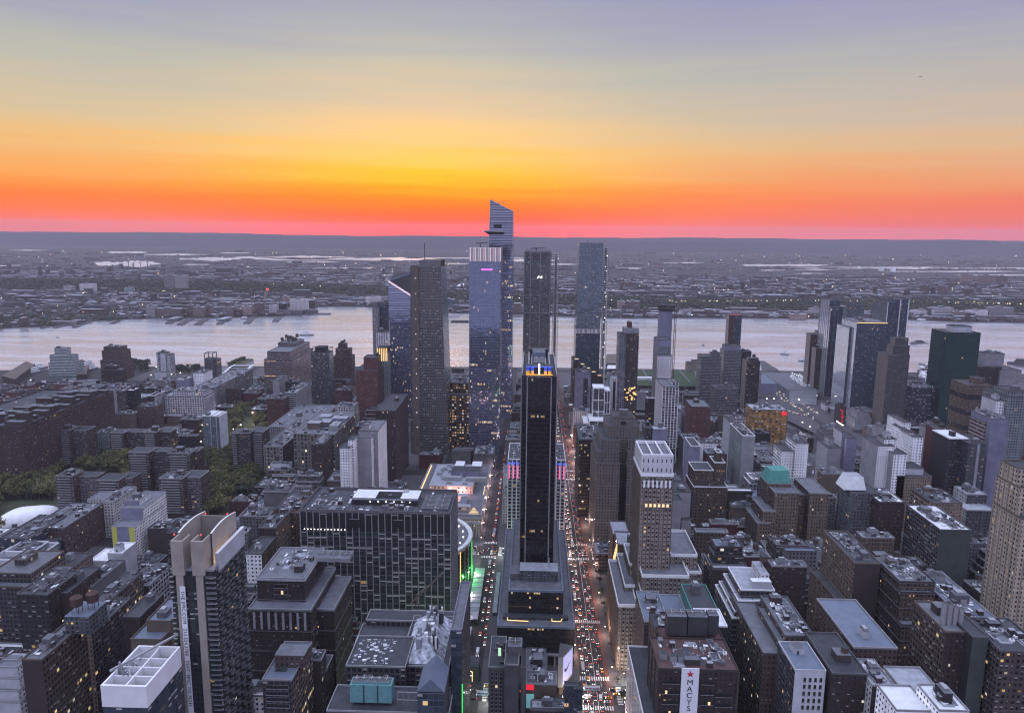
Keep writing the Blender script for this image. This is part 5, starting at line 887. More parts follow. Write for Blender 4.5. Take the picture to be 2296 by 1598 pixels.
r, T = hero('white block with black windows', 'small white walled block with black windows left of the gridded slab', 4, [(1465,1558,655,560,34)], 790, 'white', side='brown', n=1)
hero('street wall behind fin tower', 'brown loft block with an amber lit side behind the fin tower', 4, [(1540,1640,500,600,90)], 760, 'brown', side='tanlit', roof='roof_dark', n=3, tanks=1)
hero('brown office block with lit bands', 'brown office block with a red roof and two lit window rows', 4, [(1685,1780,410,640,60)], 700, 'tanlit', roof='roof_red', n=2)
r, T = hero('left yellow panelled building', 'pale building with yellow panels and stepped roofs, left of the two yellow ones', 4, [(405,530,505,752,28),(455,562,420,758,44),(600,672,345,775,50),(520,640,330,790,24)], 600, 'yellowpanel', side='yellowpanel', roof='roof_grey', parmat='blank_light', n=2)
q = T[0]; m = MB(); m.box(q[0], q[0]+(q[1]-q[0])*.2, q[2]-.3, q[2]-.02, 0, q[4], 'panel_yellow'); m.box(q[1]-(q[1]-q[0])*.22, q[1]+.2, q[2]-.3, q[2]-.02, 0, q[4], 'panel_yellow'); m.box(T[1][0], T[1][1], T[1][2]-.2, T[1][2]-.02, T[1][4]-1.6, T[1][4]-.2, 'panel_yellow', bottom=True); m.box(T[1][1]+.02, T[1][1]+.2, T[1][2], T[1][3], T[1][4]-1.6, T[1][4]-.2, 'panel_yellow', bottom=True); m.build('yellow_panel', r)
r, T = hero('right yellow panelled building', 'grey building with tall yellow corner panels, right of the two yellow ones', 4, [(665,800,492,720,60),(715,850,380,742,50),(740,830,338,752,24)], 700, 'blank_violet', side='yellowpanel', roof='roof_grey', parmat='blank_light', n=2)
q = T[0]; m = MB(); m.box(q[0], q[0]+(q[1]-q[0])*.22, q[2]-.3, q[2]-.02, 0, q[4], 'panel_yellow'); m.box(q[1]-(q[1]-q[0])*.24, q[1]+.2, q[2]-.3, q[2]-.02, 0, q[4], 'panel_yellow'); m.build('yellow_panel', r)
r, T = hero('white angular roof house', 'bright white angular modern building with an oval side opening', 4, [(535,640,695,640,26),(640,728,650,644,24)], 720, 'blank_white', side='blank_white', roof='roof_white', parmat='whitepaint', n=1, bulk='blank_white')
hero('white plant room block', 'block with a big white plant enclosure on its roof at the left edge', 4, [(32,192,640,650,24),(-60,190,690,642,40)], 760, 'blank_white', side='tealwin', roof='roof_grey', n=2, parmat='whitepaint')
hero('tan terraced loft', 'tan loft with lit top terraces at the left edge', 4, [(-60,185,770,560,44),(-60,272,850,552,40),(85,150,690,575,16)], 1200, 'loft', side='loftlit', n=2, parmat='blank_tan', roof='roof_grey')
hero('dark loft with arched windows', 'dark loft with a row of pale arched windows in its upper floors', 4, [(100,285,895,505,40)], 1210, 'loft', side='brown', n=2, roof='roof_dark')
hero('dark blank block with rail', 'dark brown blank fronted block right of the arched window loft', 4, [(285,402,885,520,44)], 1080, 'blank_brown', side='brown', n=1)
hero('tan block with white bulkhead', 'tan block with a square pale bulkhead above the blank fronted block', 4, [(292,432,735,600,30)], 850, 'tan', n=1, bulk='blank_light')
hero('grey loft with lit side', 'grey loft building with a plain pale side wall', 4, [(445,545,855,545,50)], 1080, 'grey', side='blank_grey', roof='roof_grey', n=2)
r, T = hero('loft with amber ribbon windows', 'dark topped loft with amber ribbon windows', 4, [(540,640,945,500,50)], 1300, 'loftlit', side='loftlit', roof='roof_dark', n=3)
hero('brown block right of ribbon loft', 'brown loft with many small windows right of the ribbon windowed loft', 4, [(740,890,845,560,36)], 960, 'brown', side='whitegrid', roof='roof_grey', n=3)
hero('tan block with parapets', 'tan brick block with deep parapets left of the fin tower', 4, [(778,962,1165,430,30),(872,1015,1055,440,30)], 1250, 'blank_tan', side='tan', roof='roof_blue', parmat='blank_tan', n=1)
hero('brown chimney block', 'brown blank walled block with a thin tall chimney', 4, [(735,832,1030,470,34)], 1180, 'blank_brown', side='brown', roof='roof_dark', n=1)
hero('brown loft with teal roof tanks', 'tall brown blank sided loft with teal roof house and orange brown water tanks', 4, [(130,250,1285,400,44)], 1700, 'blank_brown', side='loftlit', roof='roof_grey', n=2, parmat='blank_tan')
q = BOXES[-1]; rr = bpy.data.objects.get(q[5]); m = MB(); m.box(q[0]+8, q[0]+24, q[2]+30, q[2]+50, q[4], q[4]+12, 'tealwin', 'roof_blue'); m.build('roof_house', rr); tank(rr, q[0]+13, q[2]+36, q[4]+12, 3.6, ('roof_red', 'roof_red')); tank(rr, q[0]+20, q[2]+42, q[4]+12, 3.6, ('roof_red', 'roof_red'))
hero('mid loft left of it', 'dark loft with paired lit windows behind the brown loft with teal roof house', 4, [(400,545,1130,460,50)], 1400, 'tanlit', side='loft', roof='roof_dark', n=2)
hero('low grey school roof', 'long low grey roofed school below the yellow panelled buildings', 4, [(170,380,500,700,70)], 600, 'brown', roof='roof_grey', n=2)
hero('dark low shed at left', 'dark low block with a teal glass roof house near the dome', 4, [(190,330,575,690,40),(0,170,560,672,60)], 640, 'deepblue', roof='roof_dark', n=2)
# old hotel being cleared and roof cluster, bottom centre
r, T = hero('half demolished hotel block', 'sprawling dark stone block with ruined roofs and snow white debris at the bottom centre', 5, [(365,925,1055,470,14),(560,860,1325,418,60),(245,600,1325,410,34),(130,860,1598,380,24),(300,600,1185,448,24)], 1700, 'loft', side='dark', roof='roof_dark', parmat='blank_light', n=0)
rn = random.Random(11); q = T[1]; m = MB()
ang = [(q[0]+2, q[2]+3), (q[1]-4, q[2]+3), (q[1]-4, q[3]-4), (q[0]+2, q[3]-4)]; zt_ = q[4]+12; cx0, cx1 = q[0]+16, q[1]-18; y0_, y1_ = q[2]+16, q[3]-12; TT = [(cx0, y0_, zt_), (cx1, y0_, zt_), (cx1, y1_, zt_), (cx0, y1_, zt_)]; BB = [(p[0], p[1], q[4]+.2) for p in ang]
plain('debris', (.42, .44, .50), .8, var=1.2, scale=.35)
for i in range(4): j = (i+1) % 4; m.face([BB[i], BB[j], TT[j], TT[i]], 'debris')
m.face(TT, 'roof_dark'); m.build('hipped_roof', r); m = MB()
for i in range(34):
    x = rn.uniform(q[0]+8, q[1]-10); y = rn.uniform(q[2]+8, q[3]-10); s_ = rn.uniform(.8, 3.4); m.box(x, x+s_, y, y+s_, zt_-5, zt_+rn.uniform(.4, 3), rn.choice(['whitepaint', 'metal', 'roof_dark', 'roof_light']))
q2 = T[2]
for i in range(90):
    x = rn.uniform(q2[0]+2, q2[1]-12); y = rn.uniform(q2[2]+3, q2[3]-3); s_ = rn.uniform(.3, 1.6); m.box(x, x+s_*1.5, y, y+s_, q2[4], q2[4]+rn.uniform(.2, .9), rn.choice(['whitepaint', 'roof_light', 'metal', 'debris']))
tag(m.build('debris_pile', r), kind='stuff')
q3 = T[3]; xa = atY(TX(5, 262), 1500, 385)[0]; xb = atY(TX(5, 512), 1500, 385)[0]; za = atY(TX(5, 400), TY(5, 1432), 386)[2]
m = MB(); m.box(xa, xb, 386, 394, q3[4]+2, za, 'aqua', 'aqua', bottom=True); 
for i in range(1, 3): m.box(xa+(xb-xa)*i/3-.3, xa+(xb-xa)*i/3+.3, 385.6, 386, q3[4]+2, za, 'darkmetal')
m.build('aqua_cooling_plant', r); fans(r, xa+1, xb-1, 387, 393, za+.05, za+1.2, 5, 1, 'aqua')
m = MB(); x0 = xb+3
for i in range(6): m.bar((x0+i*3.4, 388, q3[4]), (x0+i*3.4, 388, q3[4]+8), .4, 'metal')
for h in (3, 8): m.bar((x0, 388, q3[4]+h), (x0+17, 388, q3[4]+h), .35, 'metal')
m.build('scaffold', r)
g = atY(TX(5, 668), TY(5, 1470), 372); g2 = atY(TX(5, 832), TY(5, 1470), 372); xm = (g[0]+g2[0])/2; ze = g[2]; r2 = building('blue gabled roof block', 'near block with a dull blue gabled metal roof', [[g[0], g2[0], 372, 396, ze-1]], 'deepblue', side='blank_dark', n=0, par=.3)
zr_ = atY(TX(5, 750), TY(5, 1425), 372)[2]+3; m = MB(); P_ = [(g[0], 372, ze), (xm, 372, zr_), (g2[0], 372, ze)]; Q_ = [(p[0], 396, p[2]) for p in P_]
m.face([P_[0], P_[1], Q_[1], Q_[0]][::-1], 'roof_blue'); m.face([P_[1], P_[2], Q_[2], Q_[1]][::-1], 'roof_blue'); m.face([P_[0], P_[2], P_[1]], 'roof_blue'); m.face([Q_[0], Q_[1], Q_[2]], 'roof_blue'); m.build('gabled_roof', r2); HERO.append(('blue gabled roof block', 935, 1000, 1530, 1598, 372))
r, T = hero('dark flank block with green light', 'dark blue glass flank building edged by a vertical green light at 7th avenue', 5, [(870,935,1110,398,60)], 1700, 'deepblue', side='dark', roof='roof_grey', n=0, parmat='blank_violet')
q = T[0]; m = MB(); m.box(q[1]+.05, q[1]+.6, q[2]-.6, q[2]+.3, 0, q[4]-34, 'green'); m.build('light_strip', r)
r, T = hero('pale grey slab with punched windows', 'pale grey slab with small dark windows and a cluttered roof near the bottom', 5, [(1190,1275,1315,470,30),(1095,1190,1330,474,40)], 1700, 'blank_grey', side='blank_grey', roof='roof_dark', n=0, parmat='concrete')
q = T[1]; windows(r, 'f', 'signblack', 1.7, 2.3, 3, 11, q[0]+1, q[1]-1, q[2], 4, q[4]-3, lit=((1, 7),)); q = T[0]; fans(r, q[0]+2, q[0]+12, q[2]+14, q[2]+26, q[4], q[4]+6, 1, 1, 'blank_grey'); m = MB()
for i in range(12): x = T[1][0]+2+random.random()*14; y = T[1][2]+4+random.random()*28; m.box(x, x+1.5+random.random()*2, y, y+2, T[1][4], T[1][4]+1+random.random()*4, random.choice(['metal', 'darkmetal', 'blank_grey']))
m.box(T[1][1]-5, T[1][1]-3, T[1][2]+12, T[1][2]+12.4, T[1][4]+2, T[1][4]+8, 'greenglow'); m.build('rooftop_unit', r)
hero('slim grey slab beside it', 'slim windowless grey slab right of the punched window slab', 14, [(615,660,1175,478,24)], 1600, 'blank_grey', n=0)
r, T = hero('low block with lettered sign', 'low shop block with a black lettered sign and red lit strip', 14, [(660,955,1330,484,16)], 1460, 'blank_tan', side='blank_grey', roof='roof_grey', n=2, parmat='concrete')
q = T[0]; m = MB(); m.box(q[0]+(q[1]-q[0])*.28, q[1]-.5, q[2]-.7, q[2]-.2, q[4]-17, q[4]-10, 'signblack', bottom=True); m.build('sign_board', r)
text(r, 'THE PENN DISTRICT', (q[0]+(q[1]-q[0])*.30, q[2]-.8, q[4]-14.8), 2.9, XV, 'signlit', 'lettering', 1.05)
m = MB(); m.box(q[0], q[0]+(q[1]-q[0])*.26, q[2]-.8, q[2]-.3, q[4]-3.4, q[4]+.4, 'redsign', bottom=True); m.build('red_strip', r); m = MB(); m.box(q[0]+.3, q[0]+(q[1]-q[0])*.27, q[2]-.6, q[2]-.2, q[4]-18, q[4]-7, 'tealled', bottom=True); m.build('screen', r)
hero('grey roof with glass top', 'low dark block with a grey glazed roof box behind the lettered shop', 14, [(660,860,1240,505,36)], 1330, 'dark', roof='roof_grey', n=3)
r, T = hero('dark lattice sided low block', 'dark blue block wrapped in a diagonal lattice at the bottom edge', 14, [(1030,1160,1345,458,5),(1155,1205,1370,456,7)], 1700, 'deepblue', n=0, roof='roof_dark')
q = T[0]; m = MB()
for i in range(6):
    for j in range(12):
        x0 = q[0]+(q[1]-q[0])*i/6; x1 = q[0]+(q[1]-q[0])*(i+1)/6; z0 = q[4]*j/12; z1 = q[4]*(j+1)/12; m.bar((x0, q[2]-.5, z0 if (i+j) % 2 else z1), (x1, q[2]-.5, z1 if (i+j) % 2 else z0), .28, 'roof_grey')
m.build('lattice', r)
# billboard on a triangular stand
P_ = atY(1257, 1570, 500); xa = atY(1261, 1500, 505)[0]; xb = atY(1281, 1480, 520)[0]; zt_ = atY(1262, 1475, 505)[2]; zb_ = atY(1262, 1535, 505)[2]
bb = thing('billboard', 'tall triangular billboard with a glowing lavender face and a black swoosh', 'billboard', (xa, 505, 0))
m = MB(); xl = atY(1251, 1500, 505)[0]; m.poly([(xl, 505), (xa, 505), (xb+1, 521), (xl+2, 524)], zb_-2, zt_+1, 'concrete', 'darkmetal'); m.poly([(xl+1, 507), (xa, 507), (xa+2, 515), (xl+2, 516)], 0, zb_-2, 'blank_tan'); m.build('frame', bb)
m = MB(); e = Vector((xb+1-xa, 16, 0)).normalized(); nrm = Vector((e.y, -e.x, 0)); P0 = Vector((xa, 505, 0))+nrm*.25+e*.6; P1 = Vector((xb+1, 521, 0))+nrm*.25-e*.6
m.face([(P0.x, P0.y, zb_), (P1.x, P1.y, zb_), (P1.x, P1.y, zt_), (P0.x, P0.y, zt_)], 'screen'); m.build('lit_face', bb)
m = MB(); S = [(-.5, -.02), (-.42, -.17), (-.28, -.22), (-.1, -.17), (.5, .2), (-.12, -.04), (-.26, -.06), (-.34, .0), (-.36, .12)]
mid = (P0+P1)/2+nrm*.12; L_ = (P1-P0).length; zc = (zt_+zb_)/2
m.face([(mid.x+e.x*L_*.75*u, mid.y+e.y*L_*.75*u, zc+L_*.75*v) for u, v in S], 'signblack'); m.build('emblem', bb); RECTS.append((xl-2, xb+3, 500, 526)); OCC.append((1248, 1290, 1545, 500))
# tower crane beside the gridded slab and one at the unfinished tower
def crane(label, x, y, z0, H, jib, jz, lab='tower_crane', dirx=1, w=1.6):
    r = thing(lab, label, 'crane', (x, y, z0)); m = MB()
    for a in (-w, w):
        for b in (-w, w): m.bar((x+a, y+b, z0), (x+a, y+b, z0+H), .5, 'roof_red')
    k = z0; 
    while k < z0+H-6: m.bar((x-w, y-w, k), (x+w, y-w, k+6), .35, 'roof_red'); m.bar((x+w, y-w, k+6), (x+w, y+w, k+6), .35, 'roof_red'); k += 6
    m.build('mast', r); m = MB(); m.bar((x-dirx*jib*.25, y, z0+H), (x+dirx*jib, y, z0+H+jz), 1.2, 'blank_tan'); m.bar((x, y, z0+H+8), (x+dirx*jib*.7, y, z0+H+jz*.7+1), .35, 'metal'); m.bar((x, y, z0+H), (x, y, z0+H+8), .9, 'blank_tan'); m.build('jib', r); return r
p = atY(1515, 700, 1405); crane('thin red tower crane standing against the river beside the unfinished tower', p[0], 1405, 0, p[2]+6, 28, 2, dirx=-1)
p = atY(TX(5, 715), TY(5, 955), 520); crane('pale luffing crane in front of the wide gridded slab', p[0]-6, 522, p[2]-4, 4, 20, 26, w=1.2)

def lowbox(name, label, cat, x0, x1, y0, y1, z, mat, top, z0=0):
    m = MB(); m.box(x0, x1, y0, y1, z0, z, mat, top, bottom=z0 > 0); o = leaf(m, name, label, cat); RECTS.append((x0, x1, y0, y1)); return o
cn = thing('plaza_canopy', 'long pale glass canopy over the plaza between the round arena and the black slab', 'canopy', (-50, 650, 0)); m = MB(); m.box(-55, -45, 602, 702, 5.5, 6.3, 'roof_light', 'roof_light', bottom=True)
for i in range(11): m.box(-54.8, -45.2, 603+i*9.7, 603.5+i*9.7, 6.3, 6.9, 'steel')
m.build('roof', cn); m = MB()
for i in range(8):
    for x in (-54.5, -45.8): m.box(x, x+.4, 606+i*13, 606.4+i*13, 0, 5.5, 'metal')
m.build('post', cn); m = MB(); m.box(-51, -50, 604, 700, 5.1, 5.45, 'neonlit', bottom=True); m.build('light_strip', cn)
lowbox('kiosk', 'low pale roofed kiosk on the plaza just right of the round arena', 'kiosk', -56, -49, 560, 588, 7, 'blank_light', 'roof_white')
lowbox('entrance_block', 'low pale roofed block left of the plaza below the arena', 'building', -66, -55, 520, 575, 16, 'blank_light', 'roof_light')
g_ = thing('station_entrance', 'dark station entrance with a glowing arch on the avenue below the arena', 'entrance', (-50, 512, 0)); m = MB(); m.box(-60, -38, 521, 536, 0, 12, 'blank_dark', 'roof_dark'); m.build('walls', g_); m = MB(); m.bar((-55, 520.6, 0), (-55, 520.6, 8), .6, 'warmglow'); m.bar((-55, 520.6, 8), (-49, 520.6, 10.5), .6, 'warmglow'); m.bar((-49, 520.6, 10.5), (-43, 520.6, 8), .6, 'warmglow'); m.bar((-43, 520.6, 8), (-43, 520.6, 0), .6, 'warmglow'); m.bar((-55, 520.5, 5), (-43, 520.5, 5), .6, 'neonlit'); m.build('lit_arch', g_)
lowbox('market_tent', 'row of pale market tents along the street kerb left of the podium', 'tent', -33, -29, 620, 700, 3.2, 'blank_grey', 'roof_light')
# ------------------------------------------------------------------ ground, streets
AV = [250, 508, 757, 1012, 1275, 1537, 1800]; AH = 15
ST = {34: (52, 15), 33: (-44, 11)}
x = 52
for k in range(35, 62): x += 85 if k == 35 else 79; ST[k] = (x, 9)
x = -44
for k in range(32, 8, -1): x -= 80; ST[k] = (x, 9)
plain('asphalt', (.026, .025, .029), .8, var=.35, scale=.06); plain('paving', (.08, .078, .084), .85, var=.3, scale=.1); plain('buslane', (.13, .05, .04), .8, var=.3, scale=.1); plain('paint', (.7, .7, .68), .7, var=.1)
plain('earth', (.055, .055, .06), .9, var=.6, scale=.02); plain('grass', (.05, .062, .03), .9, var=.4, scale=.05); plain('lawn', (.032, .062, .024), .9, var=.3, scale=.03)
SHM = [(-4500, 1250), (-3000, 1500), (-1900, 1620), (-1330, 1690), (-900, 1790), (-300, 1835), (0, 1845), (600, 1850), (1150, 1860), (1800, 1850), (3000, 1830), (6000, 1780)]
def shore(x, L):
    for (a, b), (c, d) in zip(L, L[1:]):
        if a <= x <= c: return b+(d-b)*(x-a)/(c-a)
    return L[0][1] if x < L[0][0] else L[-1][1]
m = MB(); m.face([(p[0], p[1], 0) for p in reversed(SHM)]+[(-4500, -200, 0), (6000, -200, 0)], 'asphalt')
for (a, b), (c, d) in zip(SHM, SHM[1:]): m.face([(c, d, 0), (a, b, 0), (a, b, -4), (c, d, -4)][::-1], 'concrete')
tag(m.build('ground'), kind='structure')
ks = sorted(ST)
blocks = []
for s0, s1 in zip(ks, ks[1:]):
    xa = ST[s0][0]+ST[s0][1]; xb = ST[s1][0]-ST[s1][1]
    for a0, a1 in zip([-10]+AV, AV+[1835]): blocks.append((xa, xb, a0+AH, a1-AH if a1 in AV else 1830))
m = MB()
for (xa, xb, ya, yb) in blocks:
    if ya > 250-1 and shore((xa+xb)/2, SHM) > yb-2: m.box(xa-3.4, xb+3.4, ya-3.4, yb+3.4, 0, .15, 'paving')
tag(m.build('pavement'), kind='structure')
m = MB(); m.box(36.5, 41, 300, 1790, .001, .008, 'buslane'); m.box(60.5, 64.3, 300, 1790, .001, .008, 'buslane')
tag(m.build('bus_lane'), kind='structure')
m = MB()
for y in range(470, 1790, 12):
    for x in (45.2, 48.8, 56.6): m.face([(x-.12, y, .012), (x+.12, y, .012), (x+.12, y+6, .012), (x-.12, y+6, .012)], 'paint')
m.face([(52.3, 470, .012), (52.6, 470, .012), (52.6, 1790, .012), (52.3, 1790, .012)], 'paint')
for (yy, xs, xe) in [(526, 37, 66), (490, 37, 66), (739, 37, 66), (775, 37, 66), (611, 38, 66), (739, -54, -34), (775, -54, -34), (994, 37, 66), (1030, 37, 66)]:
    x = xs
    while x < xe: m.face([(x, yy, .018), (x+.9, yy, .018), (x+.9, yy+5, .018), (x, yy+5, .018)], 'paint'); x += 1.8
for xx in (-60, -32, 33, 69):
    for yc in (508, 757):
        y = yc-13
        while y < yc+13: m.face([(xx-2, y, .022), (xx+2, y, .022), (xx+2, y+.9, .022), (xx-2, y+.9, .022)], 'paint'); y += 1.9
tag(m.build('road_markings'), kind='structure')
# ------------------------------------------------------------------ river with far water
mw, tw, bw = newmat('water'); bw.inputs['Base Color'].default_value = (.81, .80, .83, 1); bw.inputs['Metallic'].default_value = .95; bw.inputs['Roughness'].default_value = .16; bw.inputs['IOR'].default_value = 1.333
gq = N(tw, 'ShaderNodeNewGeometry'); mp = N(tw, 'ShaderNodeMapping'); mp.inputs['Scale'].default_value = (.045, .10, .1); mp.inputs['Rotation'].default_value = (0, 0, .35); tw.links.new(gq.outputs['Position'], mp.inputs[0])
n1 = N(tw, 'ShaderNodeTexNoise'); n1.inputs['Scale'].default_value = 1; n1.inputs['Detail'].default_value = 9; n1.inputs['Roughness'].default_value = .7; tw.links.new(mp.outputs[0], n1.inputs['Vector'])
mp2 = N(tw, 'ShaderNodeMapping'); mp2.inputs['Scale'].default_value = (.0016, .010, .1); mp2.inputs['Rotation'].default_value = (0, 0, .12); tw.links.new(gq.outputs['Position'], mp2.inputs[0])
n2 = N(tw, 'ShaderNodeTexNoise'); n2.inputs['Scale'].default_value = 1.2; n2.inputs['Detail'].default_value = 7; n2.inputs['Roughness'].default_value = .62; n2.inputs['Distortion'].default_value = .8; tw.links.new(mp2.outputs[0], n2.inputs['Vector'])
b1 = N(tw, 'ShaderNodeBump'); b1.inputs['Distance'].default_value = 5.0; tw.links.new(n1.outputs[0], b1.inputs['Height']); tw.links.new(b1.outputs[0], bw.inputs['Normal'])
tw.links.new(MA(tw, 'ADD', .18, MA(tw, 'MULTIPLY', SMOOTH(tw, n2.outputs[0], .3, .7), .4)), b1.inputs['Strength'])
tw.links.new(MA(tw, 'ADD', .2, MA(tw, 'MULTIPLY', SMOOTH(tw, n2.outputs[0], .3, .7), .12)), bw.inputs['Roughness'])
m = MB(); m.face([(-14000, 1000, -2), (14000, 1000, -2), (14000, 4600, -2), (-14000, 4600, -2)], 'water'); tag(m.build('river'), kind='structure')
# ------------------------------------------------------------------ fill buildings
class Raster:
    S = 4
    def __init__(s): s.w = 574; s.h = 400; s.b = np.full((400, 574), -1, int); s.X, s.Y = np.meshgrid(np.arange(574)+.5, np.arange(400)+.5)
    def poly(s, P, i):
        P = [(x/4, y/4) for x, y in P]; x0 = max(0, int(min(p[0] for p in P))); x1 = min(574, int(max(p[0] for p in P))+2); y0 = max(0, int(min(p[1] for p in P))); y1 = min(400, int(max(p[1] for p in P))+2)
        if x0 >= x1 or y0 >= y1: return
        X = s.X[y0:y1, x0:x1]; Y = s.Y[y0:y1, x0:x1]; pos = np.ones(X.shape, bool); neg = np.ones(X.shape, bool)
        for (a, b), (c, d) in zip(P, P[1:]+P[:1]): e = (c-a)*(Y-b)-(d-b)*(X-a); pos &= e >= 0; neg &= e <= 0
        s.b[y0:y1, x0:x1][pos | neg] = i
    def box(s, a, b, c, d, z, i):
        q = lambda x, y, zz: proj(x, y, zz)
        s.poly([q(a, c, z), q(b, c, z), q(b, d, z), q(a, d, z)], i)
        sx = a if a+b > 0 else b; s.poly([q(sx, c, z), q(sx, d, z), q(sx, d, 0), q(sx, c, 0)], i); s.poly([q(a, c, z), q(b, c, z), q(b, c, 0), q(a, c, 0)], i)
def inpoly(x, y, P):
    r = False
    for (a, b), (c, d) in zip(P, P[1:]+P[:1]):
        if (b > y) != (d > y) and x < (c-a)*(y-b)/(d-b)+a: r = not r
    return r
PARKS = [[(440, 1180), (600, 1110), (640, 1040), (600, 950), (560, 905), (500, 930), (455, 985), (440, 1060)], [(-40, 1200), (-40, 1085), (60, 1040), (130, 1010), (300, 990), (420, 1030), (440, 1100), (300, 1200), (130, 1210)]]
PLAZA = [[(1640, 905), (1700, 890), (1790, 905), (1900, 945), (2010, 1010), (2030, 1060), (1900, 1060), (1790, 1000), (1690, 950)], [(1400, 815), (1560, 815), (1570, 870), (1400, 880)], [(1690, 815), (1880, 830), (1880, 880), (1700, 900)], [(-200, 815), (100, 815), (110, 880), (-200, 905)], [(500, 812), (600, 812), (600, 850), (500, 850)]]
SKYL = [(-400, 858), (0, 862), (110, 852), (230, 850), (400, 848), (600, 845), (800, 850), (1000, 848), (1270, 862), (1400, 872), (1560, 876), (1700, 895), (1900, 905), (2060, 880), (2296, 870), (2700, 870)]
rnd = random.Random(21)
cands = []
def zone(x, y):
    if y < 760: return (rnd.gauss(58, 17) if abs(x) < 420 else rnd.gauss(46, 17))
    if x < 0: return rnd.gauss(27, 10) if x < -420 else rnd.gauss(36, 16)
    if y < 1012: return rnd.gauss(34, 18)
    return rnd.gauss(20, 9) if rnd.random() < .82 else rnd.gauss(48, 14)
for (xa, xb, ya, yb) in blocks:
    pc = proj((xa+xb)/2, (ya+yb)/2, 20)
    if ya < 240 or pc[0] < -300 or pc[0] > 2600: continue
    for side_ in (0, 1):
        y = ya+.3
        while y < yb-7:
            lw = min(rnd.choice([8, 10, 12, 14, 16, 18, 22, 30]) if ya < 1000 else rnd.choice([7, 7, 8, 9, 12, 15, 20, 34]), yb-y)
            dep = (xb-xa)/2-rnd.uniform(.5, 5); X0, X1 = (xa, xa+dep) if side_ == 0 else (xb-dep, xb)
            h = max(11, min(112, (zone(X0, y)*rnd.choice([.6, .85, 1, 1.1, 1.3]))*(1+.2*(lw > 20)))); y2 = y+lw-.25; yc = y; y += lw
            if any(not (X1 < r_[0] or X0 > r_[1] or y2 < r_[2] or yc > r_[3]) for r_ in RECTS): continue
            if y2 > shore((X0+X1)/2, SHM)-22: continue
            g = proj((X0+X1)/2, (yc+y2)/2, 0)
            if any(inpoly(g[0], g[1], P) for P in PARKS+PLAZA): continue
            def tops(h): return [proj(X0, yc, h), proj(X1, yc, h), proj(X0, y2, h), proj(X1, y2, h)]
            for _ in range(14):
                t_ = tops(h); sx0 = min(p[0] for p in t_); sx1 = max(p[0] for p in t_); ty = min(p[1] for p in t_); bad = False
                for (ox0, ox1, oy, oY) in OCC:
                    if oY > yc-2 and min(sx1, ox1)-max(sx0, ox0) > 3 and ty < oy: bad = True; break
                if not bad:
                    for (p, q) in zip(SKYL, SKYL[1:]):
                        if p[0] <= (sx0+sx1)/2 <= q[0] and ty < p[1]+(q[1]-p[1])*((sx0+sx1)/2-p[0])/(q[0]-p[0]): bad = True
                if not bad: break
                h *= .86
            if h < 7: continue
            if sx1 < -20 or sx0 > 2320 or ty > 1610: continue
            cands.append([X0, X1, yc, y2, h])
ras = Raster(); allb = [(b[0], b[1], b[2], b[3], b[4], -2-i) for i, b in enumerate(BOXES)]+[(c_[0], c_[1], c_[2], c_[3], c_[4], i) for i, c_ in enumerate(cands)]
for b_ in sorted(allb, key=lambda b_: -b_[2]): ras.box(*b_)
cnt = {}
for i in ras.b[ras.b >= 0].flat: cnt[int(i)] = cnt.get(int(i), 0)+1
order = sorted(cnt, key=lambda i: -cnt[i])
NH = len(set(b[5] for b in BOXES)); KEEP = 640
keep = [i for i in order if cnt[i] >= 3][:KEEP]; rest = [i for i in cnt if i not in set(keep)]
print('heroes', NH, 'fill cands', len(cands), 'visible', len(cnt), 'kept', len(keep))
FS = [('brown', 'brown brick', 5, 'blank_brown'), ('tan', 'tan brick', 4, 'blank_tan'), ('grey', 'grey', 3, 'blank_grey'), ('loft', 'dark loft', 3, 'blank_brown'), ('brownwide', 'dark brown wide windowed', 3, 'blank_brown'), ('red', 'red brick', 2, 'blank_red'),
      ('white', 'white walled', 2, 'blank_white'), ('tanlit', 'tan lamp lit', 2, 'blank_tan'), ('dark', 'black', 2, 'blank_dark'), ('lightgrid', 'pale gridded', 2, 'blank_light'), ('tealwin', 'grey green', 1, 'blank_green'), ('hospital', 'banded brown', 1, 'blank_brown')]
FSW = [f for f in FS for _ in range(f[2])]
def relation(cx, cy_, Y):
    best = sorted(HERO, key=lambda h_: (max(h_[1]-cx, 0, cx-h_[2]))**2+(.8*max(h_[3]-cy_, 0, cy_-h_[4]))**2+(abs((h_[1]+h_[2])/2-cx)*.1)**2)[:5]
    out = []
    for h_ in best:
        if h_[5]-Y > 20 and h_[1]-25 < cx < h_[2]+25: w_ = 'in front of'
        elif Y-h_[5] > 20 and h_[1]-10 < cx < h_[2]+10: w_ = 'behind'
        else: w_ = 'left of' if cx < (h_[1]+h_[2])/2 else 'right of'
        out.append((w_, h_[0]))
    return out
ROOFS = [('roof_dark', 'dark'), ('roof_grey', 'grey'), ('roof_light', 'pale'), ('roof_blue', 'blue grey'), ('roof_white', 'white')]
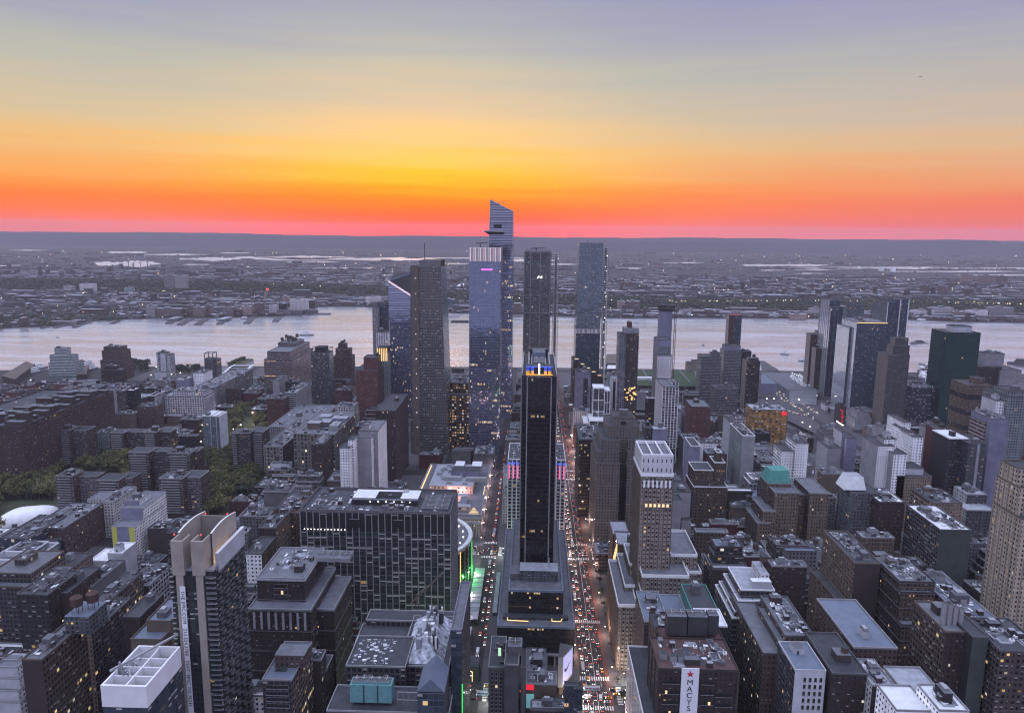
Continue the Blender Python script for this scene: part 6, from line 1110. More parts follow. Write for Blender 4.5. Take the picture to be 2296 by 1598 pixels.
for n_i, i in enumerate(keep):
    X0, X1, Y0, Y1, h = cands[i]; cx, cy_ = proj((X0+X1)/2, Y0, h); rel = relation(cx, cy_, Y0)
    for att in range(200):
        f = rnd.choice(FSW)
        if Y0 > 1000 and X0 < -100 and rnd.random() < .3: f = FS[5]
        if X0 > 60 and Y0 > 640 and rnd.random() < .3: f = rnd.choice([FS[6], FS[9], FS[9], FS[2]])
        rf_ = rnd.choice(ROOFS[:2]*3+ROOFS[2:4]*2+ROOFS[4:]); tk = 1 if rnd.random() < .4 and h > 18 else 0; setb = rnd.random() < .5 and h > 30
        size = 'low' if h < 18 else ('mid-rise' if h < 45 else 'tall'); w_, hs = rel[min(att//40, len(rel)-1)]
        bits = f"{size} {f[1]} building"+(' stepping back' if setb else '')+f", {rf_[1]} roof"+(', water tank' if tk else '')
        lab = f"{bits}, {w_} the {hs}"
        if len(lab.split()) > 16: lab = f"{bits}, {w_} {hs}"
        if len(lab.split()) <= 16 and lab not in USED: break
    USED.add(lab)
    tiers = [[X0, X1, Y0, Y1, h]]
    if setb:
        tiers = []; nt_ = rnd.choice([2, 2, 3, 4]); hh = h*rnd.uniform(.07, .13); xx0, xx1, yy0 = X0, X1, Y0
        for q_ in range(nt_):
            tiers.append([xx0, xx1, yy0, Y1-.2*q_, h-hh*(nt_-1-q_)]); s_ = min(rnd.uniform(1.6, 4), (Y1-Y0)*.2, (X1-X0)*.12); xx0 += s_; xx1 -= s_*rnd.choice([.3, 1]); yy0 += s_
    KN = (('brick building', 'fill_building'), ('apartment block', 'fill_block'), ('loft building', 'lot_building'))[n_i % 3]  # generic fill buildings: kind name handed out in rotation, not by building type
    blank = rnd.random() < .42; front = f[3] if blank else f[0]
    rb_ = building('', lab, tiers, front, side=f[0], back=front, roof=rf_[0], par=rnd.uniform(.8, 1.5), n=(3 if cnt[i] > 60 else 2) if cnt[i] > 12 else 1, tanks=tk, bulk=rnd.choice([f[3], 'blank_grey', 'blank_light', 'roof_grey']), cat=KN[0], name=KN[1], rnd=rnd, parmat=rnd.choice([f[3], 'concrete', 'concrete', 'blank_grey', 'blank_light']), cornice=rnd.choice(['blank_light', 'concrete', f[3]]) if cnt[i] > 25 and rnd.random() < .4 else None)
    if rnd.random() < .35 and Y0 < 1100:
        m = MB(); sx = X0 if X0+X1 > 0 else X1; sg = -1 if X0+X1 > 0 else 1; ln = rnd.uniform(2, 5); ys = rnd.uniform(Y0+1, max(Y0+1.1, Y1-ln-1)); m.box(min(sx, sx+sg*.5), max(sx, sx+sg*.5), ys, ys+ln, 3, 4.2, rnd.choice(['warmglow', 'warmglow', 'neonlit', 'orangebar']), bottom=True); m.build('shop_sign', rb_)
m = MB()
for i in rest:
    X0, X1, Y0, Y1, h = cands[i]; f = rnd.choice(FSW); m.walls(X0, X1, Y0, Y1, 0, h, f[3] if rnd.random() < .5 else f[0], f[0]); m.face([(X0, Y0, h), (X1, Y0, h), (X1, Y1, h), (X0, Y1, h)], rnd.choice(ROOFS[:4])[0])
    if Y1-Y0 > 9: a = rnd.uniform(2, (X1-X0)-6); m.box(X0+a, X0+a+4, Y0+2, Y0+6, h, h+3, 'blank_grey', 'roof_grey')
if m.f: tag(m.build('distant_low_rise'), 'mass of small low roofs filling the gaps between the Manhattan blocks', 'buildings', kind='stuff')
# ------------------------------------------------------------------ trees
plain('leaf', (.11, .115, .045), .9, var=.5, scale=.3); plain('leafpale', (.16, .155, .06), .9, var=.5, scale=.3); plain('leafdark', (.045, .055, .035), .9, var=.5, scale=.3); plain('bark', (.06, .045, .035), .9)
def treemesh(seed, h, mat):
    rn = random.Random(seed); t = MB(); t.cyl(0, 0, .38, 0, h*.45, 'bark', n=6, r1=.2)
    for i in range(4): a = rn.uniform(0, 6.28); t.bar((0, 0, h*.35), (math.cos(a)*h*.25, math.sin(a)*h*.25, h*.65), .2, 'bark')
    c_ = MB()
    cl = [(rn.gauss(0, h*.2), rn.gauss(0, h*.2), h*rn.uniform(.45, .9), rn.uniform(.8, 1.9)) for _ in range(16)]
    for (x, y, z, r_) in cl:
        for _ in range(20):
            v = Vector((rn.gauss(0, 1), rn.gauss(0, 1), rn.gauss(0, .8))).normalized()*r_*rn.uniform(.6, 1); p = Vector((x, y, z))+v; a = Vector((rn.gauss(0, 1), rn.gauss(0, 1), rn.gauss(0, 1))).normalized()*.55; b = a.cross(v.normalized()).normalized()*.5 if a.cross(v).length > .01 else Vector((.5, 0, 0))
            c_.face([tuple(p+a), tuple(p+b), tuple(p-a), tuple(p-b)], mat)
    return t.mesh('trunk'), c_.mesh('crown')
TM = [treemesh(1, 9, 'leaf'), treemesh(2, 11, 'leafpale'), treemesh(3, 8, 'leafdark'), treemesh(4, 12, 'leaf')]
def plant(x, y, z, label, group, k=None, s=1, nm='tree'):
    tm = TM[rnd.randrange(4) if k is None else k]; r = bpy.data.objects.new(nm, None); COL.objects.link(r); r.location = (x, y, z); r.rotation_euler = (0, 0, rnd.uniform(0, 6.28)); s *= rnd.uniform(.85, 1.3); r.scale = (s, s, s); tag(r, label, 'tree', group)
    instance(tm[0], 'trunk', r, (0, 0, 0)); instance(tm[1], 'crown', r, (0, 0, 0))
def ok(x, y, mrg=2): return not any(r_[0]-mrg < x < r_[1]+mrg and r_[2]-mrg < y < r_[3]+mrg for r_ in RECTS)
for P, gname, NN in ((PARKS[0], 'leafy green trees in the park below the flat roofed postal building', 165), (PARKS[1], 'leafy green trees around the balcony towers by the white dome', 190)):
    cntp = 0; tries = 0
    while cntp < NN and tries < 20000:
        tries += 1; px = rnd.uniform(min(p[0] for p in P), max(p[0] for p in P)); py = rnd.uniform(min(p[1] for p in P), max(p[1] for p in P))
        if not inpoly(px, py, P): continue
        g = atZ(px, py)
        if not ok(g[0], g[1], 3): continue
        if inpoly(px, py, [(-10, 1122), (130, 1122), (130, 1185), (-10, 1185)]): continue
        iy, ix = int(py/4), int(px/4)
        if 0 <= iy < 400 and 0 <= ix < 574 and ras.b[iy, ix] != -1 and rnd.random() < .97: continue
        plant(g[0], g[1], .15, gname, gname, s=1.7, nm='tree' if NN > 160 else 'park_tree'); cntp += 1
m = MB()
for P in PARKS: m.face([(lambda g: (g[0], g[1], .19))(atZ(p[0], p[1])) for p in reversed(P)] if False else [(lambda g: (g[0], g[1], .19))(atZ(p[0], p[1])) for p in P], 'grass')
tag(m.build('park_lawn'), kind='structure')
# street trees near the gridded slab / avenue, planted along 34th street
for i in range(26):
    y = 470+i*11.5+rnd.uniform(-3, 3); xx = 70 if i % 2 else 34
    plant(xx, y, .15, 'small dark street tree on the kerb of the busy wide street', 'street trees along the wide street', 2, .62, 'street_tree')
# white dome
a = atZ(6, 1178); b = atZ(126, 1150); r = thing('air_dome', 'white inflated sports dome beside the housing park', 'dome', ((a[0]+b[0])/2, a[1]+18, 0)); ox, oy, _ = r['o']; Lx = (b[0]-a[0])/2+8; Ly = 20; Hd = 15
m = MB(); nu, nv = 28, 10; ang_ = math.atan2(22, Lx*2)*0
def dp(i, j):
    u = 2*math.pi*i/nu; v = math.pi/2*j/nv; cx = math.copysign(abs(math.cos(u))**.55, math.cos(u)); sy = math.copysign(abs(math.sin(u))**.7, math.sin(u)); return (ox+Lx*cx*math.cos(v)**.6+sy*0, oy+Ly*sy*math.cos(v)**.7+cx*12*math.cos(v), Hd*math.sin(v))
for i in range(nu):
    for j in range(nv-1): m.face([dp(i, j), dp(i+1, j), dp(i+1, j+1), dp(i, j+1)], 'domewhite' if 'domewhite' in MATS else 'whitepaint')
m.face([dp(i, nv-1) for i in range(nu)], 'whitepaint'); o = m.build('membrane', r)
for p in o.data.polygons: p.use_smooth = True
m = MB(); m.box(ox-4, ox, oy-Ly-3, oy-Ly+4, 0, 4, 'blank_grey', 'roof_grey'); m.build('entrance', r)
# ------------------------------------------------------------------ flat riverside structures
def slab(name, label, cat, t, pts, z0, z1, mat, top, zref=None):
    P = [atZ(TX(t, x), TY(t, y), z1) for x, y in pts]; m = MB()
    ar = sum(P[i][0]*P[(i+1) % len(P)][1]-P[(i+1) % len(P)][0]*P[i][1] for i in range(len(P)))
    if ar < 0: P = P[::-1]
    m.poly([(p[0], p[1]) for p in P], z0, z1, mat, top); return leaf(m, name, label, cat)
slab('green_roof_hall', 'huge low hall with a green planted roof by the river', 'hall', 15, [(880, 630), (1620, 640), (1600, 470), (900, 455)], 0, 24, 'dark', 'lawn')
g_ = bpy.data.objects.get('green_roof_hall'); m = MB(); rn = random.Random(8)
for (x, y0_, x2, y2_) in ((960, 460, 1040, 590), (1380, 470, 1500, 600), (1560, 480, 1600, 590), (1130, 480, 1300, 600)):
    for i in range(12): p = atZ(TX(15, x+(x2-x)*i/11), TY(15, y0_+(y2_-y0_)*i/11), 24); m.box(p[0]-2.5, p[0]+3, p[1]-2, p[1]+2, 24, 26.5, 'blank_light')
p = atZ(TX(15, 900), TY(15, 560), 24); m.box(p[0], p[0]+45, p[1]-6, p[1]+6, 24, 29, 'whitepaint'); m.build('skylight', g_, tuple(g_.location))
m = MB(); p = atZ(TX(15, 1495), TY(15, 705), 8); m.box(p[0], p[0]+38, p[1]-3, p[1]-2.2, 8, 10.5, 'warmglow'); m.build('lit_entrance', g_, tuple(g_.location))
slab('rail_yard_roof', 'flat brown roofed yard building left of the green roof hall', 'hall', 15, [(540, 380), (680, 380), (660, 270), (545, 272)], 0, 12, 'dark', 'blank_tan')
slab('convention_annex', 'white roofed low annex in front of the flat brown yard roof', 'hall', 15, [(548, 440), (680, 440), (680, 398), (560, 398)], 0, 16, 'dark', 'roof_white')
slab('pier_lot_building', 'large grey flat roofed pier building with white trucks parked on top', 'pier', 16, [(1170, 680), (1520, 690), (1200, 490), (870, 480)], 0, 12, 'blank_light', 'roof_grey')
g_ = bpy.data.objects.get('pier_lot_building'); m = MB()
for i in range(70):
    u = rn.random(); v = rn.random(); p = atZ(TX(16, 1180+150*v+(130*u)), TY(16, 530+120*v-10*u), 12); m.box(p[0], p[0]+3, p[1], p[1]+9, 12, 15, 'whitepaint')
m.build('parked_van', g_, tuple(g_.location))
slab('lavender_depot', 'lavender fronted depot with a white roof edge left of the pier lot', 'depot', 16, [(862, 610), (1050, 610), (900, 505), (866, 500)], 0, 22, 'blank_violet', 'roof_blue')
slab('curved_terminal', 'pale curved fronted terminal building below the pier lot', 'terminal', 16, [(1180, 745), (1210, 775), (1500, 785), (1500, 690), (1200, 690)], 0, 12, 'blank_white', 'roof_grey')
for i, (pts, lab) in enumerate([([(20, 520), (170, 560), (400, 390), (300, 352)], 'long brown pier shed with a ribbed roof at the left edge of the river'), ([(875, 500), (990, 500), (1020, 365), (935, 330), (870, 350)], 'shorter brown pier shed right of the pale green stepped tower')]):
    slab('pier_shed', lab, 'pier shed', 11, pts, -2, 14, 'blank_brown', 'blank_tan')
P_ = atZ(TX(12, 1000), TY(12, 400), 2); slab('island_park', 'small tree covered pier park jutting into the river', 'pier park', 12, [(850, 415), (990, 415), (1160, 345), (1150, 325), (960, 320), (900, 350)], -2, 4, 'concrete', 'grass')
for i in range(22): u = rn.random(); v = rn.random(); p = atZ(TX(12, 870+200*u), TY(12, 400-80*u+15*v), 4); plant(p[0], p[1], 4, 'tree on the small pier park in the river', 'trees on the pier park', 0, .9, 'pier_tree')
slab('bus_depot', 'bus depot with rows of white vaulted roofs near the river', 'depot', 12, [(745, 560), (1000, 560), (1150, 440), (1020, 415), (800, 418)], 0, 10, 'blank_grey', 'roof_grey')
g_ = bpy.data.objects.get('bus_depot'); m = MB()
for i in range(9):
    for j in range(5): p = atZ(TX(12, 760+i*24+j*26), TY(12, 540-j*24), 10); m.box(p[0], p[0]+8, p[1], p[1]+40, 10, 14, 'whitepaint')
m.build('roof_vault', g_, tuple(g_.location))
slab('pier_park_trees_base', 'riverside lawn strip with lamps right of the slim white tower', 'lawn', 12, [(200, 500), (560, 480), (570, 425), (220, 435)], 0, .6, 'concrete', 'grass')
bpy.data.objects['pier_park_trees_base'].name = 'riverside_lawn'
for i in range(45): p = atZ(TX(12, rn.uniform(205, 590)), TY(12, rn.uniform(430, 500))); plant(p[0], p[1], .5, 'dark green tree on the riverside strip near the slim white tower', 'trees on the riverside strip', 2, 1.3)
for i in range(30): p = atZ(TX(11, rn.uniform(1430, 1690)), TY(11, rn.uniform(380, 470))); plant(p[0], p[1], -1, 'bare riverside tree near the brown stepped tower', 'trees right of the brown stepped riverside tower', 2, 1.5, 'riverside_tree')
slab('aircraft_carrier_pier', 'pale hazy pier crowded with grey vehicles at the right shore', 'pier', 17, [(830, 560), (1030, 640), (1050, 440), (960, 400), (830, 370)], -2, 12, 'blank_grey', 'roof_grey')
bpy.data.objects['aircraft_carrier_pier'].name = 'museum_pier'; g_ = bpy.data.objects['museum_pier']; m = MB()
for i in range(50): u = rn.random(); v = rn.random(); p = atZ(TX(17, 840+190*u), TY(17, 420+180*v), 12); m.box(p[0], p[0]+rn.uniform(4, 14), p[1], p[1]+rn.uniform(4, 20), 12, 12+rn.uniform(4, 16), rn.choice(['blank_grey', 'blank_violet', 'metal', 'whitepaint']))
m.build('deck_structure', g_, tuple(g_.location))
slab('ferry_pier', 'thin breakwater pier curving into the river at the ferry landing', 'pier', 16, [(850, 350), (880, 470), (1060, 450), (960, 390), (900, 350)], -2, 3, 'concrete', 'paving')
slab('thin_pier', 'thin dark pier standing out in the river right of the dark tapered skyscraper', 'pier', 2, [(725, 655), (843, 655), (843, 647), (730, 647)], -2, 2, 'blank_dark', 'blank_dark')
# tunnel approach: pale ramps
m = MB()
def road(pts, w, mat, z, t=16):
    P = [Vector(atZ(TX(t, x), TY(t, y), z)) for x, y in pts]
    for i in range(len(P)-1):
        d = (P[i+1]-P[i]).normalized(); n = Vector((d.y, -d.x, 0))*w/2; q = [P[i]-n, P[i]+n, P[i+1]+n, P[i+1]-n]; ar = (q[1]-q[0]).cross(q[2]-q[0]).z
        m.face([tuple(v) for v in (q if ar > 0 else q[::-1])], mat)
road([(1150, 1000), (1400, 1120), (1700, 1260)], 14, 'paving', 6.0); road([(1480, 960), (1650, 1060), (1900, 1200)], 30, 'paving', .10); road([(1060, 700), (1180, 790), (1320, 880), (1490, 965)], 46, 'paving', .06); road([(1280, 1170), (1460, 1290)], 12, 'paving', .14)
tag(m.build('tunnel_road'), kind='structure')
# ------------------------------------------------------------------ vehicles
for nm, c in (('carblack', (.02, .02, .022)), ('carwhite', (.6, .6, .62)), ('cargrey', (.18, .18, .19)), ('taxi', (.75, .38, .02)), ('busblue', (.25, .32, .45)), ('carred', (.3, .03, .03))): plain(nm, c, .3, .2, var=.05)
plain('carglass', (.02, .02, .025), .1); plain('tyre', (.015, .015, .015), .8)
emis('headlight', (1, .95, .85), 7); emis('taillight', (1, .05, .03), 3.5)
CM = {}
def carparts(kind, col):
    if (kind, col) in CM: return CM[kind, col]
    L, Wd, H = {'car': (4.6, 1.85, 1.45), 'van': (5.6, 2.1, 2.5), 'bus': (12, 2.55, 3.1), 'truck': (8.5, 2.5, 3.4)}[kind]; hw = Wd/2; b = MB(); g = MB()
    def prism(P, x0, x1, mb, mt):
        n = len(P); mb.face([(x0, p[0], p[1]) for p in P], mt); mb.face([(x1, p[0], p[1]) for p in reversed(P)], mt)
        for i in range(n): j = (i+1) % n; mb.face([(x0, P[i][0], P[i][1]), (x1, P[i][0], P[i][1]), (x1, P[j][0], P[j][1]), (x0, P[j][0], P[j][1])], mt)
    if kind == 'car':
        prism([(0, .35), (L, .35), (L, .85), (L-.9, 1.0), (.9, .95), (0, .8)][::-1], -hw, hw, b, col); prism([(.9, .95), (L-1.0, 1.0), (L-1.7, H), (1.4, H)][::-1], -hw+.12, hw-.12, g, 'carglass'); b.box(-hw+.2, hw-.2, 1.5, L-1.8, H-.02, H+.03, col)
    else:
        b.box(-hw, hw, .9 if kind != 'bus' else 0, L, .4, H, col, 'roof_light' if kind == 'bus' else col, bottom=True)
        if kind != 'bus': b.box(-hw, hw, 0, .88, .4, H*.62, 'carwhite')
        for i in range(4 if kind == 'bus' else 1): g.box(-hw-.02, hw+.02, 1+i*2.7, 1+i*2.7+(2.2 if kind == 'bus' else 1.2), H*.5, H*.78, 'carglass')
        g.box(-hw+.15, hw-.15, -.04, .3, H*.45 if kind == 'bus' else H*.4, H*.85 if kind == 'bus' else H*.58, 'carglass')
    h = MB(); h.box(-.24, .24, -.12, .05, -.12, .14, 'headlight', bottom=True); t = MB(); t.box(-.24, .24, -.05, .12, -.12, .14, 'taillight', bottom=True)
    w = MB(); n = 10
    for s_ in (-.11, .11): w.face([(s_, .34*math.cos(2*math.pi*i/n), .34*math.sin(2*math.pi*i/n)) for i in range(n)][::(1 if s_ > 0 else -1)], 'tyre')
    for i in range(n): a0 = 2*math.pi*i/n; a1 = 2*math.pi*(i+1)/n; w.face([(-.11, .34*math.cos(a0), .34*math.sin(a0)), (.11, .34*math.cos(a0), .34*math.sin(a0)), (.11, .34*math.cos(a1), .34*math.sin(a1)), (-.11, .34*math.cos(a1), .34*math.sin(a1))], 'tyre')
    CM[kind, col] = (b.mesh('body'), g.mesh('glass'), h.mesh('headlight'), t.mesh('taillight'), w.mesh('wheel'), L, hw); return CM[kind, col]
CN = {'carblack': 'black', 'carwhite': 'white', 'cargrey': 'grey', 'taxi': 'yellow', 'busblue': 'blue and white', 'carred': 'red'}
FAR = MB()
def vehicle(kind, col, x, y, rz, place, group, full=True, lights=3, z=0):
    if full is None:
        c_, s_ = math.cos(rz), math.sin(rz); L = 9 if kind in ('bus', 'truck') else 4.6; H = 3 if L > 5 else 1.45
        def q(u, v, w): return (x+u*c_-v*s_, y+u*s_+v*c_, w)
        for (u0, u1, v0, v1, w0, w1, mt) in ((-.9, .9, 0, L, .3, H*.62, col), (-.75, .75, L*.22, L*.8, H*.62, H, 'carglass'), (-.8, -.35, -.1, 0, .55, .85, 'headlight'), (.35, .8, -.1, 0, .55, .85, 'headlight'), (-.8, -.35, L, L+.1, .6, .9, 'taillight'), (.35, .8, L, L+.1, .6, .9, 'taillight')):
            P = [q(u0, v0, w0), q(u1, v0, w0), q(u1, v1, w0), q(u0, v1, w0)]; T_ = [(p[0], p[1], w1) for p in P]
            for i in range(4): j = (i+1) % 4; FAR.face([P[i], P[j], T_[j], T_[i]], mt)
            FAR.face(T_, mt)
        return
    b, g, h, t, w, L, hw = carparts(kind, col)
    label = f"{CN[col]} {'taxi' if col == 'taxi' else kind} {place}"
    r = bpy.data.objects.new({'car': 'car', 'van': 'van', 'bus': 'bus', 'truck': 'truck'}[kind], None); COL.objects.link(r); r.location = (x, y, z); r.rotation_euler = (0, 0, rz); tag(r, label, 'taxi' if col == 'taxi' else kind, group+' - '+label.split(' ', 1)[0]+' '+kind)
    instance(b, 'body', r, (0, 0, 0)); instance(g, 'glass', r, (0, 0, 0))
    for s_ in (-1, 1):
        instance(h, 'headlight', r, (s_*hw*.72, -.02, .7)); instance(t, 'taillight', r, (s_*hw*.72, L+.02, .8))
        if full:
            for yy in (.85, L-.95): instance(w, 'wheel', r, (s_*hw*.95, yy, .34))
rv = random.Random(77)
def pickcar():
    u = rv.random(); return ('bus', 'busblue') if u < .03 else ('truck', 'carwhite') if u < .07 else ('van', 'carwhite') if u < .13 else ('car', rv.choice(['carblack', 'carblack', 'cargrey', 'cargrey', 'carwhite', 'taxi']))
def lane(x, y0, y1, gap, toward, place, group, full=True, horiz=False):
    y = y0+rv.uniform(0, gap)
    while y < y1:
        k, c = pickcar(); xx = x+rv.uniform(-.35, .35)
        if horiz: vehicle(k, c, y, xx, math.pi/2 if toward else -math.pi/2, place, group, full)
        else: vehicle(k, c, xx, y if toward else y+4.6, 0 if toward else math.pi, place, group, full)
        y += (13 if k == 'bus' else 10 if k == 'truck' else 6)+rv.uniform(.3, 1)*gap
S34 = 'vehicles on the wide avenue-lined cross street'
for x in (43.4, 47): lane(x, 470, 1000, 15, True, 'coming towards the camera on the wide street near the black slab', S34)
for x in (50.4,): lane(x, 480, 620, 18, True, 'coming towards the camera on the wide street near the black slab', S34)
for x in (54.6, 58.4): lane(x, 480, 1000, 26, False, 'driving away down the wide street near the black slab', S34)
for x in (43.4, 47): lane(x, 1010, 1500, 26, True, 'x', S34, None)
for x in (54.6, 58.4): lane(x, 1010, 1500, 30, False, 'x', S34, None)
lane(-37, 560, 750, 12, True, 'parked on the narrow street left of the black slab', 'vehicles parked on the narrow street left of the black slab'); lane(-41.5, 545, 1000, 22, True, 'on the narrow street left of the black slab', 'vehicles on the narrow street left of the black slab'); lane(-41, 780, 1250, 20, False, 'on the narrow street left of the black slab', 'vehicles on the narrow street left of the black slab')
for yy in (499, 504, 509, 514): lane(yy, -90, 90, 16, False, 'on the avenue crossing at the bottom edge', 'vehicles on the near crossing avenue', True, True)
for yy in (750, 756, 762): lane(yy, -80, 100, 12, False, 'on the avenue behind the round arena', 'x', None, True)
for yy in (1005, 1013): lane(yy, -120, 120, 12, False, 'on the third avenue crossing the wide street', 'x', None, True)
lane(-128, 700, 1000, 22, False, 'on the street left of the columned hall', 'x', None)
# tunnel approach traffic, seen as bodies with lamps
def stream(pts, n, spread, place, group, kinds=('car',), rz=None):
    P = [Vector(atZ(TX(16, x), TY(16, y), 0)) for x, y in pts]
    for i in range(n):
        u = (i+rv.random()*.7)/n*(len(P)-1); k = min(int(u), len(P)-2); p = P[k].lerp(P[k+1], u-k); d = P[k+1]-P[k]; ang = math.atan2(d.y, d.x)+math.pi/2
        nrm = Vector((-d.y, d.x, 0)).normalized()*rv.uniform(-spread, spread); vehicle(rv.choice(kinds), rv.choice(['carwhite', 'cargrey', 'carblack']), p.x+nrm.x, p.y+nrm.y, ang if rz is None else rz, place, group, False, z=.15)
stream([(1060, 700), (1180, 790), (1320, 870), (1490, 965)], 55, 16, 'in the dense traffic on the tunnel road', 'vehicles queuing on the tunnel road')
stream([(1160, 915), (1300, 960), (1400, 975)], 16, 8, 'queuing beside the amber lit market building', 'vehicles beside the amber market building')
stream([(1290, 1170), (1460, 1280)], 5, 1, 'in the row of white buses on the ramp', 'white vehicles on the ramp', ('truck',)); stream([(1460, 1000), (1440, 1040)], 2, 1, 'parked by the tunnel ramp', 'trucks by the tunnel ramp', ('truck',))
tag(FAR.build('distant_traffic'), 'far off cars too small to tell apart on the distant streets', 'cars', kind='stuff')
# street lamps
lp = MB(); lp.cyl(0, 0, .12, 0, 9, 'darkmetal', n=6); lp.bar((0, 0, 9), (1.8, 0, 9.3), .14, 'darkmetal'); lpm = lp.mesh('pole'); hd = MB(); hd.box(1.2, 2.2, -.25, .25, 9.05, 9.3, 'lampwarm', bottom=True); hdm = hd.mesh('lamp_head'); hb = MB(); hb.box(-.7, .7, -.7, .7, 9.1, 10.2, 'lampwhite', bottom=True); hbm = hb.mesh('lamp_head')
def lamp(x, y, label, group, rz=0, big=False, z=.15, light=0, col=(1, .75, .5)):
    r = bpy.data.objects.new('street_lamp', None); COL.objects.link(r); r.location = (x, y, z); r.rotation_euler = (0, 0, rz); tag(r, label, 'street lamp', group)
    instance(lpm, 'pole', r, (0, 0, 0)); instance(hbm if big else hdm, 'lamp_head', r, (0, 0, 0))
    if light:
        L = bpy.data.lights.new('lamp_light', 'POINT'); L.energy = light*.9; L.color = col; L.shadow_soft_size = .6; lo = bpy.data.objects.new('lamp_light', L); COL.objects.link(lo); lo.parent = r; lo.location = (1.7 if not big else 0, 0, 8.4)
for i in range(26):
    y = 470+i*30; lamp(36.6 if i % 2 else 67.3, y, 'street lamp on the kerb of the wide street with heavy traffic', 'street lamps along the wide street', 0 if i % 2 else math.pi, False, light=(9000 if i < 18 else 16000), col=(1, .62, .5))
for i in range(12): lamp(-55.5, 560+i*42, 'street lamp on the narrow street left of the black slab', 'street lamps along the narrow street', 0, light=3500, col=(.95, .7, .8))
for i, (yy) in enumerate((494, 494, 522, 522, 744, 744)): lamp((-30, 34, -62, 72, -30, 34)[i], yy, 'street lamp at an avenue corner by the wide street', 'street lamps at the avenue corners', 0, light=9000, col=(.9, .95, .85))
for i, (x_, y_) in enumerate([(-75, 505), (-90, 512), (-64, 498)]): lamp(x_, y_, 'bright street lamp on the avenue below the round arena', 'bright lamps on the avenue below the arena', 0, light=12000, col=(.6, 1, .5))
for (x_, y_) in [(1185, 1012), (1312, 1017), (1408, 1020), (1010, 1085), (925, 1135), (268, 1350), (555, 1275), (500, 1303), (865, 1160), (793, 1155), (655, 1262), (1145, 943)]: p = atZ(TX(12, x_), TY(12, y_), 9); lamp(p[0], p[1], 'bright lamp among the park trees near the flat roofed postal building', 'bright lamps in the park', 0, True, light=9000 if y_ > 1000 and y_ < 1100 else 2500, col=(1, .75, .4))
for (x_, y_) in [(220, 505), (320, 490), (45, 425), (1730-1743, 516)]: p = atZ(TX(12, x_), TY(12, y_), 9); lamp(p[0], p[1], 'bright lamp on the riverside strip by the slim white tower', 'bright lamps on the riverside strip', 0, True)
for (x_, y_) in [(1220+i*24, 492+i*11) for i in range(10)]+[(1730+i*16, 1045+i*11) for i in range(5)]+[(1497, 750), (1025, 530), (1113, 582), (928, 785), (1010, 785), (1295, 795), (1836, 762), (1335, 1055), (1420, 1105), (975, 1200), (1030, 1000)]: p = atZ(TX(16, x_), TY(16, y_), 9); lamp(p[0], p[1], 'bright lamp along the pier lot and tunnel road', 'bright lamps by the tunnel road', 0, True)
for (x_, y_) in [(60, 1115), (235, 1590), (210, 1435), (315, 1480), (350, 1487), (575, 1487), (600, 1480), (290, 800), (330, 825), (800, 585), (350, 572), (825, 857)]: p = atZ(TX(11, x_), TY(11, y_), 9); lamp(p[0], p[1], 'bright street lamp among the Chelsea blocks at the left', 'bright lamps among the left blocks', 0, True)
# ------------------------------------------------------------------ boats
def boat(label, px, py, L, Wd, H, rz, mat='whitepaint', decks=2, name='ferry', cat='boat'):
    p = atZ(px, py, -2); r = thing(name, label, cat, (p[0], p[1], -2)); r.rotation_euler = (0, 0, rz); h = MB(); n = [(-L/2, -Wd/2), (L*.32, -Wd/2), (L/2, 0), (L*.32, Wd/2), (-L/2, Wd/2)]
    h.poly(n, -.3, H*.35, 'darkmetal' if mat != 'whitepaint' else 'blank_grey', 'roof_grey'); o = bpy.data.objects.new('hull', h.mesh('hull')); COL.objects.link(o); o.parent = r
    c_ = MB()
    for k in range(decks): s_ = 1-.18*k; c_.box(-L*.42*s_, L*.26*s_, -Wd*.42*s_, Wd*.42*s_, H*.35+k*H*.3, H*.35+(k+.72)*H*.3, mat, bottom=True); c_.box(-L*.42*s_+.4, L*.26*s_-.4, -Wd*.42*s_+.3, Wd*.42*s_-.3, H*.35+(k+.72)*H*.3, H*.35+(k+1)*H*.3, 'carglass', mat)
    c_.cyl(-L*.1, 0, .4, H*.35+decks*H*.3, H*.35+decks*H*.3+4, 'darkmetal', n=6); o = bpy.data.objects.new('cabin', c_.mesh('cabin')); COL.objects.link(o); o.parent = r
boat('long white ferry crossing the river left of the skyscrapers', 688, 752, 46, 12, 10, .1, decks=3)
boat('small white ferry heading to the ferry landing', 1759, 795, 24, 9, 9, 2.6); boat('ferry half hidden behind the beige edged towers', 1803, 810, 30, 9, 8, 0); boat('small boat with a wake near the red crowned tower', 1577, 774, 12, 5, 6, 4.7)
boat('tug beside a dark barge at the right of the river', 2062, 768, 36, 9, 8, .1, 'blank_grey', name='tugboat'); boat('second tug nearer than the dark barge', 2050, 771, 26, 8, 7, .1, 'blank_light', name='tugboat'); boat('dark barge pushed by two tugs', 2071, 770, 40, 10, 3, .05, 'darkmetal', 1, 'barge', 'barge')
boat('grey ship at the right edge of the river', 2292, 817, 70, 14, 16, 2.8, 'blank_grey', name='ship'); boat('white motor yacht moored by the left pier shed', 72, 838, 60, 14, 12, 1.2, decks=3, name='yacht'); boat('second white yacht moored behind the first', 84, 828, 55, 12, 11, 1.2, decks=3, name='yacht'); boat('white dinner boat moored right of the shorter pier shed', 201, 831, 50, 14, 16, 1.3, decks=4, name='dinner_boat')
boat('tiny boat far left in the river', 130, 757, 10, 4, 4, 0, name='motor_boat'); boat('white boat by the far piers in front of the low waterfront', 549, 715, 34, 10, 9, 1, name='ferry'); boat('small boat near the far cove', 728, 703, 14, 5, 5, 0, name='motor_boat')
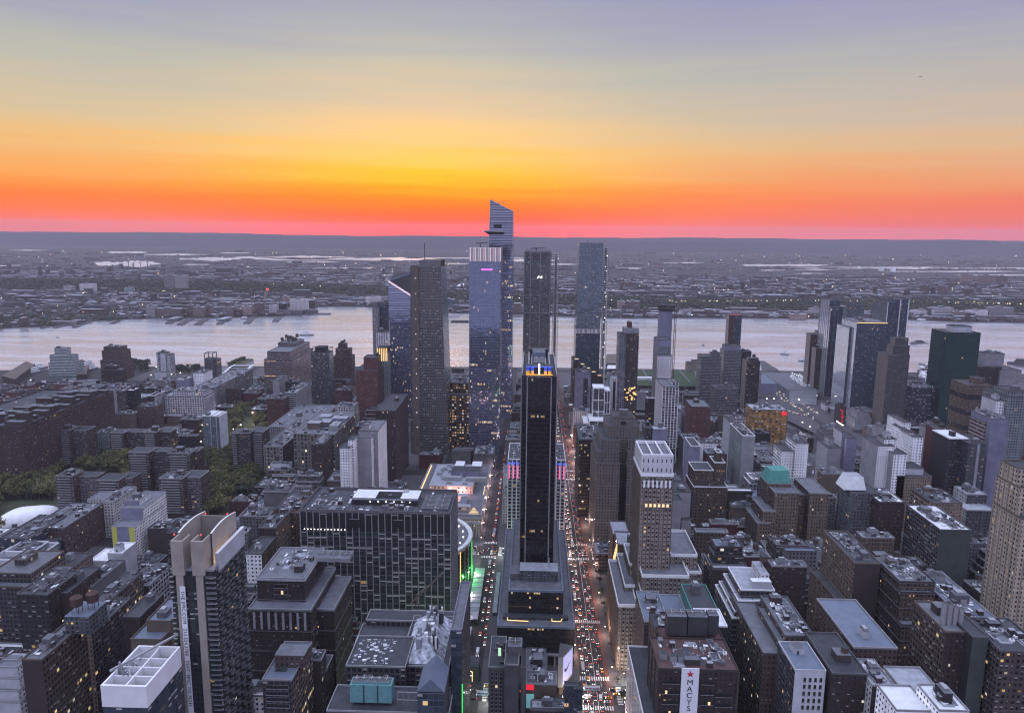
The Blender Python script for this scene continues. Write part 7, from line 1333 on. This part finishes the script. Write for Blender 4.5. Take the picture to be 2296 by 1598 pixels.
boat('ferry at the far landing right of the silver tower', 2068, 719, 50, 12, 9, 0, name='ferry'); boat('white boat moored at the pier by the beige edged slabs', 1866, 747, 20, 7, 6, .5, name='ferry')
# ------------------------------------------------------------------ far shore
SH = [(-900, 745), (-200, 742), (0, 737), (130, 731), (210, 720), (300, 715), (400, 714), (500, 713), (620, 710), (690, 706), (693, 689), (760, 687.5), (840, 689), (930, 697), (1000, 702), (1180, 706), (1290, 711), (1380, 714), (1530, 713), (1700, 714), (1850, 715), (2040, 717), (2140, 722), (2296, 724), (2500, 729), (3200, 740)]
CLF = [(-900, 655), (0, 652), (330, 655), (585, 660), (800, 668), (900, 675), (1050, 684), (1200, 691), (1400, 698), (1530, 702), (1800, 700), (2050, 703), (2296, 708), (3200, 725)]
def lin(L, x):
    if x <= L[0][0]: return L[0][1]
    for (a, b), (c, d) in zip(L, L[1:]):
        if x <= c: return b+(d-b)*(x-a)/(c-a)
    return L[-1][1]
CL = [atZ(px, py)[:2] for px, py in CLF]
def clY(x): return lin(CL, x)
SHW = [atZ(px, py)[:2] for px, py in SH]
def terr(x, y):
    c = clY(x); t = (y-c)/110.0
    if t <= 0: return 1.5
    if t < 1: return 1.5+48*(t*t*(3-2*t))
    return 1.5+48*max(0, 1-(y-c-110)/2100.0)**.8 if y < c+2210 else 1.5
plain('njland', (.035, .036, .038), .95, var=.9, scale=.004); plain('scrub', (.035, .042, .03), .95, var=.6, scale=.02)
m = MB(); xs = []
NX = 150
for ix in range(NX+1):
    px = -900+4100*ix/NX; s_ = atZ(px, lin(SH, px)); d = Vector((s_[0], s_[1], 0)); col = []
    dn = (s_[0]/s_[1])
    ys = [s_[1]]; c = None
    # find the cliff foot along this sight line
    yy = s_[1]
    while clY(dn*yy) > yy and yy < 9000: yy += 25
    c = max(yy, s_[1]+25); ys += [s_[1]+(c-s_[1])*k/3 for k in (1, 2, 3)]+[c+27, c+55, c+83, c+115, c+400, c+800, c+1300, c+1800, c+2320, 9000, 11000, 13000, 14300]
    xs.append([(dn*y, y, terr(dn*y, y) if k else 0.2) for k, y in enumerate(ys)])
nr = len(xs[0])
for i in range(NX):
    for j in range(nr-1): m.face([xs[i][j], xs[i+1][j], xs[i+1][j+1], xs[i][j+1]], 'scrub' if 3 <= j <= 7 else 'njland')
    m.face([(xs[i][0][0], xs[i][0][1], -4), (xs[i+1][0][0], xs[i+1][0][1], -4), xs[i+1][0], xs[i][0]], 'concrete')
tag(m.build('far_shore_land'), kind='structure')
# meadow water
plain('pondbed', (.1, .1, .1))
mp_, tp_, bp_ = newmat('pond'); bp_.inputs['Base Color'].default_value = (.9, .9, .93, 1); bp_.inputs['Roughness'].default_value = .3; bp_.inputs['Metallic'].default_value = .9
gq = N(tp_, 'ShaderNodeNewGeometry'); nq = N(tp_, 'ShaderNodeTexNoise'); nq.inputs['Scale'].default_value = .03; tp_.links.new(gq.outputs['Position'], nq.inputs['Vector']); bq = N(tp_, 'ShaderNodeBump'); bq.inputs['Distance'].default_value = 14; bq.inputs['Strength'].default_value = .45; tp_.links.new(nq.outputs[0], bq.inputs['Height']); tp_.links.new(bq.outputs[0], bp_.inputs['Normal'])
re = random.Random(4)
PONDS = [(210, 585, 360, 597), (120, 599, 330, 602), (-40, 594, 60, 599), (240, 563, 330, 568), (400, 577, 540, 584), (520, 574, 800, 581), (560, 577, 980, 584), (300, 569, 470, 572), (640, 586, 760, 588), (410, 592, 470, 594), (700, 600, 1010, 602), (900, 577, 1180, 580), (1120, 581, 1250, 586), (1180, 591, 1300, 594), (1780, 604, 1870, 606), (1780, 612, 1850, 614), (1700, 605, 1760, 607), (1660, 592, 1860, 597), (1830, 598, 2150, 603), (2080, 600, 2380, 603), (1980, 607, 2300, 610), (1750, 600, 1960, 602), (2140, 615, 2370, 618), (2150, 622, 2240, 624), (1480, 588, 1580, 590), (1380, 600, 1440, 603), (950, 590, 1060, 592), (1260, 560, 1330, 562), (2000, 625, 2090, 628), (20, 560, 110, 562), (490, 566, 560, 568)]
for i, (x0, y0_, x1, y1_) in enumerate(PONDS):
    n = 26; up = []; dn_ = []; mid = (y0_+y1_)/2; hh = (y1_-y0_)/2; ph = re.uniform(0, 6)
    for k in range(n+1):
        u = k/n; x = x0+(x1-x0)*u; w_ = hh*(math.sin(math.pi*u)**.5)*(1+.5*math.sin(ph+u*9)*.7); sl = (x-1148)*.01+ (u-.5)*2.5
        up.append((x, mid-w_*.9+sl*0+re.uniform(-.25, .25)*hh)); dn_.append((x, mid+w_+re.uniform(-.2, .2)*hh))
    m = MB()
    for k in range(n): m.face([atZ(*dn_[k], 3.2), atZ(*dn_[k+1], 3.2), atZ(*up[k+1], 3.2), atZ(*up[k], 3.2)], 'pond')
    tag(m.build('marsh_water'), kind='structure')
# hills
plain('hillmat', (.035, .04, .05), .95, var=.2, scale=.0005)
def hills(name, Y, D, pts, mat='hillmat'):
    m = MB(); rn = random.Random(int(Y)); n = 160; A_ = []
    ph = [rn.uniform(0, 6.28) for _ in range(6)]
    for i in range(n+1):
        px = -700+3700*i/n; py = lin(pts, px)+.9*math.sin(px*.011+ph[0])+.5*math.sin(px*.031+ph[1])+.3*math.sin(px*.083+ph[2])
        p = atY(px, py, Y); A_.append(p)
    for i in range(n):
        a, b = A_[i], A_[i+1]; k0 = (Y-D)/Y; k1 = (Y+D)/Y; m.face([(a[0]*k0, Y-D, 0), (b[0]*k0, Y-D, 0), b, a], mat); m.face([a, b, (b[0]*k1, Y+D, 0), (a[0]*k1, Y+D, 0)], mat)
    tag(m.build(name), kind='structure')
hills('far_hills', 14600, 500, [(-700, 512), (0, 519), (200, 519.5), (420, 522), (760, 527.5), (1148, 531), (1527, 533.5), (1900, 536), (2100, 538), (2296, 540.5), (3000, 548)])
hills('near_hills', 12700, 500, [(-700, 520), (0, 524), (400, 527), (768, 531.5), (1148, 537), (1527, 542), (1900, 546), (2150, 541), (2296, 545), (3000, 552)])
# far towns
re = random.Random(12)
for nm, c in (('h1', (.08, .075, .08)), ('h2', (.12, .118, .125)), ('h3', (.05, .04, .04)), ('h4', (.34, .345, .39)), ('h5', (.08, .06, .055))): plain(nm, c, .85, var=.4, scale=.02)
m = MB(); tr = MB(); lt = MB(); HB = 0
def band(px0, px1, py):
    return atZ(px0, py), atZ(px1, py)
tries = 0
while HB < 13000:
    px = re.uniform(-60, 2360); c_foot = lin(CLF, px); sh = lin(SH, px); r_ = re.random()
    if r_ < .30: py = re.uniform(c_foot+1, sh-1.5)
    elif r_ < .92: py = re.uniform(600, c_foot-24)
    else: py = re.uniform(562, 600)
    hgt = 45 if py < c_foot-20 and py > 606 else 2
    p = atZ(px, py, hgt); z = terr(p[0], p[1])
    if any(x0-3 < px < x1+3 and y0_-1.2 < py < y1_+1 for x0, y0_, x1, y1_ in PONDS): continue
    if abs(p[1]-clY(p[0])-55) < 60 and py > 640: continue
    D = p[1]; s_ = re.choice([8, 9, 10, 12, 16, 24]) if re.random() < .88 else re.uniform(30, 100); d_ = re.uniform(8, 22)*(1+D/9000); h = re.uniform(6, 12) if s_ < 40 else re.uniform(8, 22)
    if D < 6000 and re.random() < .02: h = re.uniform(25, 45)
    if px < 260 and py > c_foot and py > 690: 
        if re.random() < .75: continue
    if px > 1000 and py > c_foot and re.random() < .5: continue
    w = re.choice(['h1', 'h1', 'h2', 'h3', 'h5']); t = re.choice(['h1', 'h2', 'h4', 'h4', 'h4', 'h2']); m.box(p[0], p[0]+s_*(1+D/14000), p[1], p[1]+d_, z-1, z+h, w, t); HB += 1
tag(m.build('far_town_houses'), 'dense far shore town of small pale roofed houses beyond the river', 'houses', kind='stuff')
for i in range(5200):
    px = re.uniform(-60, 2360); cf = lin(CLF, px); u = re.random()
    if u < .55: py = cf-re.uniform(-1, 25)
    elif u < .72: py = re.uniform(600, lin(SH, px)-1)
    else:
        if px < 300: py = lin(SH, px)-re.uniform(0, 34)*(1-px/330)
        else: py = cf-re.uniform(0, 22)
    # place by walking down the sight line until it meets the terrain
    d = ray(px, py); t0 = 2300
    while t0 < 12000:
        y = t0; x = d.x/d.y*y; z = HC+d.z/d.y*y
        if z <= terr(x, y): break
        t0 += 15
    s_ = re.uniform(5, 11); z = terr(x, y)
    tr.cyl(x, y, s_*.9, z+1, z+s_*1.0, 'leafdark', n=5, r1=s_*.75, a0=re.random()); tr.cyl(x, y, s_*.75, z+s_, z+s_*1.5, 'leafdark', n=5, r1=.6, a0=re.random())
tag(tr.build('far_woods'), 'dark wooded cliff and tree masses along the far shore', 'woods', kind='stuff')
m = MB(); m2 = MB()
for i in range(420):
    px = re.uniform(0, 2296); py = re.choice([re.uniform(562, 600), re.uniform(600, 670), re.uniform(640, 712)]); 
    if py > lin(SH, px): continue
    if i > 340: px = re.uniform(1500, 2296); py = lin(CLF, px)-27+re.uniform(-.6, .6)
    h = 45 if 606 < py < lin(CLF, px)-20 else 3; p = atZ(px, py, h+12); s_ = p[1]/2600*re.uniform(.25, .8); mt = re.choice(['lampwarm', 'lampwhite', 'lampwhite', 'lampwarm', 'lampred' if re.random() < .3 else 'lampwarm']); m.box(p[0]-s_, p[0]+s_, p[1]-s_, p[1]+s_, p[2]-s_*.8, p[2]+s_*.8, mt, bottom=True)
tag(m.build('far_town_lights'), 'scattered points of light across the far shore towns', 'lights', kind='stuff')
# distinct far buildings
def far(label, t, x0, x1, yt, yb, mat='hospital', z=None, D=30, top='roof_light', step=None):
    px = TX(t, (x0+x1)/2); pb = TY(t, yb); zz = 45 if pb < lin(CLF, px)-8 else 2
    b = atZ(px, pb, zz); Y = b[1]; a = atY(TX(t, x0), TY(t, yt), Y); c = atY(TX(t, x1), TY(t, yt), Y); r = thing('far_building', label, 'building', ((a[0]+c[0])/2, Y+D/2, zz-3)); m = MB()
    m.walls(a[0], c[0], Y, Y+D, zz-3, a[2], mat); m.build('walls', r); k = MB(); k.face([(a[0], Y, a[2]+.01), (c[0], Y, a[2]+.01), (c[0], Y+D, a[2]+.01), (a[0], Y+D, a[2]+.01)], top); w_ = c[0]-a[0]; k.box(a[0]+w_*.3, a[0]+w_*.55, Y+5, Y+D-5, a[2], a[2]+5, 'blank_grey', 'roof_light'); k.build('roof', r)
facade('farslab', (.34, .32, .33), 3.4, 3, w=.4, h=.5); facade('farbrown', (.17, .13, .12), 3.4, 3.2, w=.5, h=.5, lit=.03)
far('pale tall twin slab towering over the far left town, left half', 1, 1095, 1165, 345, 425, 'farslab'); far('pale tall twin slab towering over the far left town, right half', 1, 1168, 1240, 348, 428, 'farslab')
far('low pale apartment slab far left by dark trees', 1, 425, 480, 418, 460, 'farslab'); far('wider pale apartment slab far left by dark trees', 1, 530, 625, 402, 458, 'farslab'); far('green tinted small block right of the far left slabs', 1, 830, 882, 428, 468, 'greenband')
far('dark far slab above the wooded cliff', 1, 1760, 1868, 325, 362, 'farbrown')
wf = [(975, 1035, 548, 628, 'farslab'), (1040, 1210, 568, 630, 'farbrown'), (1248, 1290, 545, 625, 'farbrown'), (1292, 1362, 560, 628, 'farbrown'), (1365, 1408, 548, 622, 'farbrown'), (1515, 1560, 560, 620, 'farbrown'), (1562, 1612, 575, 618, 'red'), (1615, 1680, 552, 616, 'farbrown'), (1702, 1752, 532, 612, 'farbrown'), (1800, 1848, 545, 612, 'farslab'), (1848, 1905, 535, 595, 'dark'), (1940, 2052, 505, 600, 'farslab'), (1890, 1930, 490, 540, 'farbrown'), (870, 900, 560, 610, 'farbrown'), (905, 945, 552, 600, 'farbrown')]
nm = ['first', 'second', 'third', 'fourth', 'fifth', 'sixth', 'seventh', 'eighth', 'ninth', 'tenth', 'eleventh', 'twelfth', 'thirteenth', 'fourteenth', 'fifteenth', 'sixteenth', 'seventeenth', 'eighteenth', 'nineteenth', 'twentieth']
wf.sort()
for i, (a, b, c, d, mt) in enumerate(wf): far(f"{nm[i]} block from the left along the far waterfront behind the finger piers", 1, a, b, c, d, mt)
# ski-slope shaped ramp
p = atZ(TX(1, 1770), TY(1, 515), 3); q = atY(TX(1, 1795), TY(1, 447), p[1]+60); r = thing('inclined_tower', 'slanting pale ramp tower with a red light above the far waterfront', 'tower', (p[0], p[1], 0)); m = MB(); m.bar((p[0], p[1], 2), (q[0], q[1], q[2]), 12, 'blank_tan'); m.bar((q[0], q[1], 2), (q[0], q[1], q[2]), 5, 'blank_grey'); m.build('ramp', r); m = MB(); m.box(q[0]-5, q[0]+5, q[1]-8, q[1]-6, q[2]+2, q[2]+9, 'lampred', bottom=True); m.build('beacon', r)
rt = [(3, 1890, 1960, 340, 388, 'farbrown'), (3, 2005, 2110, 345, 390, 'farbrown'), (3, 2132, 2192, 350, 388, 'farbrown'), (3, 1620, 1665, 412, 485, 'farbrown'), (3, 1743, 1790, 418, 488, 'farbrown'), (3, 855, 925, 405, 435, 'farbrown'), (3, 590, 650, 425, 455, 'farbrown'), (3, 525, 537, 410, 460, 'farbrown'), (3, 870, 970, 570, 618, 'farslab'), (3, 1560, 1700, 580, 625, 'farslab'), (3, 1690, 1828, 562, 618, 'farslab'), (3, 1830, 1900, 590, 632, 'farbrown'), (3, 1930, 2058, 580, 630, 'farslab'), (3, 2070, 2232, 562, 632, 'farslab'), (3, 735, 845, 605, 638, 'farbrown'), (3, 265, 520, 592, 622, 'farslab'), (3, 25, 130, 578, 612, 'farslab'), (3, 135, 235, 580, 614, 'farslab')]
rt.sort(key=lambda q: q[1])
for i, (t, a, b, c, d, mt) in enumerate(rt): far(f"{nm[i]} distinct block from the left on the right hand far shore", t, a, b, c, d, mt)
far('brown cliff edge apartment slab right of the mirrored skyscraper, left one', 2, 1842, 1892, 520, 585, 'farbrown'); far('brown cliff edge apartment slab right of the mirrored skyscraper, right one', 2, 1905, 1992, 520, 588, 'farbrown'); far('blue glass office block behind the dark tapered skyscraper', 2, 675, 750, 508, 580, 'navyglass'); far('small pale block on the far shore between blue and dark skyscrapers', 2, 1180, 1212, 545, 598, 'farslab'); far('pale warehouse on the far shore left of the slanted blue skyscraper', 2, 152, 250, 490, 535, 'farslab'); far('dark square far block over the right shore town', 2, 1890, 1970, 392, 438, 'farbrown')
p = atZ(1251, 752.0-0.0, 0)
for i, x_ in enumerate((1340, 1418)): P_ = atZ(TX(3, x_), TY(3, 318), 2); m = MB(); m.cyl(P_[0], P_[1], 24, 0, 42, 'whitepaint', 'roof_light', n=24); leaf(m, 'storage_tank', ('left', 'right')[i]+' one of two pale round storage tanks in the far marshes', 'tank')
P_ = atZ(TX(2, 822), TY(2, 434), 45); m = MB()
for j in range(5): a0, a1 = math.pi/2*j/5, math.pi/2*(j+1)/5; m.cyl(P_[0], P_[1], 55*math.cos(a0), 45+26*math.sin(a0), 45+26*math.sin(a1), 'whitepaint', n=24, r1=max(.02, 55*math.cos(a1)))
leaf(m, 'far_dome', 'small white dome on the far shore right of the dark tapered skyscraper', 'dome')
# finger piers
FPR = [((280, 700), (350, 680)), ((368, 697), (500, 665)), ((497, 694), (600, 658)), ((748, 668), (790, 655)), ((1128, 668), (1200, 630)), ((1205, 678), (1285, 632)), ((1322, 676), (1390, 632)), ((1468, 672), (1525, 630)), ((1650, 668), (1700, 625)), ((1845, 655), (1870, 625)), ((2080, 605), (2215, 605))]
for i, (a, b) in enumerate(FPR):
    A_ = Vector(atZ(TX(1, a[0]), TY(1, a[1]), 0)); B_ = Vector(atZ(TX(1, b[0]), TY(1, b[1]), 0)); d = (B_-A_).normalized(); n = Vector((d.y, -d.x, 0))*(11 if i > 3 else 7); q = [A_-n, A_+n, B_+n, B_-n]
    ar = (q[1]-q[0]).cross(q[2]-q[0]).z; q = q if ar > 0 else q[::-1]; m = MB(); m.poly([(v.x, v.y) for v in q], -2.5, 2.2, 'blank_grey', 'paving')
    if i in (4, 7): c = (A_+B_)/2; m.box(c.x-14, c.x+14, c.y-30, c.y+50, 2.2, 9, 'blank_grey', 'roof_light')
    leaf(m, 'finger_pier', f'{nm[i]} finger pier from the left on the far shore', 'pier')
# wind turbine like masts in the marsh pool
for i, x_ in enumerate((756, 790, 808, 862, 890, 895, 940, 988, 1010)):
    P_ = atZ(TX(1, x_), TY(1, 292), 0); h = 18+re.random()*45; m = MB(); m.bar((P_[0], P_[1], 0), (P_[0], P_[1], h), 4, 'darkmetal'); m.bar((P_[0]-12, P_[1], h*.7), (P_[0]+12, P_[1], h*.72), 4, 'darkmetal'); leaf(m, 'crane_mast', f'{nm[i]} thin mast from the left standing before the bright far pond', 'mast')
# aircraft specks in the sky
for i, (px, py, Y) in enumerate(((2064, 172, 9000), (1238, 419, 12000))):
    p = atY(px, py, Y); m = MB(); m.bar((p[0]-16, p[1], p[2]), (p[0]+16, p[1], p[2]), 4, 'darkmetal'); m.bar((p[0]-4, p[1]-15, p[2]), (p[0]+3, p[1]+15, p[2]), 2.5, 'darkmetal'); m.bar((p[0]+13, p[1], p[2]), (p[0]+16, p[1], p[2]+7), 2, 'darkmetal'); leaf(m, 'aeroplane', ('tiny aeroplane high at the upper right of the sky', 'tiny aeroplane low in the orange sky above the tall towers')[i], 'aeroplane')
# ------------------------------------------------------------------ haze
hz = bpy.data.materials.new('haze'); hz.use_nodes = True; t = hz.node_tree; t.nodes.clear(); o = N(t, 'ShaderNodeOutputMaterial'); v = N(t, 'ShaderNodeVolumePrincipled'); v.inputs['Color'].default_value = (.84, .79, .94, 1); v.inputs['Density'].default_value = HAZE; v.inputs['Anisotropy'].default_value = 0.25; t.links.new(v.outputs[0], o.inputs['Volume']); MATS['haze'] = hz
m = MB(); m.box(-30000, 30000, -600, 15400, -6, 412, 'haze', bottom=True); tag(m.build('haze'), kind='stuff')
for o in list(bpy.data.objects):
    if 'o' in o: del o['o']
print('objects', len(bpy.data.objects))
